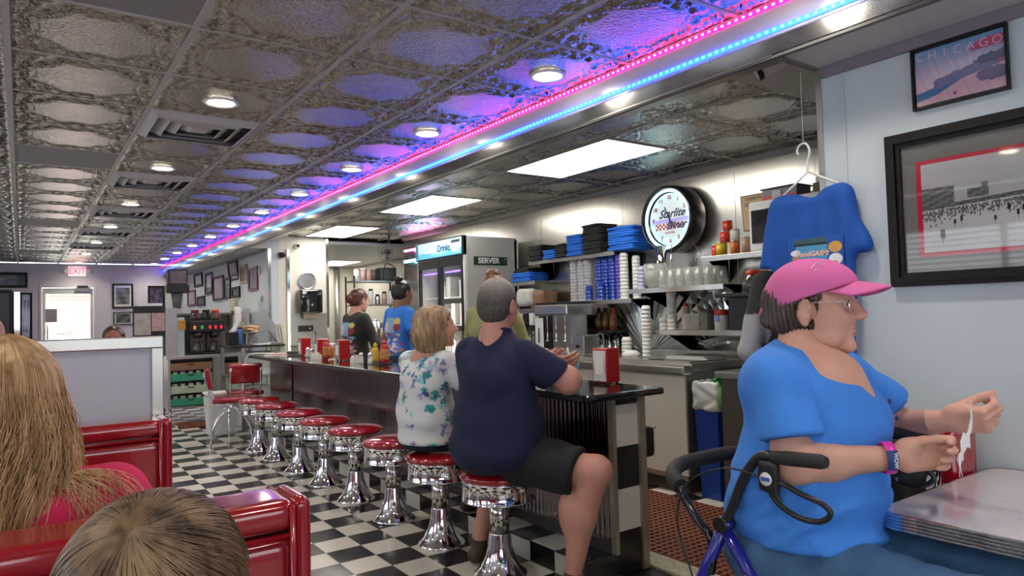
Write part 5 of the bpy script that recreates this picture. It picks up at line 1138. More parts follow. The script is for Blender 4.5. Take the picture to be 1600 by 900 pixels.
# drinks cooler
t = thing('drinks_cooler', 'tall two door drinks cooler with lit Cold Drinks sign, against the steel wall', 'cooler', (4.15, 6.7, 0)); Y1, Y2, XC = 6.20, 7.25, 3.80
def A(nm, bm, m_, **k): return at(obj(nm, bm, m_, t, **k))
cw = M('cooler_grey', (0.46,0.46,0.44), 0.4, var=0.02)
A('side', B(XC+0.03, 4.48, Y1, Y1+0.03, 0.06, 2.12), cw); A('side', B(XC+0.03, 4.48, Y2-0.03, Y2, 0.06, 2.12), cw); A('back', B(4.45, 4.50, Y1, Y2, 0.06, 2.12), white_plastic); A('roof', B(XC+0.03, 4.48, Y1, Y2, 2.12, 2.14), cw); A('floor_panel', B(XC+0.03,4.45,Y1+0.03,Y2-0.03,0.06,0.20), white_plastic)
A('front_frame', B(XC, XC+0.03, Y1, Y1+0.028, 0.06, 2.14), white_plastic); A('front_frame', B(XC, XC+0.03, Y2-0.028, Y2, 0.06, 2.14), white_plastic); A('feet', B(XC+0.05, 4.4, Y1+0.05, Y2-0.05, 0, 0.06), dark)
ym = (Y1+Y2)/2
for a, c in ((Y1+0.03, ym-0.005), (ym+0.005, Y2-0.03)):
    bm = new(); 
    for q in ((a, a+0.035, 0.2, 1.93), (c-0.035, c, 0.2, 1.93), (a+0.035, c-0.035, 0.2, 0.27), (a+0.035, c-0.035, 1.84, 1.93)): box(bm, XC-0.01, XC+0.025, *q)
    A('door_frame', bm, dark); A('door_glass', flat((XC+0.005,a+0.035,0.27),(XC+0.005,c-0.035,0.27),(XC+0.005,c-0.035,1.84),(XC+0.005,a+0.035,1.84)), glass); A('door_handle', B(XC-0.035, XC-0.01, (c-0.03 if c < ym else a+0.01), (c-0.012 if c < ym else a+0.028), 0.9, 1.3), dark)
    A('light_bar', B(XC+0.05, XC+0.065, a+0.075, a+0.10, 0.3, 1.78), M('cooler_tube', (1,1,1), 0.5, var=0, emit=16, ecol=(1.0,0.95,0.85)))
    A('violet_bar', B(XC+0.03, XC+0.04, a+0.06, c-0.06, 1.775, 1.79), M('violet_glow', (0.2,0.1,1), 0.5, var=0, emit=4, ecol=(0.16,0.08,1.0)))
    for z in (0.55, 0.87, 1.19, 1.50): A('shelf', B(XC+0.08, 4.44, a, c, z, z+0.012), white_plastic)
    for z in (0.562, 0.882, 1.202, 1.512):
        for k in range(4):
            if (k*3+int(z*10)) % 5 == 0: continue
            y = a+0.07+k*0.105; A('container', B(4.0, 4.3, y-0.04, y+0.04, z, z+0.14+0.05*((k+int(z*7)) % 3), 0.01), M('tub%d' % ((k+int(z*9)) % 3), [(0.55,0.52,0.42),(0.6,0.58,0.55),(0.42,0.42,0.38)][(k+int(z*9)) % 3], 0.4))
def art_cold(U, V):
    c = np.zeros(U.shape+(3,)); c[...] = lin('#8fc3d6')
    n = snoise(U*3, V, 0*U, 12, 8); c *= (1+0.22*n[..., None]); w_ = (V < 0.30+0.10*np.sin(U*9)+0.05*n); c[w_] = lin('#4f9cc4')
    e = (V < 0.05) | (V > 0.95) | (U < 0.015) | (U > 0.985); c[e] = 0.01
    box_ = (U > 0.80) & (U < 0.93) & (V > 0.2) & (V < 0.70); c[box_] = lin('#c9d9e0'); b2 = (U > 0.78) & (U < 0.95) & (V > 0.68) & (V < 0.84); c[b2] = lin('#2b3238')
    gl_ = (U < 0.06) & (V > 0.1); c[gl_] = lin('#3e5e66'); return c
o = canvas('sign_panel', (XC-0.022, Y2, 1.945), (0,-1,0), (0,0,1), Y2-Y1, 0.20, 220, 44, art_cold, vcol('lit_sign', 0.3, emit=0.75)); o.parent = t; at(o)
A('sign_box', B(XC-0.020, XC+0.03, Y1, Y2, 1.942, 2.147), dark)
text('letter_outline', 'Cold', 0.135, M('sign_navy', (0.02,0.06,0.14), 0.4), (XC-0.0225, 6.90, 2.052), (0,-1,0), (0,0,1), t, bold=0.009, shear=0.1, extrude=0.0004); text('lettering', 'Cold', 0.135, M('sign_white', (0.8,0.85,0.88), 0.4, emit=0.6), (XC-0.0245, 6.90, 2.052), (0,-1,0), (0,0,1), t, bold=0.0035, shear=0.1); text('lettering', 'Drinks', 0.105, M('sign_navy', (0.02,0.06,0.14), 0.4), (XC-0.024, 6.59, 2.045), (0,-1,0), (0,0,1), t, bold=0.002)
t = thing('server_sign', 'green and white SERVER sign on the side of the drinks cooler', 'sign', (4.13, Y1, 1.880)); obj('plate', B(-0.215,0.215,-0.006,-0.001,-0.045,0.045), M('sign_green', (0.005,0.035,0.02), 0.4), t)
t.rotation_euler = (0, 0.0, 0); text('lettering', 'SERVER', 0.083, white_plastic, (4.105, Y1-0.007, 1.880), (1,0,0), (0,0,1), t, bold=0.003); text('mark', '"', 0.05, white_plastic, (4.32, Y1-0.007, 1.892), (1,0,0), (0,0,1), t)
# neon tubes past the cooler, fan, rack, back room
t = thing('neon_tubes', 'pink and cyan neon tubes on the wall left of the drinks cooler', 'neon light', (XK, 8.6, 2.15))
for z, nm, c_, rr in ((2.255, 'pink', (1.0,0.10,0.42), 0.016), (2.10, 'cyan', (0.15,0.75,1.0), 0.020)): at(obj('tube', T([(XK-0.06,8.05,z),(XK-0.06,9.05,z)], rr), M('neon_'+nm, c_, 0.5, var=0, emit=13, ecol=c_), t, label='%s glowing neon tube' % nm)); 
for y in (8.15, 8.95): at(obj('clip', B(XK-0.06, XK-0.002, y-0.01, y+0.01, 2.05, 2.30), dark, t))
t = thing('wall_fan', 'small dark round fan high up left of the neon tubes', 'fan', (4.20, 8.9, 2.22)); t.rotation_euler = (0,0,-0.9)
for rr in (0.04, 0.08, 0.12): obj('guard', T([(rr*math.cos(a), -0.05, rr*math.sin(a)) for a in np.linspace(0, 2*math.pi, 25)[:-1]], 0.003, 6, closed=True), dark, t)
for k in range(4): o = obj('blade', B(0.01, 0.105, -0.012, -0.006, -0.028, 0.028), dark, t); o.rotation_euler = (0, k*math.pi/2, 0)
obj('motor', L([(0.001,-0.04),(0.035,-0.03),(0.04,0.05),(0.001,0.06)], 16, axis='y'), dark, t); obj('bracket', T([(0,0.03,0.0),(0,0.05,0.245)], 0.012), dark, t)
t = thing('wire_rack', 'tall wire storage rack with pans and jars in the back kitchen', 'rack', (4.30, 9.65, 0)); t.rotation_euler = (0,0,0)
for x in (-0.36, 0.36):
    for y in (-0.16, 0.16): obj('upright', T([(x,y,0),(x,y,1.92)], 0.014, 8), dark, t)
for z in (0.5, 1.05, 1.50, 1.85):
    obj('wire_shelf', B(-0.37,0.37,-0.17,0.17,z-0.02,z), steel_soft, t)
def stuffon(lab, nm, cat, x, y, z, kids):
    q = thing(nm, lab, cat, (4.30+x, 9.65+y, z)); 
    for n_, b_, m_ in kids: obj(n_, b_, m_, q)
wb = M('tin_pink', (0.55,0.38,0.36), 0.4)
for k, x in enumerate((-0.29, -0.19, -0.10, -0.02)): stuffon(['white tub on top of the wire rack, leftmost','pale tin on top of the wire rack','pink striped tin on top of the wire rack','dark tin on top of the wire rack'][k], 'storage_tin', 'tin', x, -0.08, 1.852, [('body', L([(0.001,0),(0.042,0),(0.042,0.16),(0.001,0.16)], 16), [white_plastic, wb, M('tin_tan', (0.50,0.35,0.25), 0.4), M('tin_dark', (0.10,0.08,0.08), 0.4)][k]), ('lid', L([(0.001,0.16),(0.045,0.16),(0.045,0.18),(0.001,0.18)], 16), [wb, white_plastic, wb, steel_soft][k])])
stuffon('dark metal appliance on top of the wire rack', 'appliance', 'appliance', 0.20, 0, 1.852, [('body', B(-0.12,0.14,-0.12,0.12,0,0.20,0.02), M('appliance_grey', (0.10,0.10,0.10), 0.3, 0.5)), ('arm', T(bez([(-0.1,-0.13,0.0),(-0.05,-0.14,0.25),(0.1,-0.14,0.2)], 5), 0.008), dark)])
for k in range(6): stuffon('jar %s on the second tier of the wire rack' % ['first', 'second', 'third', 'fourth', 'fifth', 'last'][k], 'jar', 'jar', -0.28+k*0.11, -0.05, 1.502, [('body', L([(0.001,0),(0.04,0),(0.04,0.12+0.04*(k%3)),(0.001,0.13+0.04*(k%3))], 14), [steel_soft, M('tin_tan', (0,0,0)), white_plastic][k%3]), ('lid', L([(0.001,0.125+0.04*(k%3)),(0.03,0.125+0.04*(k%3)),(0.03,0.15+0.04*(k%3)),(0.001,0.15+0.04*(k%3))], 12), dark)])
for k in range(3): stuffon(['steel pan left on the third tier of the wire rack','steel pan in the middle of the third tier','steel pan right on the third tier'][k], 'steel_pan', 'pan', -0.22+k*0.22, 0, 1.052, [('body', B(-0.09,0.09,-0.14,0.14,0,0.16,0.01), steel), ('rim', B(-0.10,0.10,-0.15,0.15,0.16,0.17), steel)])
t = thing('steel_table', 'steel prep table with clutter in front of the wire rack', 'table', (3.95, 8.85, 0)); obj('top', B(-0.55,0.5,-0.25,0.35,0.88,0.91), steel, t); 
for x in (-0.5, 0.45): obj('leg', B(x-0.02,x+0.02,-0.22,-0.18,0,0.88), steel_soft, t); obj('leg', B(x-0.02,x+0.02,0.28,0.32,0,0.88), steel_soft, t)
for k, (x, y, h, m_) in enumerate(((-0.3,0.1,0.32,steel),(-0.12,0.15,0.25,white_plastic),(0.05,0.05,0.35,steel),(0.2,0.15,0.22,M('tin_tan',(0,0,0))),(0.33,0.05,0.30,dark))):
    q = thing('canister', ['tall steel canister leftmost on the prep table','white canister on the prep table','tallest steel canister on the prep table','tan canister on the prep table','black canister rightmost on the prep table'][k], 'canister', (3.95+x, 8.85+y, 0.911)); obj('body', L([(0.001,0),(0.06,0),(0.06,h),(0.001,h)], 16), m_, q); obj('lid', L([(0.001,h),(0.05,h),(0.04,h+0.02),(0.001,h+0.025)], 16), steel_soft, q)
# blue shirt on a hanger
t = thing('hanging_shirt', 'blue printed T-shirt on a white hanger at the wall corner', 'shirt', (2.63, 1.60, 1.83))
hm = white_plastic
at(obj('hanger_hook', T(bez([(2.625,1.585,1.845),(2.625,1.585,1.885),(2.62,1.570,1.93),(2.62,1.585,1.965),(2.62,1.610,1.965),(2.62,1.625,1.945),(2.62,1.62,1.925)], 6), 0.0045, 8), hm, t))
at(obj('hanger_arm', T([(2.625,1.585,1.85),(2.625,1.73,1.745)], 0.005, 8), hm, t)); at(obj('hanger_arm', T([(2.625,1.585,1.85),(2.625,1.43,1.765)], 0.005, 8), hm, t))
at(obj('cord', T([(2.62,1.596,1.967),(2.62,1.595,2.262)], 0.0015, 6), hm, t))
b_ = Body((2.48,1.25,1.05),(2.72,1.98,1.86),0.008); c = (2.622, 1.60)
b_.rbox((2.622,1.575,1.40),(0.032,0.165,0.34),0.03,0); b_.cap((2.622,1.69,1.735),(2.622,1.45,1.755),0.026,0.024,0.05); b_.cap((2.622,1.71,1.720),(2.615,1.775,1.48),0.034,0.040,0.04, flat=((0,1,0),1.2)); b_.cap((2.622,1.44,1.735),(2.628,1.385,1.53),0.028,0.034,0.04, flat=((0,1,0),1.2))
b_.ell((2.60,1.575,1.81),(0.10,0.070,0.070),0.01,sub=True)
b_.disp(lambda X,Y,Z: 0.0055*np.sin(Y*75+2.0*np.sin(Z*7))*np.clip((1.80-Z)*4,0,1)+0.004*snoise(X,Y,Z,14,4)); b_.cut((0,0,1.10),(0,0,-1)); b_.cut((2.6,1.865,1.47),(0,0.35,-0.94),0.0) if False else None
b_.d = np.where((b_.P[...,1] > 1.752) | (b_.P[...,1] < 1.398), np.maximum(b_.d, 1.465-b_.P[...,2]), b_.d)
at(organic('shirt', b_, M('cloth_royal', lin('#1452ac'), 0.8, var=0.06, bump=0.2, bscale=700), t))
def art_tee(U, V):
    c = np.zeros(U.shape+(3,)); c[...] = lin('#1452ac')
    roof = (V > 0.80) & (V < 0.95) & (U > 0.12) & (U < 0.72); c[roof] = lin('#3c5a66'); pan_ = (V > 0.1) & (V < 0.80) & (U > 0.15) & (U < 0.72); c[pan_] = lin('#4f9bc8')
    ln = (abs(V-0.80) < 0.02) & (U > 0.12) & (U < 0.72); c[ln] = 0.01; c[(V > 0.1) & (V < 0.42) & (U > 0.18) & (U < 0.66)] = lin('#6db4d4')
    hd = np.hypot((U-0.14)*1.1, (V-0.50)) < 0.07; c[hd] = lin('#b78468'); hat = (np.hypot((U-0.14)*1.0, (V-0.62)*1.3) < 0.09); c[hat] = lin('#dfe6ea'); bod = (np.hypot((U-0.08), (V-0.14)*0.6) < 0.15) & (V < 0.42); c[bod] = lin('#d7dde0'); arm = (np.hypot((U-0.04), (V-0.05)) < 0.05); c[arm] = lin('#a97c60')
    hair = np.hypot((U-0.86)*1.05, (V-0.70)) < 0.125; c[hair] = lin('#d9a52a'); fc_ = np.hypot((U-0.86)*1.3, (V-0.68)) < 0.085; c[fc_] = lin('#d09a6a'); top = (np.hypot((U-0.86)*1.1, (V-0.42)) < 0.13) & (V < 0.56); c[top] = lin('#e5e8ea'); rd = np.hypot((U-0.83), (V-0.30)) < 0.08; c[rd] = lin('#a02636'); nv = np.hypot((U-0.90), (V-0.18)) < 0.10; c[nv] = lin('#16203c')
    return c
o = canvas('print', (2.5725,1.655,1.41), (0,-1,0), (0,0,1), 0.235, 0.17, 120, 84, art_tee, vcol('shirt_print', 0.7)); o.parent = t; at(o)
text('lettering', 'FoodGASM:', 0.028, M('lettering_pink', lin('#e8b8a8'), 0.6), (2.5715, 1.548, 1.508), (0,-1,0), (0,0.0,1), t, bold=0.0012, shear=0.2, extrude=0.0004); text('lettering', 'THE DINER', 0.022, M('lettering_rose', lin('#b8788c'), 0.6), (2.5715, 1.548, 1.468), (0,-1,0), (0,0,1), t, bold=0.0006, extrude=0.0004)
# ------------------------------------------------------------------ people
def rot_of(yaw, pitch=0.0, roll=0.0):
    """x = where the face looks, y = left, z = up; pitch > 0 looks up"""
    return np.array(Matrix.Rotation(yaw, 3, 'Z') @ Matrix.Rotation(-pitch, 3, 'Y') @ Matrix.Rotation(roll, 3, 'X'), dtype=np.float64)
def place(mesh, R, c, s=1.0):
    V, Q = mesh; return V*s@R.T+np.array(c), Q
def head_field(h=0.0045, nose=1.0, jowl=1.0, neck=True, lips=1.0):
    b = Body((-0.125,-0.115,-0.19), (0.155,0.115,0.135), h)
    b.ell((-0.012,0,0.035), (0.098,0.076,0.086), 0.02)
    b.ell((0.035,0,-0.015), (0.062,0.062,0.085), 0.03)
    b.ell((0.030,0,-0.072), (0.052,0.053*jowl,0.036), 0.03)
    for s in (-1, 1):
        b.ell((0.060,s*0.036,-0.028), (0.030,0.026,0.030), 0.02)
        b.ell((0.046,s*0.040*jowl,-0.070), (0.028,0.018,0.024), 0.02)
    b.ell((0.079,0,-0.098), (0.018,0.022,0.016), 0.02)
    b.cap((0.080,-0.032,0.030), (0.080,0.032,0.030), 0.013, k=0.012)
    for s in (-1, 1): b.ell((0.098,s*0.031,0.010), (0.022,0.019,0.013), 0.012, sub=True)
    for s in (-1, 1): b.ell((0.0725,s*0.031,0.008), (0.014,0.017,0.0115), 0.003)
    b.cap((0.088,0,0.020), (0.108+0.006*nose,0,-0.020), 0.0085, 0.0125*nose, k=0.010)
    for s in (-1, 1): b.ell((0.102,s*0.013*nose,-0.026), (0.012,0.0085,0.0075*nose), 0.006)
    b.ell((0.088,0,-0.054), (0.010,0.022,0.0065*lips), 0.006); b.ell((0.087,0,-0.066), (0.010,0.020,0.0070*lips), 0.006)
    b.cap((0.099,-0.020,-0.0605), (0.099,0.020,-0.0605), 0.0022, k=0.004, sub=True)
    for s in (-1, 1):
        b.cap((0.098,s*0.020,-0.030), (0.080,s*0.036,-0.064), 0.0020, k=0.006, sub=True)
        b.ell((-0.004,s*0.078,-0.004), (0.021,0.010,0.033), 0.006, rot=rotm(z=s*0.35, y=0.15)); b.ell((0.002,s*0.086,0.0), (0.011,0.006,0.018), 0.004, sub=True, rot=rotm(y=0.15)); b.ell((-0.002,s*0.078,-0.034), (0.010,0.007,0.010), 0.005)
    if neck: b.cap((-0.022,0,-0.06), (-0.040,0,-0.19), 0.056, 0.060, k=0.03)
    return b
def eyes_for(parent, R, c, s, iris=(0.10,0.06,0.03)):
    for sd in (-1, 1):
        bm = new(); bmesh.ops.create_uvsphere(bm, u_segments=14, v_segments=10, radius=0.0125*s)
        ctr = np.array(c)+R@(np.array((0.0755, sd*0.031, 0.008))*s)
        for v in bm.verts: v.co += Vector(ctr)
        for f in bm.faces: f.smooth = True
        at(obj('eye', bm, M('eye_white', (0.70,0.66,0.62), 0.15, var=0.02), parent))
        bm = new(); bmesh.ops.create_uvsphere(bm, u_segments=12, v_segments=8, radius=0.0062*s)
        ctr = np.array(c)+R@(np.array((0.0835, sd*0.031, 0.008))*s)
        for v in bm.verts: v.co += Vector(ctr)
        at(obj('iris', bm, M('iris_brown', iris, 0.1, var=0), parent))
def hand_field(side, curl=(0.5,0.5,0.5,0.5), bend=(55,75,50), thumb=(0.75,0.55,-0.35), tcurl=0.3, spread=0.0, h=0.0038):
    """x along the hand, y to the thumb (side=+1), z out of the back of the hand"""
    b = Body((-0.05,-0.085,-0.10), (0.20,0.085,0.045), h); s = side
    b.cap((-0.05,0,0), (0.005,0,0), 0.027, 0.024, k=0.01, flat=((0,1,0),1.15))
    b.rbox((0.047,s*0.000,-0.002), (0.045,0.040,0.0145), 0.014, 0.02); b.ell((0.030,s*0.026,-0.012), (0.032,0.018,0.015), 0.015)
    for i, (y, L_) in enumerate(((0.030,0.078),(0.010,0.088),(-0.010,0.082),(-0.029,0.064))):
        p = np.array((0.088-0.004*abs(i-1), s*y, 0.0)); a = 0.0; r = 0.0098-0.0006*(i == 3)
        sp = spread*(1.5-i)
        for f_, bn in zip((0.46,0.30,0.24), bend):
            a += math.radians(bn)*curl[i]; q = p+L_*f_*np.array((math.cos(a)*math.cos(sp), s*math.sin(sp), -math.sin(a)))
            b.cap(p, q, r, r*0.92, k=0.0045); p = q; r *= 0.92
        b.ell((0.087-0.004*abs(i-1), s*y, 0.006), (0.011,0.009,0.008), 0.006)
    p = np.array((0.018, s*0.030, -0.008)); d = np.array((thumb[0], s*thumb[1], thumb[2])); d /= np.linalg.norm(d); r = 0.0125
    for L_, k in ((0.040,0),(0.032,1),(0.026,2)):
        q = p+L_*d; b.cap(p, q, r, r*0.9, k=0.006); p = q; r *= 0.9; d = d+tcurl*np.array((0.2, -s*0.6, -0.3)); d /= np.linalg.norm(d)
    return b
def hand_at(side, wrist, fwd, thumbdir, s=1.0, **k):
    x = np.array(fwd, float); x /= np.linalg.norm(x); y = np.array(thumbdir, float); y -= x*(y@x); y /= np.linalg.norm(y)
    z = np.cross(x, y)*side; R = np.stack([x, y*side, z], 1)   # columns; y axis of the field is mirrored by side
    V, Q = hand_field(side, **k).mesh(1)
    W_ = V*s@np.stack([x, y*side, z], 1).T+np.array(wrist)
    if np.linalg.det(R) < 0: Q = Q[:, ::-1]
    return W_, Q
def bbox_body(pts, pad, h):
    P_ = np.array(pts); return Body(P_.min(0)-pad, P_.max(0)+pad, h)
def strands(name, n, root, path, mat, parent, r=0.0007, seed=1, kind='stuff'):
    """loose locks of hair; root(rng) -> start, path(start, t, rng) -> offset"""
    R_ = np.random.RandomState(seed); V, Q = [], []
    for i in range(n):
        pts = path(R_); m_ = len(pts)
        pts = np.array(pts); d = np.gradient(pts, axis=0); d /= np.maximum(np.linalg.norm(d, axis=1, keepdims=True), 1e-9)
        a = np.cross(d, np.array((0.3, 0.2, 0.93))); a /= np.maximum(np.linalg.norm(a, axis=1, keepdims=True), 1e-9); b = np.cross(d, a)
        w = r*(0.6+0.8*R_.rand()); t = np.linspace(0, 1, m_)[:, None]; ww = w*(1-0.75*t)
        k = len(V)*1; base = sum(len(v) for v in V)
        ring = np.stack([pts+a*ww, pts-0.5*a*ww+0.87*b*ww, pts-0.5*a*ww-0.87*b*ww], 1).reshape(-1, 3); V.append(ring)
        i0 = np.arange(m_-1)*3+base
        for e in range(3): Q.append(np.stack([i0+e, i0+(e+1) % 3, i0+3+(e+1) % 3, i0+3+e], 1))
    return at(obj(name, mesh_np(name, np.concatenate(V), np.concatenate(Q)), mat, parent, kind=kind, smooth=True))
def hairmat(name, c1, c2, rough=0.38, f=60):
    if name in MATS: return MATS[name]
    mt, nt, b = nodes(name); tc = N(nt, 'ShaderNodeTexCoord'); mp = N(nt, 'ShaderNodeMapping'); mp.inputs['Scale'].default_value = (f, f, f*0.08)
    nz = N(nt, 'ShaderNodeTexNoise'); nz.inputs['Scale'].default_value = 1.0; nz.inputs['Detail'].default_value = 5; nz.inputs['Distortion'].default_value = 0.6
    cr = N(nt, 'ShaderNodeValToRGB'); cr.color_ramp.elements[0].position = 0.32; cr.color_ramp.elements[1].position = 0.68
    cr.color_ramp.elements[0].color = tuple(c1)+(1,); cr.color_ramp.elements[1].color = tuple(c2)+(1,)
    nt.links.new(tc.outputs['Object'], mp.inputs[0]); nt.links.new(mp.outputs[0], nz.inputs['Vector']); nt.links.new(nz.outputs[0], cr.inputs[0]); nt.links.new(cr.outputs[0], b.inputs['Base Color'])
    bp = N(nt, 'ShaderNodeBump'); bp.inputs['Strength'].default_value = 0.5; bp.inputs['Distance'].default_value = 0.003
    nt.links.new(nz.outputs[0], bp.inputs['Height']); nt.links.new(bp.outputs[0], b.inputs['Normal']); b.inputs['Roughness'].default_value = rough
    MATS[name] = mt; return mt
def skin(name, c): return M(name, c, 0.58, var=0.10, nscale=22, bump=0.06, bscale=260, sss=0.12)
def cloth(name, c, var=0.06): return M(name, c, 0.85, var=var, nscale=12, bump=0.15, bscale=900)
def shell_hair(R, c, s, fn, h=0.006, smooth=1):
    b = Body((-0.17,-0.13,-0.24), (0.13,0.13,0.16), h); fn(b); return place(b.mesh(smooth), R, c, s)
def shoe(b, ank, d, s=1.0):
    d = np.array(d, float); d /= np.linalg.norm(d); a = np.array(ank, float)
    b.cap(a+(0,0,-0.03), a+(0,0,0.0), 0.042*s, k=0.02); b.cap(np.array((a[0], a[1], 0.045))-d*0.03, np.array((a[0], a[1], 0.040))+d*0.14, 0.045*s, 0.038*s, k=0.02, flat=((0,0,1),0.85)); 

def one_shoe(ank, d, mt_, p, name='shoe'):
    a = np.array(ank); b = Body((a[0]-0.22,a[1]-0.22,0.0), (a[0]+0.22,a[1]+0.22,a[2]+0.06), 0.009); shoe(b, ank, d); b.cut((0,0,0.001),(0,0,-1)); return at(organic(name, b, mt_, p))
# ---- the woman in the pink cap
p = thing('person', 'woman in pink cap, glasses and blue shirt seated at the near table, tearing a paper', 'person', (1.83, 1.18, 0))
HS = 1.16; HC = np.array((1.925, 1.165, 1.292)); HR = rot_of(math.radians(-72), 0.02, 0.0)
sk = skin('skin_tan', (0.62,0.335,0.25))
b = bbox_body([(1.5,0.75,0.80),(2.35,1.35,1.25)], 0.02, 0.0075)
b.cap((1.895,1.185,1.21),(1.850,1.165,1.10),0.066,0.085,k=0.03); b.ell((1.875,1.105,1.06),(0.130,0.105,0.12),0.04); b.ell((1.90,1.045,0.99),(0.10,0.075,0.08),0.04)
b.cap((1.72,1.155,1.07),(1.675,1.085,0.885),0.045,0.054,k=0.02); b.cap((1.675,1.085,0.885),(1.856,0.905,0.902),0.052,0.029,k=0.03); b.ell((1.735,1.03,0.885),(0.055,0.055,0.047),0.03)
b.cap((2.08,1.14,1.06),(2.205,1.075,0.925),0.045,0.050,k=0.02); b.cap((2.205,1.075,0.925),(2.105,0.885,0.972),0.050,0.029,k=0.03)
hd = place(head_field(0.0045, nose=1.05, jowl=1.22, lips=0.8).mesh(1), HR, HC, HS)
rh = hand_at(-1, (1.858,0.903,0.903), (0.80,-0.62,0.10), (0.25,-0.1,0.95), 1.06, curl=(0.75,0.85,0.95,1.0), bend=(60,70,45), thumb=(0.9,0.15,-0.45), tcurl=0.15)
lh = hand_at(1, (2.103,0.883,0.972), (0.10,-0.95,0.10), (-0.55,0.0,0.80), 1.06, curl=(0.8,0.9,1.0,1.0), bend=(60,75,45), thumb=(0.9,0.2,-0.5), tcurl=0.15)
at(organic('body', [b, hd, rh, lh], sk, p)); eyes_for(p, HR, HC, HS)
at(organic('lips', place((lambda q: (q.ell((0.0905,0,-0.0545),(0.008,0.019,0.004),0.003), q.ell((0.090,0,-0.0655),(0.008,0.018,0.0045),0.003), q)[2])(Body((0.07,-0.03,-0.08),(0.11,0.03,-0.04),0.0025)).mesh(1), HR, HC, HS), M('lips_pale', (0.42,0.17,0.14), 0.4), p))
# shirt
bl = cloth('shirt_cornflower', lin('#3d83dd'))
# keep the sleeve hem crisp: rebuild torso and sleeves as separate fields
def torso_w(b):
    b.ell((1.855,1.160,0.80),(0.235,0.212,0.21),0.06); b.ell((1.840,1.175,0.69),(0.232,0.208,0.13),0.06); b.ell((1.865,1.135,0.98),(0.190,0.155,0.19),0.08); b.ell((1.890,1.045,0.960),(0.150,0.095,0.10),0.05)
    b.cap((1.745,1.165,1.095),(2.045,1.150,1.085),0.074,0.070,k=0.05); b.ell((1.81,1.225,1.07),(0.13,0.09,0.11),0.06); b.cap((1.835,1.20,1.10),(1.865,1.19,1.150),0.095,0.073,k=0.04)
    b.disp(lambda X,Y,Z: 0.0045*np.sin(Z*70+3*np.sin((X-Y)*6)+2*np.sin((X+Y)*4))*np.clip((0.90-Z)*5,0,1)+0.005*snoise(X,Y,Z,11,3)-0.010*np.clip((0.93-Z)*6,0,1)*np.maximum(0,np.sin(Z*62+5*np.sin((X-Y)*5)+3*np.sin((X+Y)*7)))**3+folds(X,Y,Z*1.4,0.012,8,31)*np.clip((1.10-Z)*5,0.15,1))
    b.cut((1.83,1.17,0.655),(0,0.0,-1),0.01)
b = bbox_body([(1.55,0.93,0.60),(2.15,1.45,1.22)], 0.03, 0.008); torso_w(b)
b.cap((1.880,1.080,1.215),(1.925,0.950,1.035),0.080,0.016,k=0.006,sub=True); b.ell((1.885,1.155,1.215),(0.092,0.085,0.065),0.006,sub=True)
s1 = bbox_body([(1.55,0.93,0.90),(1.85,1.30,1.20)], 0.03, 0.0075); s1.cap((1.745,1.165,1.095),(1.672,1.088,0.93),0.080,0.090,k=0.03); s1.ell((1.73,1.16,1.09),(0.085,0.085,0.078),0.04); s1.disp(lambda X,Y,Z: folds(X,Y,Z*0.5,0.009,12,19)); s1.cut((1.672,1.09,0.950),(-0.12,-0.25,-0.96))
s2 = bbox_body([(1.98,0.93,0.90),(2.35,1.30,1.20)], 0.03, 0.0075); s2.cap((2.05,1.150,1.09),(2.215,1.085,0.97),0.076,0.080,k=0.03); s2.disp(lambda X,Y,Z: folds(X,Y,Z*0.5,0.009,12,29)); s2.cut((2.180,1.09,0.985),(0.62,-0.30,-0.72))
at(organic('shirt', [b, s1, s2], bl, p))
for z_, q_ in ((1.035,(1.935,0.957)),(0.99,(1.945,0.945)),(0.80,(2.035,1.0))): at(obj('button', L([(0.001,-0.004),(0.006,-0.003),(0.007,0.002),(0.001,0.003)], 12, (q_[0],q_[1],z_), 'y'), M('button_navy', (0.02,0.04,0.16), 0.3), p))
# jeans and shoes
jn = M('denim', lin('#3d6186'), 0.85, var=0.4, nscale=9, bump=0.2, bscale=700)
b = bbox_body([(1.58,0.55,0.08),(2.2,1.42,0.72)], 0.03, 0.011)
b.ell((1.835,1.19,0.60),(0.22,0.20,0.13),0.05)
for s_, kx, hx in ((0,1.80,1.745),(1,2.03,1.93)):
    b.cap((hx,1.18,0.59),(kx,0.72,0.575),0.118,0.082,k=0.05); b.cap((kx,0.72,0.575),(kx+0.01,0.70,0.12),0.080,0.058,k=0.03)
b.disp(lambda X,Y,Z: 0.004*snoise(X,Y,Z,24,2)+0.003*np.sin(Y*80+X*30)*np.clip((Z-0.5)*8,0,1)); at(organic('jeans', b, jn, p))
at(obj('side_seam', T(bez([(1.648,1.25,0.66),(1.655,1.12,0.655),(1.69,0.99,0.60),(1.715,0.85,0.585),(1.735,0.75,0.56)], 6), 0.0022, 6), M('seam_thread', lin('#8fa3b4'), 0.8), p))
for kx in (1.81, 2.04): one_shoe((kx,0.70,0.10), (0.05,-1,0), M('shoe_grey', (0.12,0.12,0.13), 0.6), p)

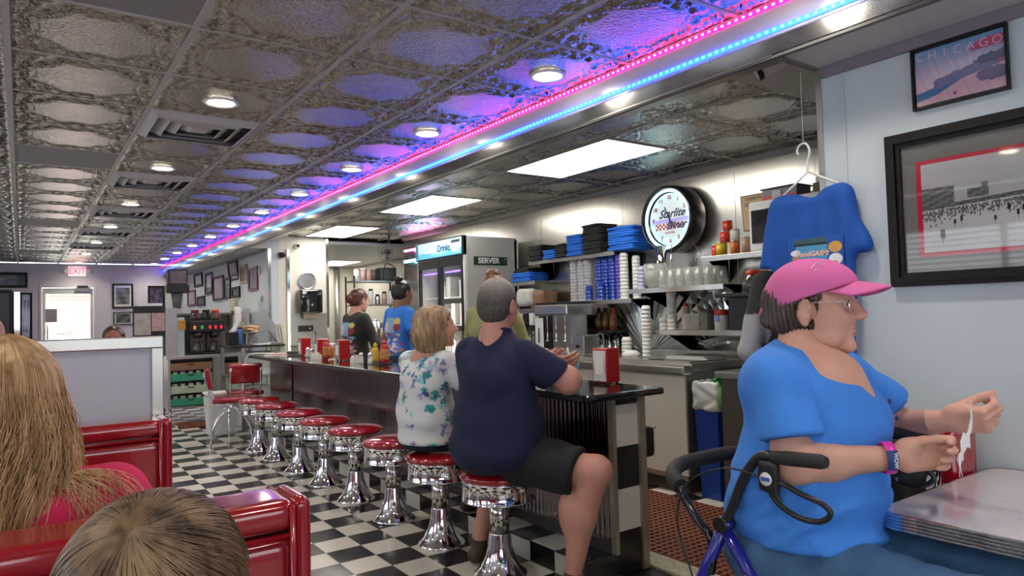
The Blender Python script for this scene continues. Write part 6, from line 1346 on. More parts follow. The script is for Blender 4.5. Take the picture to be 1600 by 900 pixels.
# hair, cap, glasses, wristband
def fh(b):
    b.ell((-0.022,0,0.012),(0.106,0.090,0.098),0.02); b.ell((-0.065,0,-0.045),(0.060,0.074,0.055),0.03)
    b.ell((0.100,0,-0.030),(0.094,0.12,0.115),0.012,sub=True)
    for s in (-1, 1): b.ell((0.004,s*0.088,-0.010),(0.026,0.030,0.038),0.008,sub=True)
    b.disp(lambda X,Y,Z: 0.0035*np.sin(np.arctan2(Y,X+0.02)*46+Z*30)+0.002*snoise(X,Y,Z,60,1)); b.cut((0,0,0.055),(0.3,0,0.95)); b.cut((0,0,-0.085),(-0.35,0,-0.94),0.01)
at(organic('hair', shell_hair(HR, HC, HS, fh, 0.004), hairmat('hair_dark_brown', (0.022,0.012,0.008), (0.075,0.045,0.03)), p))
pk = cloth('cap_pink', lin('#d86aa6'), 0.10)
def fc(b):
    b.ell((-0.008,0,0.027),(0.112,0.094,0.103),0.01); b.ell((0.045,0,0.052),(0.062,0.075,0.058),0.03); b.cut((0.0,0,0.026),(0.30,0,-0.954)); b.disp(lambda X,Y,Z: 0.0012*snoise(X,Y,Z,50,6))
at(organic('cap', shell_hair(HR, HC, HS, fc, 0.0045), pk, p))
V, Q = [], []; na, nr_ = 25, 9
for j in range(nr_):
    for i in range(na):
        a = math.radians(-68+136*i/(na-1)); t_ = j/(nr_-1); bx, by = 0.028+0.076*math.cos(a), 0.084*math.sin(a)
        ln_ = 0.078*max(0, math.cos(a*0.98))**0.55; V.append((bx+ln_*t_, by*(1+0.06*t_), 0.062-0.012*t_*math.cos(a)-4.2*by*by-0.006*t_*t_))
for j in range(nr_-1):
    for i in range(na-1): k = j*na+i; Q.append((k, k+1, k+na+1, k+na))
V = np.array(V); Vw = V*HS@HR.T+HC; me = mesh_np('bill', Vw, np.array(Q)); o = at(obj('cap_bill', me, pk, p, smooth=True)); md = o.modifiers.new('s', 'SOLIDIFY'); md.thickness = 0.004
def hl(q): return tuple(HC+HR@(np.array(q)*HS))
for pts in ([(0.066,-0.052,0.120),(0.036,-0.064,0.124),(0.046,-0.078,0.092),(0.080,-0.062,0.088)], [(0.080,-0.056,0.098),(0.070,-0.070,0.088)]):
    pass
dirs = [(-0.48,0.66),(-0.62,0.86),(-0.80,0.66),(-0.66,0.46)]
def capsurf(az, el, off=0.001):
    """point on the crown: az to the right of straight ahead, el above the brow line"""
    d = np.array((math.cos(el)*math.cos(az), -math.cos(el)*math.sin(az), math.sin(el))); c_ = np.array((-0.008,0,0.027)); r3 = np.array((0.112,0.094,0.103))
    k = 1/np.linalg.norm(d/r3); q = c_+d*(k+off+0.003); return hl(q)
emb = M('embroidery_white', (0.75,0.62,0.70), 0.6)
at(obj('embroidery', T([capsurf(a, e) for a, e in ((0.95,0.98),(1.2,0.80),(1.15,0.72),(0.75,0.72),(0.45,0.62))], 0.0011, 6), emb, p))
at(obj('embroidery', T([capsurf(a, e) for a, e in ((0.95,0.98),(0.80,0.90),(0.60,0.92))], 0.0011, 6), emb, p)); at(obj('embroidery', T([capsurf(a, e) for a, e in ((0.72,0.60),(0.62,0.68),(0.5,0.56),(0.42,0.66),(0.30,0.54),(0.2,0.62))], 0.0011, 6), emb, p))
at(obj('cap_strap', T([hl(q) for q in ((-0.112,-0.052,0.004),(-0.125,-0.03,-0.010),(-0.13,0,-0.012))], 0.006, 6), pk, p))
gm_ = M('glasses_metal', (0.75,0.70,0.68), 0.25, 1.0)
for sd in (-1, 1):
    ring = [hl((0.1005-0.004*abs(math.cos(a)), sd*0.033+0.0235*math.copysign(abs(math.cos(a))**0.6, math.cos(a)), 0.004+0.0155*math.copysign(abs(math.sin(a))**0.7, math.sin(a)))) for a in np.linspace(0, 2*math.pi, 25)[:-1]]
    at(obj('glasses_rim', T(ring, 0.0022, 6, closed=True), gm_, p)); bm = new(); bm.faces.new([bm.verts.new(q) for q in ring]); at(obj('lens', bm, glass, p))
    at(obj('glasses_temple', T([hl((0.097,sd*0.057,0.012)), hl((0.085,sd*0.070,0.014)), hl((0.0,sd*0.083,0.016))], 0.0016, 6), gm_, p))
at(obj('glasses_bridge', T([hl((0.104,-0.010,0.010)), hl((0.110,0,0.013)), hl((0.104,0.010,0.010))], 0.0011, 6), gm_, p))
wr = np.array((1.838,0.923,0.901)); ax = np.array((0.73,-0.68,0.03)); ax /= np.linalg.norm(ax)
def band(name, a0, a1, mt_, w=0.0125, rr=0.0395):
    e1, e2 = (np.array(v) for v in frame_of(ax)); e1 = np.cross(ax, (0,0,1)); e1 /= np.linalg.norm(e1); e2 = np.cross(e1, ax); V, Q = [], []
    n_ = 14
    for i in range(n_+1):
        a = a0+(a1-a0)*i/n_
        for s_ in (-1, 1): V.append(wr+ax*w*s_+rr*(math.cos(a)*(-e1)+math.sin(a)*e2))
    Q = [(2*i, 2*i+1, 2*i+3, 2*i+2) for i in range(n_)]
    o = at(obj(name, mesh_np(name, np.array(V), np.array(Q)), mt_, p, smooth=True)); md = o.modifiers.new('s', 'SOLIDIFY'); md.thickness = 0.002
    return o
e1_ = np.cross(ax, (0,0,1)); sgn = 1 if (e1_@np.array((0.58,0.81,0))) > 0 else -1
band('wristband', 0, 2*math.pi, M('band_pink', (0.85,0.05,0.45), 0.35))
band('wristband_label', -0.62 if sgn > 0 else math.pi-0.62, 0.62 if sgn > 0 else math.pi+0.62, M('band_navy', (0.02,0.06,0.22), 0.4), 0.0135, 0.0415)
text('lettering', 'WOW', 0.014, white_plastic, tuple(wr+(np.array((-0.58,-0.81,0.02))*0.0440)), (0.05,0.0,-1), tuple(ax*1.0), p, extrude=0.0003, bold=0.0004)
t = thing('paper_strip', 'torn white paper napkin held between her two hands', 'paper', (2.03, 0.82, 0.93))
bm = new(); pts = bez([(1.955,0.80,0.875),(1.985,0.805,0.915),(2.015,0.812,0.930),(2.05,0.812,0.94),(2.075,0.815,0.985),(2.082,0.815,1.012)], 4)
prev = None
for i, q in enumerate(pts):
    w = 0.022+0.007*math.sin(i*1.7); a = bm.verts.new(q+Vector((0.0,0.002*math.sin(i*2),w))); c_ = bm.verts.new(q-Vector((0.006*math.sin(i),0,w)))
    if prev: bm.faces.new((prev[0], prev[1], c_, a))
    prev = (a, c_)
o = at(obj('strip', bm, M('paper_white', (0,0,0)), t)); md = o.modifiers.new('s', 'SOLIDIFY'); md.thickness = 0.001
bm = new(); quad(bm, [(1.94,0.80,0.90),(1.985,0.815,0.905),(1.992,0.81,0.845),(1.955,0.795,0.862)]); o = at(obj('torn_end', bm, M('paper_white', (0,0,0)), t)); md = o.modifiers.new('s', 'SOLIDIFY'); md.thickness = 0.001

# ---- her rollator
t = thing('rollator', 'blue framed rollator walker with black grips that the woman in the pink cap sits on', 'walker', (1.83, 1.25, 0))
bp_ = M('rollator_blue', (0.012,0.015,0.28), 0.22, coat=0.5); fm = M('foam_black', (0.018,0.018,0.02), 0.7, bump=0.1)
for x, s_ in ((1.60, 1), (2.14, -1)):
    at(obj('handle_tube', T(bez([(x,1.085,0.908),(x,1.135,0.906),(x,1.185,0.848),(x,1.225,0.765),(x,1.262,0.690)], 6), 0.0135), dark, t))
    at(obj('grip', T([(x,1.10,0.909),(x,1.06,0.912),(x,0.965,0.918),(x,0.950,0.918)], [0.015,0.0185,0.0185,0.014], 14), fm, t))
    at(obj('front_leg', T([(x,1.250,0.715),(x,1.36,0.50),(x,1.50,0.17)], 0.018), bp_, t)); at(obj('rear_leg', T([(x,1.262,0.690),(x,1.165,0.56),(x,1.00,0.17)], 0.017), bp_, t))
    at(obj('joint', T([(x-0.022,1.262,0.70),(x+0.022,1.262,0.70)], 0.022), dark, t)); at(obj('side_rail', T([(x,1.335,0.505),(x,1.135,0.50)], 0.014), bp_, t))
    at(obj('brake_lever', T(bez([(x,1.105,0.835),(x,1.075,0.845),(x,1.02,0.828),(x,0.965,0.815),(x,0.945,0.795),(x,0.975,0.770),(x,1.03,0.768),(x,1.085,0.790),(x,1.11,0.818)], 5), 0.0075, 8, closed=False), dark, t))
    b_ = Body((x-0.03,1.04,0.77),(x+0.03,1.17,0.93),0.005); b_.rbox((x,1.112,0.858),(0.014,0.028,0.042),0.008,0.01); b_.cap((x,1.115,0.835),(x,1.085,0.80),0.012,0.008,0.01); at(organic('brake_housing', b_, dark, t))
    at(obj('badge', L([(0.001,-0.0165),(0.017,-0.0165),(0.018,-0.014),(0.001,-0.014)], 20, (x,1.112,0.852), 'x'), white_plastic, t)); at(obj('badge_bar', B(x-0.018,x-0.0166,1.099,1.125,0.847,0.857), M('badge_blue2', (0.03,0.12,0.45), 0.4), t))
    at(obj('brake_cable', T(bez([(x-0.01,1.135,0.856),(x-0.02,1.24,0.86),(x-0.03,1.36,0.80),(x-0.03,1.405,0.68),(x-0.02,1.36,0.52),(x,1.33,0.36)], 8), 0.0028, 6), dark, t))
    at(obj('backrest_tube', T(bez([(x,1.415,0.775),(x,1.395,0.735),(x,1.355,0.690),(x,1.315,0.655),(x,1.305,0.60),(x,1.315,0.55)], 6), 0.0125), black_gloss, t))
    for y in (1.50, 1.00): at(obj('wheel', L([(0.001,-0.012),(0.075,-0.016),(0.088,-0.012),(0.088,0.012),(0.075,0.016),(0.001,0.012)], 24, (x,y,0.088), 'x'), dark, t)); at(obj('hub', L([(0.001,-0.018),(0.03,-0.018),(0.03,0.018),(0.001,0.018)], 14, (x,y,0.088), 'x'), steel_soft, t))
    at(obj('fork', T([(x,1.50,0.19),(x,1.50,0.10)], 0.016), dark, t)); at(obj('fork', T([(x,1.00,0.19),(x,1.00,0.10)], 0.016), dark, t))
at(obj('backrest', T(bez([(1.60,1.415,0.775),(1.63,1.47,0.795),(1.74,1.535,0.80),(1.87,1.55,0.80),(2.0,1.535,0.80),(2.11,1.47,0.795),(2.14,1.415,0.775)], 6), 0.024, 14), fm, t))
at(obj('seat', B(1.62,2.12,1.10,1.36,0.455,0.475,0.008), fm, t)); at(obj('red_stripe', T([(1.5815,1.185,0.585),(1.5815,1.10,0.40)], 0.004, 6), red_plastic, t)); at(obj('crossbar', T([(1.60,1.25,0.45),(2.14,1.25,0.45)], 0.013), bp_, t))
b_ = Body((1.6,1.3,0.15),(2.15,1.55,0.5),0.014); b_.rbox((1.87,1.41,0.36),(0.19,0.06,0.08),0.03,0.02); at(organic('pouch', b_, M('pouch_black', (0.02,0.02,0.022), 0.7), t))
# ---- the man in navy on the nearest stool
p = thing('person', 'man in navy shirt and black shorts on the nearest stool, leaning on the counter', 'person', (1.93, 2.88, 0))
HS = 1.04; HC = np.array((1.905, 2.800, 1.345)); HR = rot_of(math.radians(22), 0.0, 0.03)
sk2 = skin('skin_pink', (0.52,0.25,0.19))
b = bbox_body([(1.78,2.32,0.85),(2.36,3.05,1.30)], 0.03, 0.009)
b.cap((1.895,2.80,1.27),(1.885,2.82,1.15),0.068,0.085,k=0.03)
RE = (2.135,2.560,0.968); RW = (2.185,2.680,1.035)
b.cap((1.975,2.62,1.08),RE,0.045,0.056,k=0.02); b.cap(RE,RW,0.056,0.032,k=0.03); b.ell((2.140,2.575,0.99),(0.058,0.058,0.058),0.03)
b.cap((1.90,3.0,1.06),(2.20,3.08,0.965),0.045,0.050,k=0.02)
b2 = Body((2.1,2.65,0.87),(2.5,3.2,1.15),0.008); b2.cap((2.20,3.08,0.965),(2.25,2.84,1.02),0.050,0.030,k=0.03)
lg = Body((1.85,2.2,0.0),(2.35,3.1,0.75),0.010)
KN = (2.145,2.405,0.565); AN = (2.055,2.475,0.10)
lg.cap((1.98,2.72,0.60),KN,0.105,0.074,k=0.03); lg.cap(KN,(2.10,2.455,0.36),0.072,0.066,k=0.03); lg.cap((2.10,2.455,0.36),AN,0.066,0.038,k=0.03); lg.ell((2.075,2.50,0.38),(0.060,0.055,0.12),0.03); lg.ell((2.165,2.40,0.575),(0.055,0.055,0.062),0.03)
lg2 = Body((1.85,2.8,0.0),(2.35,3.3,0.75),0.011); lg2.cap((1.98,3.0,0.60),(2.10,3.10,0.56),0.10,0.075,k=0.03); lg2.cap((2.10,3.10,0.56),(1.97,3.13,0.12),0.068,0.042,k=0.03)
hd = place(head_field(0.005).mesh(1), HR, HC, HS)
rh = hand_at(-1, RW, (0.30,0.90,0.12), (-0.5,0.1,0.85), 1.08, curl=(0.55,0.6,0.6,0.7), bend=(45,60,40), thumb=(0.85,0.45,0.1), tcurl=0.1, spread=0.05)
lh = hand_at(1, (2.255,2.835,1.025), (0.15,-0.92,0.15), (-0.4,0.0,0.9), 1.08, curl=(0.55,0.65,0.7,0.8), bend=(45,60,40), thumb=(0.85,0.45,0.1), tcurl=0.1)
at(organic('body', [b, b2, lg, lg2, hd, rh, lh], sk2, p)); eyes_for(p, HR, HC, HS)
def fm_(b):
    b.ell((-0.014,0,0.040),(0.104,0.083,0.092),0.01); b.ell((-0.045,0,-0.015),(0.068,0.078,0.075),0.03); b.ell((0.112,0,-0.02),(0.088,0.12,0.105),0.012,sub=True)
    for s in (-1, 1): b.ell((0.006,s*0.090,-0.012),(0.028,0.030,0.042),0.008,sub=True)
    b.disp(lambda X,Y,Z: 0.0012*snoise(X,Y,Z,260,1)); b.cut((0,0,-0.088),(0,0,-1),0.01)
mt, nt, bb = nodes('hair_salt_pepper'); tc = N(nt, 'ShaderNodeTexCoord'); nz = N(nt, 'ShaderNodeTexNoise'); nz.inputs['Scale'].default_value = 170; nz.inputs['Detail'].default_value = 3
sp = N(nt, 'ShaderNodeSeparateXYZ'); nt.links.new(tc.outputs['Object'], sp.inputs[0]); mr = N(nt, 'ShaderNodeMapRange'); mr.inputs[1].default_value = 1.36; mr.inputs[2].default_value = 1.455; nt.links.new(sp.outputs[2], mr.inputs[0])
nt.links.new(tc.outputs['Object'], nz.inputs['Vector']); ad = N(nt, 'ShaderNodeMath', operation='MULTIPLY_ADD'); ad.inputs[1].default_value = 1.1; nt.links.new(nz.outputs[0], ad.inputs[0]); m2 = N(nt, 'ShaderNodeMath', operation='MULTIPLY_ADD'); m2.inputs[1].default_value = 0.55; m2.inputs[2].default_value = -0.35; nt.links.new(mr.outputs[0], m2.inputs[0]); nt.links.new(m2.outputs[0], ad.inputs[2])
cr = N(nt, 'ShaderNodeValToRGB'); cr.color_ramp.elements[0].color = (0.018,0.015,0.013,1); cr.color_ramp.elements[1].color = (0.30,0.27,0.24,1); nt.links.new(ad.outputs[0], cr.inputs[0]); nt.links.new(cr.outputs[0], bb.inputs['Base Color']); bb.inputs['Roughness'].default_value = 0.6
bp = N(nt, 'ShaderNodeBump'); bp.inputs['Strength'].default_value = 0.7; bp.inputs['Distance'].default_value = 0.003; nt.links.new(nz.outputs[0], bp.inputs['Height']); nt.links.new(bp.outputs[0], bb.inputs['Normal']); sph = mt
at(organic('hair', shell_hair(HR, HC, HS, fm_, 0.0045), sph, p))
nv = cloth('shirt_navy', lin('#141a3c'), 0.08)
b = bbox_body([(1.62,2.45,0.55),(2.22,3.16,1.24)], 0.04, 0.0105)
b.ell((1.925,2.87,0.76),(0.215,0.265,0.22),0.06); b.ell((1.905,2.87,0.645),(0.222,0.270,0.135),0.05); b.ell((1.905,2.83,0.99),(0.175,0.225,0.20),0.08)
b.cap((1.845,2.96,1.105),(1.962,2.665,1.105),0.080,0.080,k=0.07); b.cap((1.885,2.82,1.14),(1.893,2.80,1.215),0.100,0.070,k=0.05)
b.disp(lambda X,Y,Z: folds(X,Y,Z*1.2,0.011,7.5,13)); b.ell((1.905,2.80,1.295),(0.085,0.085,0.065),0.008,sub=True); b.cut((0,0,0.522),(0,0,-1),0.01)
s1 = bbox_body([(1.9,2.45,0.90),(2.25,2.75,1.22)], 0.04, 0.009); s1.cap((1.955,2.670,1.10),(2.110,2.575,0.985),0.090,0.082,k=0.03); s1.disp(lambda X,Y,Z: folds(X,Y,Z*0.6,0.008,11,5)); s1.cut((2.085,2.58,1.005),(0.66,-0.25,-0.70))
s2 = bbox_body([(1.8,2.95,0.90),(2.2,3.2,1.22)], 0.04, 0.010); s2.cap((1.85,2.97,1.11),(2.06,3.06,1.0),0.085,0.078,k=0.03); s2.cut((2.05,3.06,1.0),(0.9,0.2,-0.4))
at(organic('shirt', [b, s1, s2], nv, p)); cl_ = T(bez([(1.835,2.84,1.238),(1.84,2.76,1.236),(1.90,2.735,1.228)], 6), 0.011, 8)
at(obj('collar', cl_, nv, p))
b = bbox_body([(1.70,2.42,0.45),(2.16,3.15,0.70)], 0.04, 0.0105); b.ell((1.93,2.87,0.615),(0.19,0.205,0.085),0.04); b.cap((1.97,2.74,0.600),(2.085,2.485,0.575),0.128,0.118,k=0.04); b.cap((1.97,2.99,0.60),(2.10,3.10,0.57),0.11,0.10,k=0.04)
b.disp(lambda X,Y,Z: folds(X,Y,Z,0.010,11,15)); b.cut((2.095,2.465,0.56),(0.42,-0.85,-0.22)); b.cut((0,0,0.535),(0,0,-1),0.01) if False else None
at(organic('shorts', b, cloth('shorts_black', (0.010,0.011,0.014)), p))
one_shoe(AN, (0.75,-0.4,0), M('shoe_brown', (0.05,0.025,0.015), 0.6), p); one_shoe((1.97,3.13,0.12), (1,0.1,0), M('shoe_brown', (0,0,0)), p)
# ---- the blonde woman in the floral blouse
p = thing('person', 'blonde woman in white floral blouse on the second stool, head turned right', 'person', (1.90, 3.56, 0))
HS = 0.99; HC = np.array((1.945, 3.490, 1.235)); HR = rot_of(math.radians(-16), 0.03, 0.0); sk3 = skin('skin_light', (0.58,0.30,0.23))
b = bbox_body([(1.80,3.30,0.55),(2.32,3.80,1.20)], 0.03, 0.009); b.cap((1.90,3.56,1.04),(1.95,3.56,0.60),0.09,0.10,k=0.03); b.cap((1.93,3.48,0.60),(1.93,3.66,0.60),0.08,k=0.02); b.cap((1.925,3.50,1.17),(1.90,3.55,1.06),0.056,0.075,k=0.03)
b.cap((1.99,3.37,0.98),(2.20,3.42,0.955),0.040,0.040,k=0.02); b.cap((2.20,3.42,0.955),(2.28,3.58,0.945),0.040,0.028,k=0.02); b.cap((1.88,3.72,1.02),(2.20,3.76,0.955),0.048,0.038,k=0.03)
lg = Body((1.85,3.3,0.0),(2.35,3.8,0.62),0.011)
for y in (3.47, 3.66): lg.cap((2.0,y,0.56),(2.27,y-0.02,0.50),0.085,0.06,k=0.03); lg.cap((2.27,y-0.02,0.50),(2.22,y-0.02,0.20),0.055,0.035,k=0.03)
hd = place(head_field(0.005).mesh(1), HR, HC, HS); rh = hand_at(-1, (2.28,3.58,0.945), (0.4,0.9,0.0), (0,0,1), 0.95, curl=(0.5,0.5,0.5,0.5), h=0.005)
at(organic('body', [b, lg, hd, rh], sk3, p)); eyes_for(p, HR, HC, HS, (0.05,0.07,0.10))
def fb(b):
    b.ell((-0.025,0,0.030),(0.118,0.102,0.102),0.02); b.ell((-0.060,0,-0.055),(0.082,0.095,0.10),0.05); b.ell((-0.02,-0.055,-0.05),(0.06,0.045,0.09),0.03); b.ell((-0.02,0.055,-0.05),(0.06,0.045,0.09),0.03)
    b.ell((0.105,0,-0.03),(0.085,0.115,0.115),0.012,sub=True); b.disp(lambda X,Y,Z: 0.006*np.sin(np.arctan2(Y,X+0.03)*19+Z*25+3*np.sin(Z*22))+0.004*snoise(X,Y,Z,45,2)); b.cut((0,0,-0.145),(0,0,-1),0.02)
hb = hairmat('hair_blonde_bob', (0.17,0.10,0.05), (0.50,0.35,0.20), 0.45, 45); at(organic('hair', shell_hair(HR, HC, HS, fb, 0.006), hb, p))
b = bbox_body([(1.68,3.25,0.50),(2.12,3.88,1.14)], 0.04, 0.009)
b.ell((1.905,3.575,0.72),(0.165,0.205,0.20),0.06); b.ell((1.905,3.575,0.59),(0.165,0.205,0.09),0.05); b.ell((1.905,3.56,0.93),(0.145,0.185,0.16),0.08); b.cap((1.87,3.69,1.045),(1.94,3.41,1.045),0.062,0.062,k=0.05); b.cap((1.90,3.56,1.05),(1.915,3.53,1.095),0.085,0.065,k=0.04)
b.cap((1.945,3.40,1.045),(2.03,3.355,0.935),0.068,0.072,k=0.03); b.cap((1.88,3.70,1.04),(2.0,3.75,0.95),0.066,0.066,k=0.03)
b.disp(lambda X,Y,Z: folds(X,Y,Z*1.3,0.009,9,23)); b.ell((1.925,3.52,1.15),(0.07,0.07,0.055),0.008,sub=True); b.cut((0,0,0.585),(0,0,-1),0.01)
def floral(V):
    r = np.random.RandomState(12); c = np.tile(np.array((0.66,0.68,0.69)), (len(V), 1)); pal = [lin('#2f9d9a'), lin('#7fd0cc'), lin('#8d6fae'), lin('#4a3f8c'), lin('#b79bcf'), lin('#2a7f86')]
    for k in range(210):
        q = np.array((r.uniform(1.70,2.1), r.uniform(3.30,3.85), r.uniform(0.55,1.10))); q = q if r.rand() < 0.9 else q
        j = V[np.argmin(((V-q)**2).sum(1))]; d = V-j; R0 = r.uniform(0.016,0.036); n_ = np.arctan2(d[:,2], d[:,1]+0.5*d[:,0]); rad = np.linalg.norm(d, axis=1)
        m_ = rad < R0*(0.65+0.35*np.cos(n_*5+k)); c[m_] = pal[k % 6]; m2_ = rad < R0*0.25; c[m2_] = pal[(k+3) % 6]
    return c
V_, Q_ = b.mesh(1); me = mesh_np('blouse', V_, Q_); setcol(me, floral(V_)); o = at(obj('blouse', me, vcol('floral_cloth', 0.8, bump=0.15, bscale=800), p, smooth=True))
b = bbox_body([(1.70,3.33,0.44),(2.30,3.83,0.68)], 0.04, 0.0105); b.ell((1.91,3.58,0.60),(0.165,0.20,0.075),0.04)
for y in (3.47, 3.67): b.cap((1.98,y,0.575),(2.22,y-0.01,0.545),0.09,0.075,k=0.04)
b.cut((2.20,3.5,0.55),(1,0,0.0)); b.cut((0,0,0.542),(0,0,-1),0.008); at(organic('shorts', b, cloth('shorts_dark_blue', lin('#16223a')), p))
for y in (3.45, 3.64): b = bbox_body([(2.15,y,0.11),(2.38,y,0.24)], 0.06, 0.010); b.cap((2.20,y,0.15),(2.33,y,0.14),0.040,0.034,k=0.02); b.cut((0,0,0.108),(0,0,-1)); at(organic('sandal', b, M('shoe_dark', (0.04,0.025,0.02), 0.6), p))
# ---- standing people behind the counter
def standing(lab, x, y, yaw, hz, skm, shirtm, pantm, hairfn, hairm, hs=0.95, pitch=-0.1, lean=0.0, arms=None, shirtcol=None, extra=None, bw=1.0, sleeve=0.5, hd_off=(0,0), longs=False):
    """hz = height of the head centre; arms = (left elbow, left wrist, right elbow, right wrist) in body axes"""
    p = thing('person', lab, 'person', (x, y, 0)); R = rot_of(yaw); k = hz/1.56; o_ = np.array((x, y, 0.0))
    def w(q): return tuple(o_+R@(np.array(q, float)*np.array((1,1,k))))
    f = np.array((lean, 0)); sh = 1.36
    def q(a, l, z): return w((a+lean*max(0, (z-0.9))/0.6, l, z))
    HC = np.array(w((0.04+lean+hd_off[0], hd_off[1], 1.56))); HR = rot_of(yaw+0.0, pitch, 0)
    b = Body(np.array((x-0.55,y-0.55,0.75)), np.array((x+0.55,y+0.55,hz+0.02)), 0.0115)
    b.cap(q(0.0,0,1.50), q(-0.01,0,1.36), 0.052, 0.065, k=0.03)
    ar = arms or ((0.02,0.24,1.08),(0.22,0.16,1.02),(0.02,-0.24,1.08),(0.22,-0.16,1.02))
    for s, e, wr_ in ((1, ar[0], ar[1]), (-1, ar[2], ar[3])):
        b.cap(q(0.0,s*0.165,sh-0.03), q(*e), 0.034, 0.040, k=0.02); b.cap(q(*e), q(*wr_), 0.040, 0.026, k=0.02)
    hs_ = []
    for s, e, wr_ in ((1, ar[0], ar[1]), (-1, ar[2], ar[3])):
        E_, W_ = np.array(q(*e)), np.array(q(*wr_)); hs_.append(hand_at(s, W_, W_-E_, R@np.array((0.2,-s,0.5)), 0.95, curl=(0.5,0.5,0.55,0.6), h=0.0055))
    hd = place(head_field(0.006).mesh(1), HR, HC, hs); at(organic('body', [b, hd]+hs_, skm, p)); eyes_for(p, HR, HC, hs)
    b = Body(np.array((x-0.45,y-0.45,0.80)), np.array((x+0.45,y+0.45,hz)), 0.0115)
    b.ell(q(0,0,1.20), (0.13*bw,0.165*bw,0.22), 0.06, rot=R.astype(np.float32)); b.ell(q(0,0,0.98), (0.135*bw,0.165*bw,0.14), 0.06, rot=R.astype(np.float32)); b.cap(q(0,0.135,sh), q(0,-0.135,sh), 0.058, k=0.05); b.cap(q(-0.005,0,1.36), q(0,0,1.415), 0.075, 0.058, k=0.03)
    for s, e, wr_ in ((1, ar[0], ar[1]), (-1, ar[2], ar[3])):
        S_ = np.array(q(0,s*0.155,sh)); E_ = np.array(q(*e)); 
        b.cap(S_, S_+(E_-S_)*min(1, sleeve*2), 0.060, 0.055, k=0.025)
        if sleeve > 0.5: b.cap(E_, E_+(np.array(q(*wr_))-E_)*(sleeve*2-1), 0.053, 0.040, k=0.02)
    b.disp(lambda X,Y,Z: folds(X,Y,Z*1.2,0.006,9,int(x*100) % 50)); b.cut((0,0,0.88*k),(0,0,-1),0.01)
    V_, Q_ = b.mesh(2); me = mesh_np('shirt', V_, Q_)
    if shirtcol: setcol(me, shirtcol((V_-o_)@R, k))
    at(obj('shirt', me, shirtm, p, smooth=True))
    b = Body(np.array((x-0.32,y-0.32,0.0)), np.array((x+0.32,y+0.32,1.0*k)), 0.014); b.ell(q(0,0,0.92), (0.135*bw,0.17*bw,0.11), 0.05, rot=R.astype(np.float32))
    for s in (-1, 1): b.cap(q(0,s*0.09,0.88), q(0.02,s*0.10,0.48), 0.088*bw, 0.062, k=0.03); b.cap(q(0.02,s*0.10,0.48), q(-0.01,s*0.10,0.10), 0.062, 0.048, k=0.02)
    b.cut((0,0,0.05),(0,0,-1)); at(organic('trousers', b, pantm, p))
    for s in (-1, 1): one_shoe(q(-0.01,s*0.10,0.10/k), R@np.array((1.0,0,0)), dark, p)
    for nm, fn in hairfn: at(organic(nm, shell_hair(HR, HC, hs, fn, 0.006), hairm, p))
    return p
def hair_cap(b):
    b.ell((-0.020,0,0.030),(0.108,0.088,0.098),0.02); b.ell((-0.05,0,-0.03),(0.06,0.074,0.06),0.03); b.ell((0.108,0,-0.03),(0.085,0.115,0.115),0.012,sub=True)
    for s in (-1, 1): b.ell((0.008,s*0.092,-0.02),(0.030,0.030,0.045),0.008,sub=True)
    b.disp(lambda X,Y,Z: 0.002*snoise(X,Y,Z,70,2))
def bun_top(b): b.ell((-0.055,0,0.125),(0.042,0.042,0.036),0.01); b.cap((-0.05,0,0.09),(-0.055,0,0.12),0.03,k=0.01); b.disp(lambda X,Y,Z: 0.002*snoise(X,Y,Z,90,2))
def bun_back(b): b.ell((-0.135,0,-0.01),(0.036,0.045,0.048),0.01); b.cap((-0.09,0,0.0),(-0.13,0,-0.01),0.03,k=0.01); b.disp(lambda X,Y,Z: 0.002*snoise(X,Y,Z,90,2))
def bun_crown(b): b.ell((-0.075,0,0.085),(0.058,0.062,0.045),0.02); b.disp(lambda X,Y,Z: 0.005*snoise(X,Y,Z,60,4))
def backprint(base):
    def f(L_, k):
        x, y, z = L_[:, 0], L_[:, 1], L_[:, 2]/k; c = np.tile(np.array(base), (len(L_), 1)); r = np.random.RandomState(3)
        back = x < -0.01; sg = back & (abs(y-0.03) < 0.095) & (z > 1.17) & (z < 1.32); c[sg] = lin('#7fa9c8'); w_ = back & (abs(y-0.06) < 0.055) & (z > 1.19) & (z < 1.28); c[w_] = lin('#c9b4c6')
        h_ = back & (np.hypot(y+0.095, z-1.285) < 0.030); c[h_] = lin('#d6b366'); t_ = back & (np.hypot(y+0.095, z-1.225) < 0.034); c[t_] = lin('#8a3a3c')
        for kk in range(80):
            yy, zz, rr = r.uniform(-0.135,0.125), r.uniform(0.96,1.18), r.uniform(0.012,0.026); m_ = back & (np.hypot(y-yy, (z-zz)*1.6) < rr); c[m_] = [lin('#c9c2cc'), lin('#7d3d58'), lin('#3d6fa8'), lin('#d8d4d0'), lin('#c08a50'), lin('#9a6fa8')][kk % 6]
        return c
    return f
standing('waitress in blue printed T-shirt with black hair in a high bun, behind the counter', 2.94, 6.03, math.radians(8), 1.535, skin('skin_brown', (0.26,0.12,0.07)), vcol('shirt_print_cloth', 0.8), cloth('jeans_dark', (0.02,0.03,0.06)), (('hair', hair_cap), ('hair_bun', bun_top)), hairmat('hair_black', (0.006,0.005,0.005), (0.02,0.017,0.016), 0.35), 0.98, -0.1, 0.02, ((0.02,0.265,1.10),(0.24,0.16,1.04),(-0.01,-0.275,1.10),(0.26,-0.17,1.02)), backprint(lin('#2b74d8')), bw=0.98, sleeve=0.27)
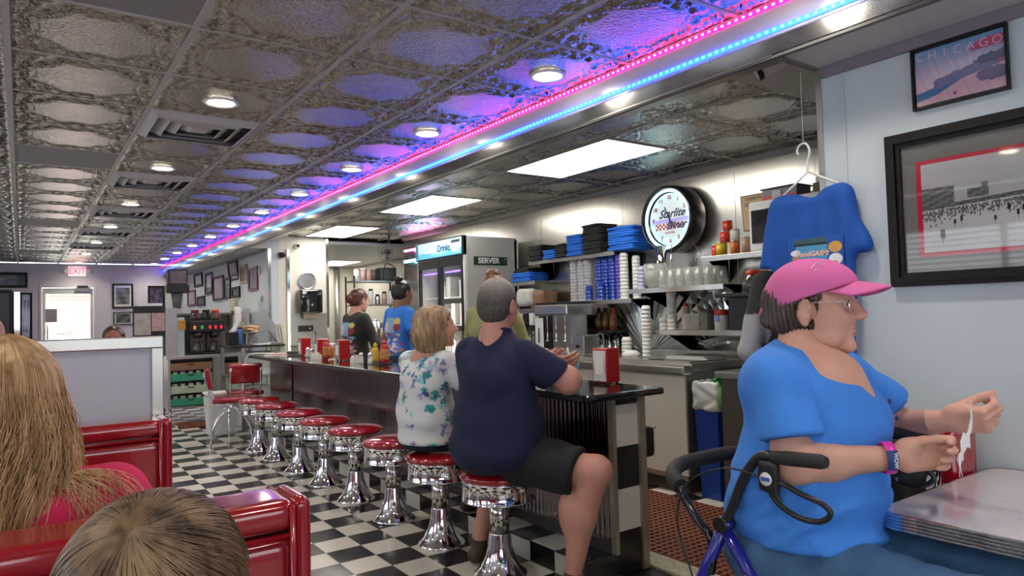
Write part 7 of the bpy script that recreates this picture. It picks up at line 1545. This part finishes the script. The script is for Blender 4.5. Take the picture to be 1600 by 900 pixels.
standing('waitress in black printed long sleeved shirt with auburn hair, behind the counter', 2.84, 6.86, math.radians(10), 1.49, skin('skin_light2', (0.52,0.27,0.20)), vcol('shirt_print_cloth', 0.8), cloth('jeans_navy', (0.015,0.02,0.04)), (('hair', hair_cap), ('hair_bun', bun_back)), hairmat('hair_auburn', (0.045,0.012,0.008), (0.14,0.04,0.025), 0.4), 0.98, -0.2, 0.03, ((0.05,0.25,1.10),(0.20,0.18,0.98),(0.08,-0.25,1.08),(0.30,-0.20,0.98)), backprint((0.016,0.017,0.018)), bw=1.08, sleeve=0.85)
standing('person in olive shirt bending behind the man in navy, auburn hair in a bun', 2.93, 4.42, math.radians(35), 1.50, skin('skin_light2', (0,0,0)), cloth('shirt_olive', lin('#8f8d63')), cloth('jeans_navy', (0,0,0)), (('hair', hair_cap), ('hair_bun', bun_crown)), hairmat('hair_auburn2', (0.08,0.03,0.015), (0.30,0.14,0.07), 0.4, 60), 0.98, -0.5, 0.06, ((0.12,0.24,1.08),(0.30,0.16,1.0),(0.12,-0.24,1.08),(0.30,-0.16,1.0)), bw=1.10)
standing('kitchen worker in black and grey raglan shirt, mostly hidden behind the hanging shirt', 2.935, 1.86, math.radians(62), 1.62, skin('skin_light2', (0,0,0)), vcol('shirt_print_cloth', 0.8), cloth('jeans_navy', (0,0,0)), (('hair', hair_cap),), hairmat('hair_auburn', (0,0,0), (0,0,0)), 0.98, -0.1, 0.0, ((0.0,0.235,1.06),(0.20,0.10,0.98),(0.02,-0.24,1.08),(0.22,-0.16,1.02)), lambda L_, k: np.where(((np.abs(L_[:, 1]) > 0.16) & (L_[:, 2]/k < 1.22))[:, None], np.array([[0.33,0.33,0.36]]), np.array([[0.022,0.022,0.024]])), bw=1.15, sleeve=0.85)
b = Body((2.65,1.75,0.95),(3.05,2.35,1.30),0.009); b.cap((2.78,2.10,1.235),(2.785,2.09,1.12),0.060,0.056,k=0.01); b.cap((2.785,2.09,1.12),(2.83,2.12,1.06),0.056,0.05,k=0.01); b.cut((2.78,2.1,1.262),(0.05,0,1)); 
# ---- the blonde girl and the child in the booths
p = thing('person', 'girl with long blonde hair and a deep pink top, back turned, in the near booth', 'person', (0.0, 1.68, 0))
HS = 0.95; HC = np.array((-0.035, 1.735, 1.138)); HR = rot_of(math.radians(100), 0.0, 0.0); sk5 = skin('skin_light', (0,0,0))
b = bbox_body([(-0.3,1.5,0.55),(0.32,1.95,1.12)], 0.03, 0.009); b.cap((0.0,1.72,1.10),(0.0,1.70,0.98),0.052,0.065,k=0.03); b.cap((-0.15,1.70,0.945),(0.15,1.69,0.945),0.045,k=0.04)
for s in (-1, 1): b.cap((s*0.17,1.70,0.93),(s*0.225,1.74,0.74),0.038,0.038,k=0.03); b.cap((s*0.225,1.74,0.74),(s*0.15,1.92,0.70),0.036,0.026,k=0.02)
hd = place(head_field(0.006).mesh(1), HR, HC, HS); at(organic('body', [b, hd], sk5, p)); eyes_for(p, HR, HC, HS)
b = bbox_body([(-0.26,1.50,0.45),(0.28,1.88,1.0)], 0.03, 0.010); b.ell((0.0,1.69,0.80),(0.185,0.12,0.22),0.06); b.ell((0,1.70,0.60),(0.18,0.14,0.16),0.05); b.cap((-0.15,1.69,0.945),(0.155,1.68,0.945),0.062,k=0.05); b.cap((0.160,1.69,0.948),(0.218,1.71,0.86),0.056,0.056,k=0.04); b.cap((-0.160,1.69,0.948),(-0.218,1.71,0.86),0.056,0.056,k=0.04)
b.disp(lambda X,Y,Z: 0.003*snoise(X,Y,Z,12,31)); at(organic('top', b, cloth('top_pink', lin('#d8285c')), p))
b = bbox_body([(-0.25,1.65,0.40),(0.25,2.1,0.60)], 0.04, 0.013)
for s in (-1, 1): b.cap((s*0.09,1.74,0.51),(s*0.10,2.04,0.50),0.08,0.06,k=0.03)
at(organic('shorts', b, jn, p))
hg = hairmat('hair_long_blonde', (0.34,0.17,0.06), (0.85,0.58,0.30), 0.40, 34)
def fg(b):
    b.ell((-0.020,0,0.035),(0.115,0.098,0.108),0.02); b.ell((-0.055,0,-0.06),(0.075,0.098,0.13),0.05); b.ell((-0.070,0.02,-0.19),(0.045,0.095,0.17),0.05); b.ell((0.115,0,-0.05),(0.085,0.12,0.14),0.012,sub=True)
    b.disp(lambda X,Y,Z: 0.007*np.sin(Y*95+3.5*np.sin(Z*11)+2*np.sin(X*30))+0.004*snoise(X,Y,Z,38,2))
hb_ = Body((-0.19,-0.20,-0.42),(0.13,0.20,0.16),0.007); fg(hb_); at(organic('hair', place(hb_.mesh(1), HR, HC, HS), hg, p))
def lock(R_):
    a = R_.uniform(-1.75, 1.75); top = np.array((-0.02,0,0.145))
    side = a/1.75; pts = []
    L_ = R_.uniform(0.26, 0.42); wv = R_.uniform(0, 6.28); fl = R_.uniform(0.6, 1.25)
    r0 = R_.uniform(1.03, 1.10); ts = 0.42; e1 = R_.uniform(-0.45, 0.15)
    for t_ in np.linspace(0, 1, 22):
        if t_ < ts:
            e = e1+(1-t_/ts)*(1.45-e1); q = np.array((-0.020-0.117*r0*math.cos(e)*math.cos(a), 0.101*r0*math.cos(e)*math.sin(a), 0.035+0.112*r0*math.sin(e)))
            q1 = q
        else:
            u_ = (t_-ts)/(1-ts); q = q1+np.array((-0.012*u_*(1-u_)*4-0.01*u_, 0.040*fl*side*u_+0.018*min(1,u_*2.5)*math.sin(u_*9+wv+2*side), -L_*u_)); q[0] += 0.008*min(1,u_*3)*math.sin(u_*5+wv)
            if q[0] > -0.045 and u_ > 0.3: q[0] = q[0]*0.5-0.03
        pts.append(HC+HR@q*HS)
    return pts
strands('hair_locks', 1100, None, lock, hg, p, 0.0016, 5)
def lock2(R_):
    q0 = np.array((-0.09, R_.uniform(-0.13,-0.04), -0.13)); wv = R_.uniform(0, 6.28); e = np.array((-0.150+R_.uniform(-0.02,0.01), -0.10-R_.rand()*0.17, -0.22-R_.rand()*0.14)); pts = []
    for t_ in np.linspace(0, 1, 10): q = q0*(1-t_)+e*t_+np.array((-0.02*math.sin(t_*math.pi), 0.010*math.sin(t_*7+wv), 0.035*math.sin(t_*math.pi))); pts.append(HC+HR@q)
    return pts
strands('loose_locks', 190, None, lock2, hg, p, 0.0011, 8)
p = thing('person', 'child with short light brown hair at the bottom edge, seen from behind', 'person', (0.115, 0.80, 0))
HS = 0.93; HC = np.array((0.120, 0.835, 0.990)); HR = rot_of(math.radians(66), 0.10, 0.0)
b = bbox_body([(-0.14,0.68,0.50),(0.36,0.98,0.95)], 0.03, 0.010); b.cap((0.12,0.82,0.95),(0.12,0.82,0.82),0.045,0.055,k=0.03)
for s in (-1, 1): b.cap((0.12+s*0.13,0.82,0.80),(0.12+s*0.17,0.87,0.62),0.036,0.030,k=0.03)
at(organic('body', [b, place(head_field(0.006).mesh(1), HR, HC, HS)], sk5, p)); eyes_for(p, HR, HC, HS)
b = bbox_body([(-0.1,0.70,0.42),(0.34,0.98,0.86)], 0.04, 0.011); b.ell((0.12,0.83,0.66),(0.135,0.10,0.20),0.05); b.cap((0.01,0.82,0.80),(0.23,0.82,0.80),0.05,k=0.04); at(organic('shirt', b, cloth('child_shirt', (0.30,0.34,0.42)), p))
b = bbox_body([(0.0,0.78,0.40),(0.25,1.15,0.55)], 0.05, 0.013)
for s in (-1, 1): b.cap((0.12+s*0.06,0.84,0.49),(0.12+s*0.07,1.10,0.49),0.065,0.05,k=0.03)
at(organic('shorts', b, jn, p))
hc_ = hairmat('hair_light_brown', (0.070,0.040,0.020), (0.33,0.205,0.11), 0.42, 42)
def fk(b):
    b.ell((-0.015,0,0.035),(0.112,0.096,0.104),0.02); b.ell((-0.05,0,-0.04),(0.07,0.085,0.07),0.03); b.ell((0.12,0,-0.04),(0.085,0.12,0.12),0.012,sub=True); b.disp(lambda X,Y,Z: 0.0025*np.sin(np.arctan2(Y,X+0.04)*40)+0.002*snoise(X,Y,Z,60,2))
at(organic('hair', shell_hair(HR, HC, HS, fk, 0.005), hc_, p))
def lock3(R_):
    az = R_.uniform(0, 2*math.pi); c0 = np.array((-0.06, -0.012, 0.0)); pts = []; L_ = R_.uniform(1.0, 1.75); w_ = R_.uniform(-0.25, 0.25); r0 = R_.uniform(1.0, 1.045)
    for t_ in np.linspace(0.005, 1, 14):
        e = t_*L_; a = az+w_*t_+0.3*t_
        d = np.array((math.sin(e)*math.cos(a), math.sin(e)*math.sin(a), math.cos(e)))
        # rotate the whorl towards the back of the crown
        ca, sa = math.cos(-0.55), math.sin(-0.55); d = np.array((d[0]*ca+d[2]*sa, d[1], -d[0]*sa+d[2]*ca))
        if d[2] < -0.45: break
        q = np.array((-0.015,0,0.035))+d*np.array((0.114,0.098,0.107))*r0; 
        if q[0] > 0.08 and q[2] < 0.05: break
        pts.append(HC+HR@q*HS)
    return pts if len(pts) > 3 else [HC, HC+0.001, HC+0.002, HC+0.003]
strands('hair_locks', 1500, None, lock3, hc_, p, 0.0013, 6)
# ---- far customers
def bust(lab, c, yaw, s, skm, shirtm, hairm, hf):
    p = thing('person', lab, 'person', (c[0], c[1], 0)); R = rot_of(yaw); c = np.array(c)
    b = Body(c+(-0.3,-0.3,-0.6), c+(0.3,0.3,-0.05), 0.013); b.cap(c+(0,0,-0.08), c+(0,0,-0.22), 0.055, 0.065, k=0.03); b.cap(c+R@np.array((0,0.15,-0.27)), c+R@np.array((0,-0.15,-0.27)), 0.05, k=0.03)
    b2 = Body(c+(-0.45,-0.45,-0.62), c+(0.45,0.45,-0.20), 0.012); hs_ = []
    for s2 in (-1, 1):
        S_, E_, W_ = c+R@np.array((0,s2*0.17,-0.30)), c+R@np.array((0.03,s2*0.21,-0.52)), c+R@np.array((0.24,s2*0.12,-0.50)); b2.cap(S_, E_, 0.036, 0.040, k=0.02); b2.cap(E_, W_, 0.040, 0.028, k=0.02); hs_.append(hand_at(s2, W_, W_-E_, R@np.array((0.2,-s2,0.4)), 0.95, h=0.006))
    at(organic('body', [b, b2, place(head_field(0.0065).mesh(1), R, c, s)]+hs_, skm, p)); eyes_for(p, R, c, s)
    b = Body(c+(-0.3,-0.3,-c[2]+0.45), c+(0.3,0.3,-0.15), 0.014); b.cap(c+R@np.array((0,0.15,-0.28)), c+R@np.array((0,-0.15,-0.28)), 0.07, k=0.05); b.cap(c+(0,0,-0.35), (c[0],c[1],0.6), 0.15, 0.16, k=0.08); 
    for s2 in (-1, 1): b.cap(c+R@np.array((0,s2*0.16,-0.29)), c+R@np.array((0.03,s2*0.205,-0.45)), 0.062, 0.058, k=0.03)
    at(organic('shirt', b, shirtm, p))
    b = Body((c[0]-0.3,c[1]-0.3,0.0),(c[0]+0.3,c[1]+0.3,0.62),0.016); b.ell((c[0],c[1],0.53),(0.17,0.17,0.09),0.04)
    for s2 in (-1, 1): q = c*0; A_ = R@np.array((0.0,s2*0.09,0)); F_ = R@np.array((0.2,s2*0.09,0)); b.cap((c[0]+A_[0],c[1]+A_[1],0.5),(c[0]+F_[0],c[1]+F_[1],0.48),0.07,0.06,k=0.03); b.cap((c[0]+F_[0],c[1]+F_[1],0.48),(c[0]+F_[0],c[1]+F_[1],0.06),0.055,0.045,k=0.02)
    b.cut((0,0,0.002),(0,0,-1)); at(organic('trousers', b, jn, p)); at(organic('hair', shell_hair(R, c, s, hf, 0.007), hairm, p)); return p
bust('bald customer cut off by the left edge, beyond the white partition', (-0.135, 3.98, 1.245), math.radians(80), 1.0, skin('skin_bald', (0.50,0.24,0.17)), cloth('shirt_dark', (0.03,0.03,0.04)), hairmat('hair_dark_brown', (0,0,0), (0,0,0)), lambda b: (b.ell((-0.07,0,-0.03),(0.04,0.07,0.03),0.01)))
bust('dark haired customer whose head just shows over the white partition', (0.66, 6.95, 1.17), math.radians(-100), 1.0, skin('skin_red', (0.42,0.16,0.11)), cloth('shirt_red', (0.25,0.05,0.05)), hairmat('hair_dark_brown', (0,0,0), (0,0,0)), hair_cap)
# ------------------------------------------------------------------ booths, partition, near table
def booth_back(lab, y, x0, x1, z1=0.95, th=0.13, white_left=None, sd=1):
    t = thing('booth_seat', lab, 'booth', ((x0+x1)/2, y, 0))
    b_ = Body((x0-0.03,y-0.04,0.40),(x1+0.03,y+th+0.04,z1+0.03),0.010)
    b_.rbox(((x0+x1)/2,y+th/2,(z1+0.44)/2-0.035),((x1-x0)/2-0.012,th/2-0.004,(z1-0.44)/2-0.035),0.03,0); at(organic('backrest', b_, red_vinyl, t))
    b_ = Body((x0-0.03,y-0.05,z1-0.12),(x1+0.03,y+th+0.05,z1+0.03),0.007); b_.rbox(((x0+x1)/2,y+th/2,z1-0.030),((x1-x0)/2-0.02,th/2+0.012,0.030),0.022,0); at(organic('top_roll', b_, red_vinyl, t))
    b_ = Body((x1-0.09,y-0.05,0.3),(x1+0.04,y+th+0.05,z1+0.04),0.007); b_.rbox((x1-0.010,y+th/2,(z1+0.40)/2),(0.020,th/2+0.010,(z1-0.40)/2+0.003),0.018,0); at(organic('end_roll', b_, red_vinyl, t))
    at(obj('piping', T([(x1-0.032,y-0.014,0.42),(x1-0.032,y-0.014,z1-0.012),(x1-0.032,y+th+0.012,z1-0.004)], 0.006, 8), red_vinyl, t)); at(obj('piping', T([(x0,y-0.010,z1-0.066),(x1-0.03,y-0.010,z1-0.066)], 0.005, 8), red_vinyl, t))
    at(obj('plinth', B(x0,x1-0.02,y+0.01,y+th-0.01,0,0.44), M('plinth_grey', (0.25,0.25,0.27), 0.5), t))
    ya, yb = (y+th, y+th+0.5) if sd > 0 else (y-0.5, y); at(obj('seat_cushion', B(x0,x1-0.03,ya,yb,0.36,0.46,0.03), red_vinyl, t)); at(obj('seat_base', B(x0,x1-0.05,ya+0.02,yb-0.02,0,0.36), M('plinth_grey', (0,0,0)), t))
    if white_left is not None: at(obj('white_panel', B(x0,white_left,y-0.012,y-0.002,0.10,z1-0.085), M('laminate_grey', (0.50,0.50,0.56), 0.35, var=0.04), t))
    return t
booth_back('red vinyl booth backrest nearest the viewer, the child in front of it', 1.375, -1.05, 0.462, 0.95, white_left=0.16)
booth_back('red vinyl booth backrest against the white partition', 2.83, -1.05, 0.447, 0.95, sd=-1)
t = thing('booth_partition', 'white laminate partition with brushed steel trim behind the second booth', 'partition', (-0.3, 3.0, 0))
lam = M('laminate_grey', (0,0,0)); PX, PZ = 0.452, 1.252
at(obj('panel', B(-1.05,PX-0.035,3.005,3.045,0,PZ-0.045), lam, t)); at(obj('top_trim', B(-1.05,PX,2.985,3.065,PZ-0.045,PZ,0.004), steel, t)); at(obj('end_trim', B(PX-0.042,PX,2.985,3.065,0,PZ-0.045,0.003), steel, t))
t = thing('booth_seat', 'red vinyl booth bench behind the viewer with the child on it', 'booth', (-0.3, 0.7, 0)); at(obj('seat_cushion', B(-1.05,0.44,0.56,1.0,0.34,0.43,0.03), red_vinyl, t)); at(obj('backrest', B(-1.05,0.46,0.43,0.56,0.1,0.80,0.03), red_vinyl, t)); at(obj('base', B(-1.05,0.42,0.56,0.95,0,0.34), M('plinth_grey', (0,0,0)), t))
def dinertable(lab, x0, x1, y0, y1, z=0.74, r=0.07, th=0.043, legs=True):
    t = thing('diner_table', lab, 'table', ((x0+x1)/2, (y0+y1)/2, 0))
    def outl(o_):
        pts = []
        for cx, cy_, a0 in ((x1-r,y1-r,0),(x0+r,y1-r,90),(x0+r,y0+r,180),(x1-r,y0+r,270)):
            for k in range(7): a = math.radians(a0+15*k); pts.append((cx+(r+o_)*math.cos(a), cy_+(r+o_)*math.sin(a)))
        return pts
    bm = new(); ou = outl(-0.004); tp = [bm.verts.new((q[0],q[1],z)) for q in ou]; bt = [bm.verts.new((q[0],q[1],z-0.03)) for q in ou]; bm.faces.new(tp); bm.faces.new(bt[::-1])
    for k in range(len(ou)): bm.faces.new((tp[k-1], bt[k-1], bt[k], tp[k]))
    at(obj('top', bm, M('cracked_ice_laminate', (0.62,0.56,0.60), 0.14, var=0.14, nscale=70, coat=0.8), t))
    bm = new(); prof = [(-0.004,0.001),(0.002,0.0)]; n_ = 5
    for k in range(n_):
        zc = -(k+0.5)*th/n_
        for a in (60, 20, -20, -60): prof.append((0.001+0.0032*math.cos(math.radians(a)), zc+th/n_/2*math.sin(math.radians(a))))
        prof.append((0.0, -(k+1)*th/n_))
    prof.append((-0.004,-th)); rings = [[bm.verts.new((q[0],q[1],z+pz)) for q in outl(po)] for po, pz in prof]
    for A_, C_ in zip(rings[:-1], rings[1:]):
        for k in range(len(A_)): f = bm.faces.new((A_[k-1], C_[k-1], C_[k], A_[k]))
    at(obj('ribbed_edge', bm, chrome, t))
    cx, cy_ = (x0+x1)/2, (y0+y1)/2; at(obj('pedestal', T([(cx,cy_,0.03),(cx,cy_,z-0.035)], 0.038, 16), chrome, t)); at(obj('foot', L([(0.001,0),(0.24,0),(0.24,0.015),(0.05,0.04),(0.001,0.04)], 28, (cx,cy_,0)), dark, t))
    return t
dinertable('grey speckled laminate diner table with ribbed chrome edge at the right', 1.872, 2.655, -0.25, 0.985, z=0.748)
dinertable('grey diner table between the two red booths, behind the blonde girl', -1.0, 0.02, 2.02, 2.30, z=0.73, r=0.05)
booth_back('red booth bench hidden beyond the white partition, under the bald customer', 3.66, -1.05, 0.40, 0.93)
chair((0.66,6.97,0), math.radians(-100), 'red chrome chair under the dark haired customer beyond the partition')
# handbag and red chair beyond the table
t = thing('handbag', 'black leather handbag with a gold stud behind her forearms', 'handbag', (2.24, 1.22, 0.0)); b_ = Body((2.05,1.0,0.42),(2.5,1.4,0.98),0.010); b_.rbox((2.26,1.16,0.70),(0.15,0.09,0.15),0.05,0.03); b_.cap((2.15,1.08,0.82),(2.36,1.06,0.80),0.045,0.04,0.03); b_.disp(lambda X,Y,Z: 0.007*snoise(X,Y,Z,26,41)); at(organic('bag', b_, M('bag_leather', (0.012,0.012,0.013), 0.4, bump=0.2, bscale=120), t)); at(obj('stud', L([(0.001,-0.006),(0.007,-0.005),(0.008,0),(0.001,0)], 12, (2.19,1.055,0.80), 'y'), M('gold_stud', (0.7,0.45,0.12), 0.3, 1.0), t)); at(obj('strap', T(bez([(2.12,1.10,0.82),(2.18,1.04,0.87),(2.28,1.02,0.86),(2.36,1.06,0.81)], 6), 0.009, 8), dark, t)); at(obj('buckle', T([(2.27,1.025,0.84),(2.275,1.015,0.80)], 0.006, 8), chrome, t))
t = thing('dining_chair', 'red vinyl chair whose back shows above the near table by the wall', 'chair', (2.42, 1.12, 0)); 
b_ = Body((2.20,0.95,0.55),(2.66,1.25,0.95),0.008); b_.rbox((2.50,1.030,0.785),(0.065,0.030,0.12),0.03,0,rot=rotm(z=-0.15)); at(organic('backrest', b_, red_vinyl, t)); b_ = Body((2.45,0.95,0.55),(2.66,1.25,0.95),0.008); b_.rbox((2.615,1.055,0.775),(0.045,0.028,0.11),0.03,0,rot=rotm(z=-0.15)); at(organic('backrest', b_, red_vinyl, t))
at(obj('seat', B(2.24,2.62,1.12,1.50,0.42,0.47,0.015), red_vinyl, t)); at(obj('frame', T(bez([(2.45,1.09,0.45),(2.45,1.075,0.70),(2.56,1.075,0.885),(2.60,1.08,0.75),(2.61,1.10,0.45)], 6), 0.009), chrome, t))
for x in (2.27, 2.60):
    for y in (1.15, 1.47): at(obj('leg', T([(x,y,0),(x,y,0.42)], 0.011), chrome, t))
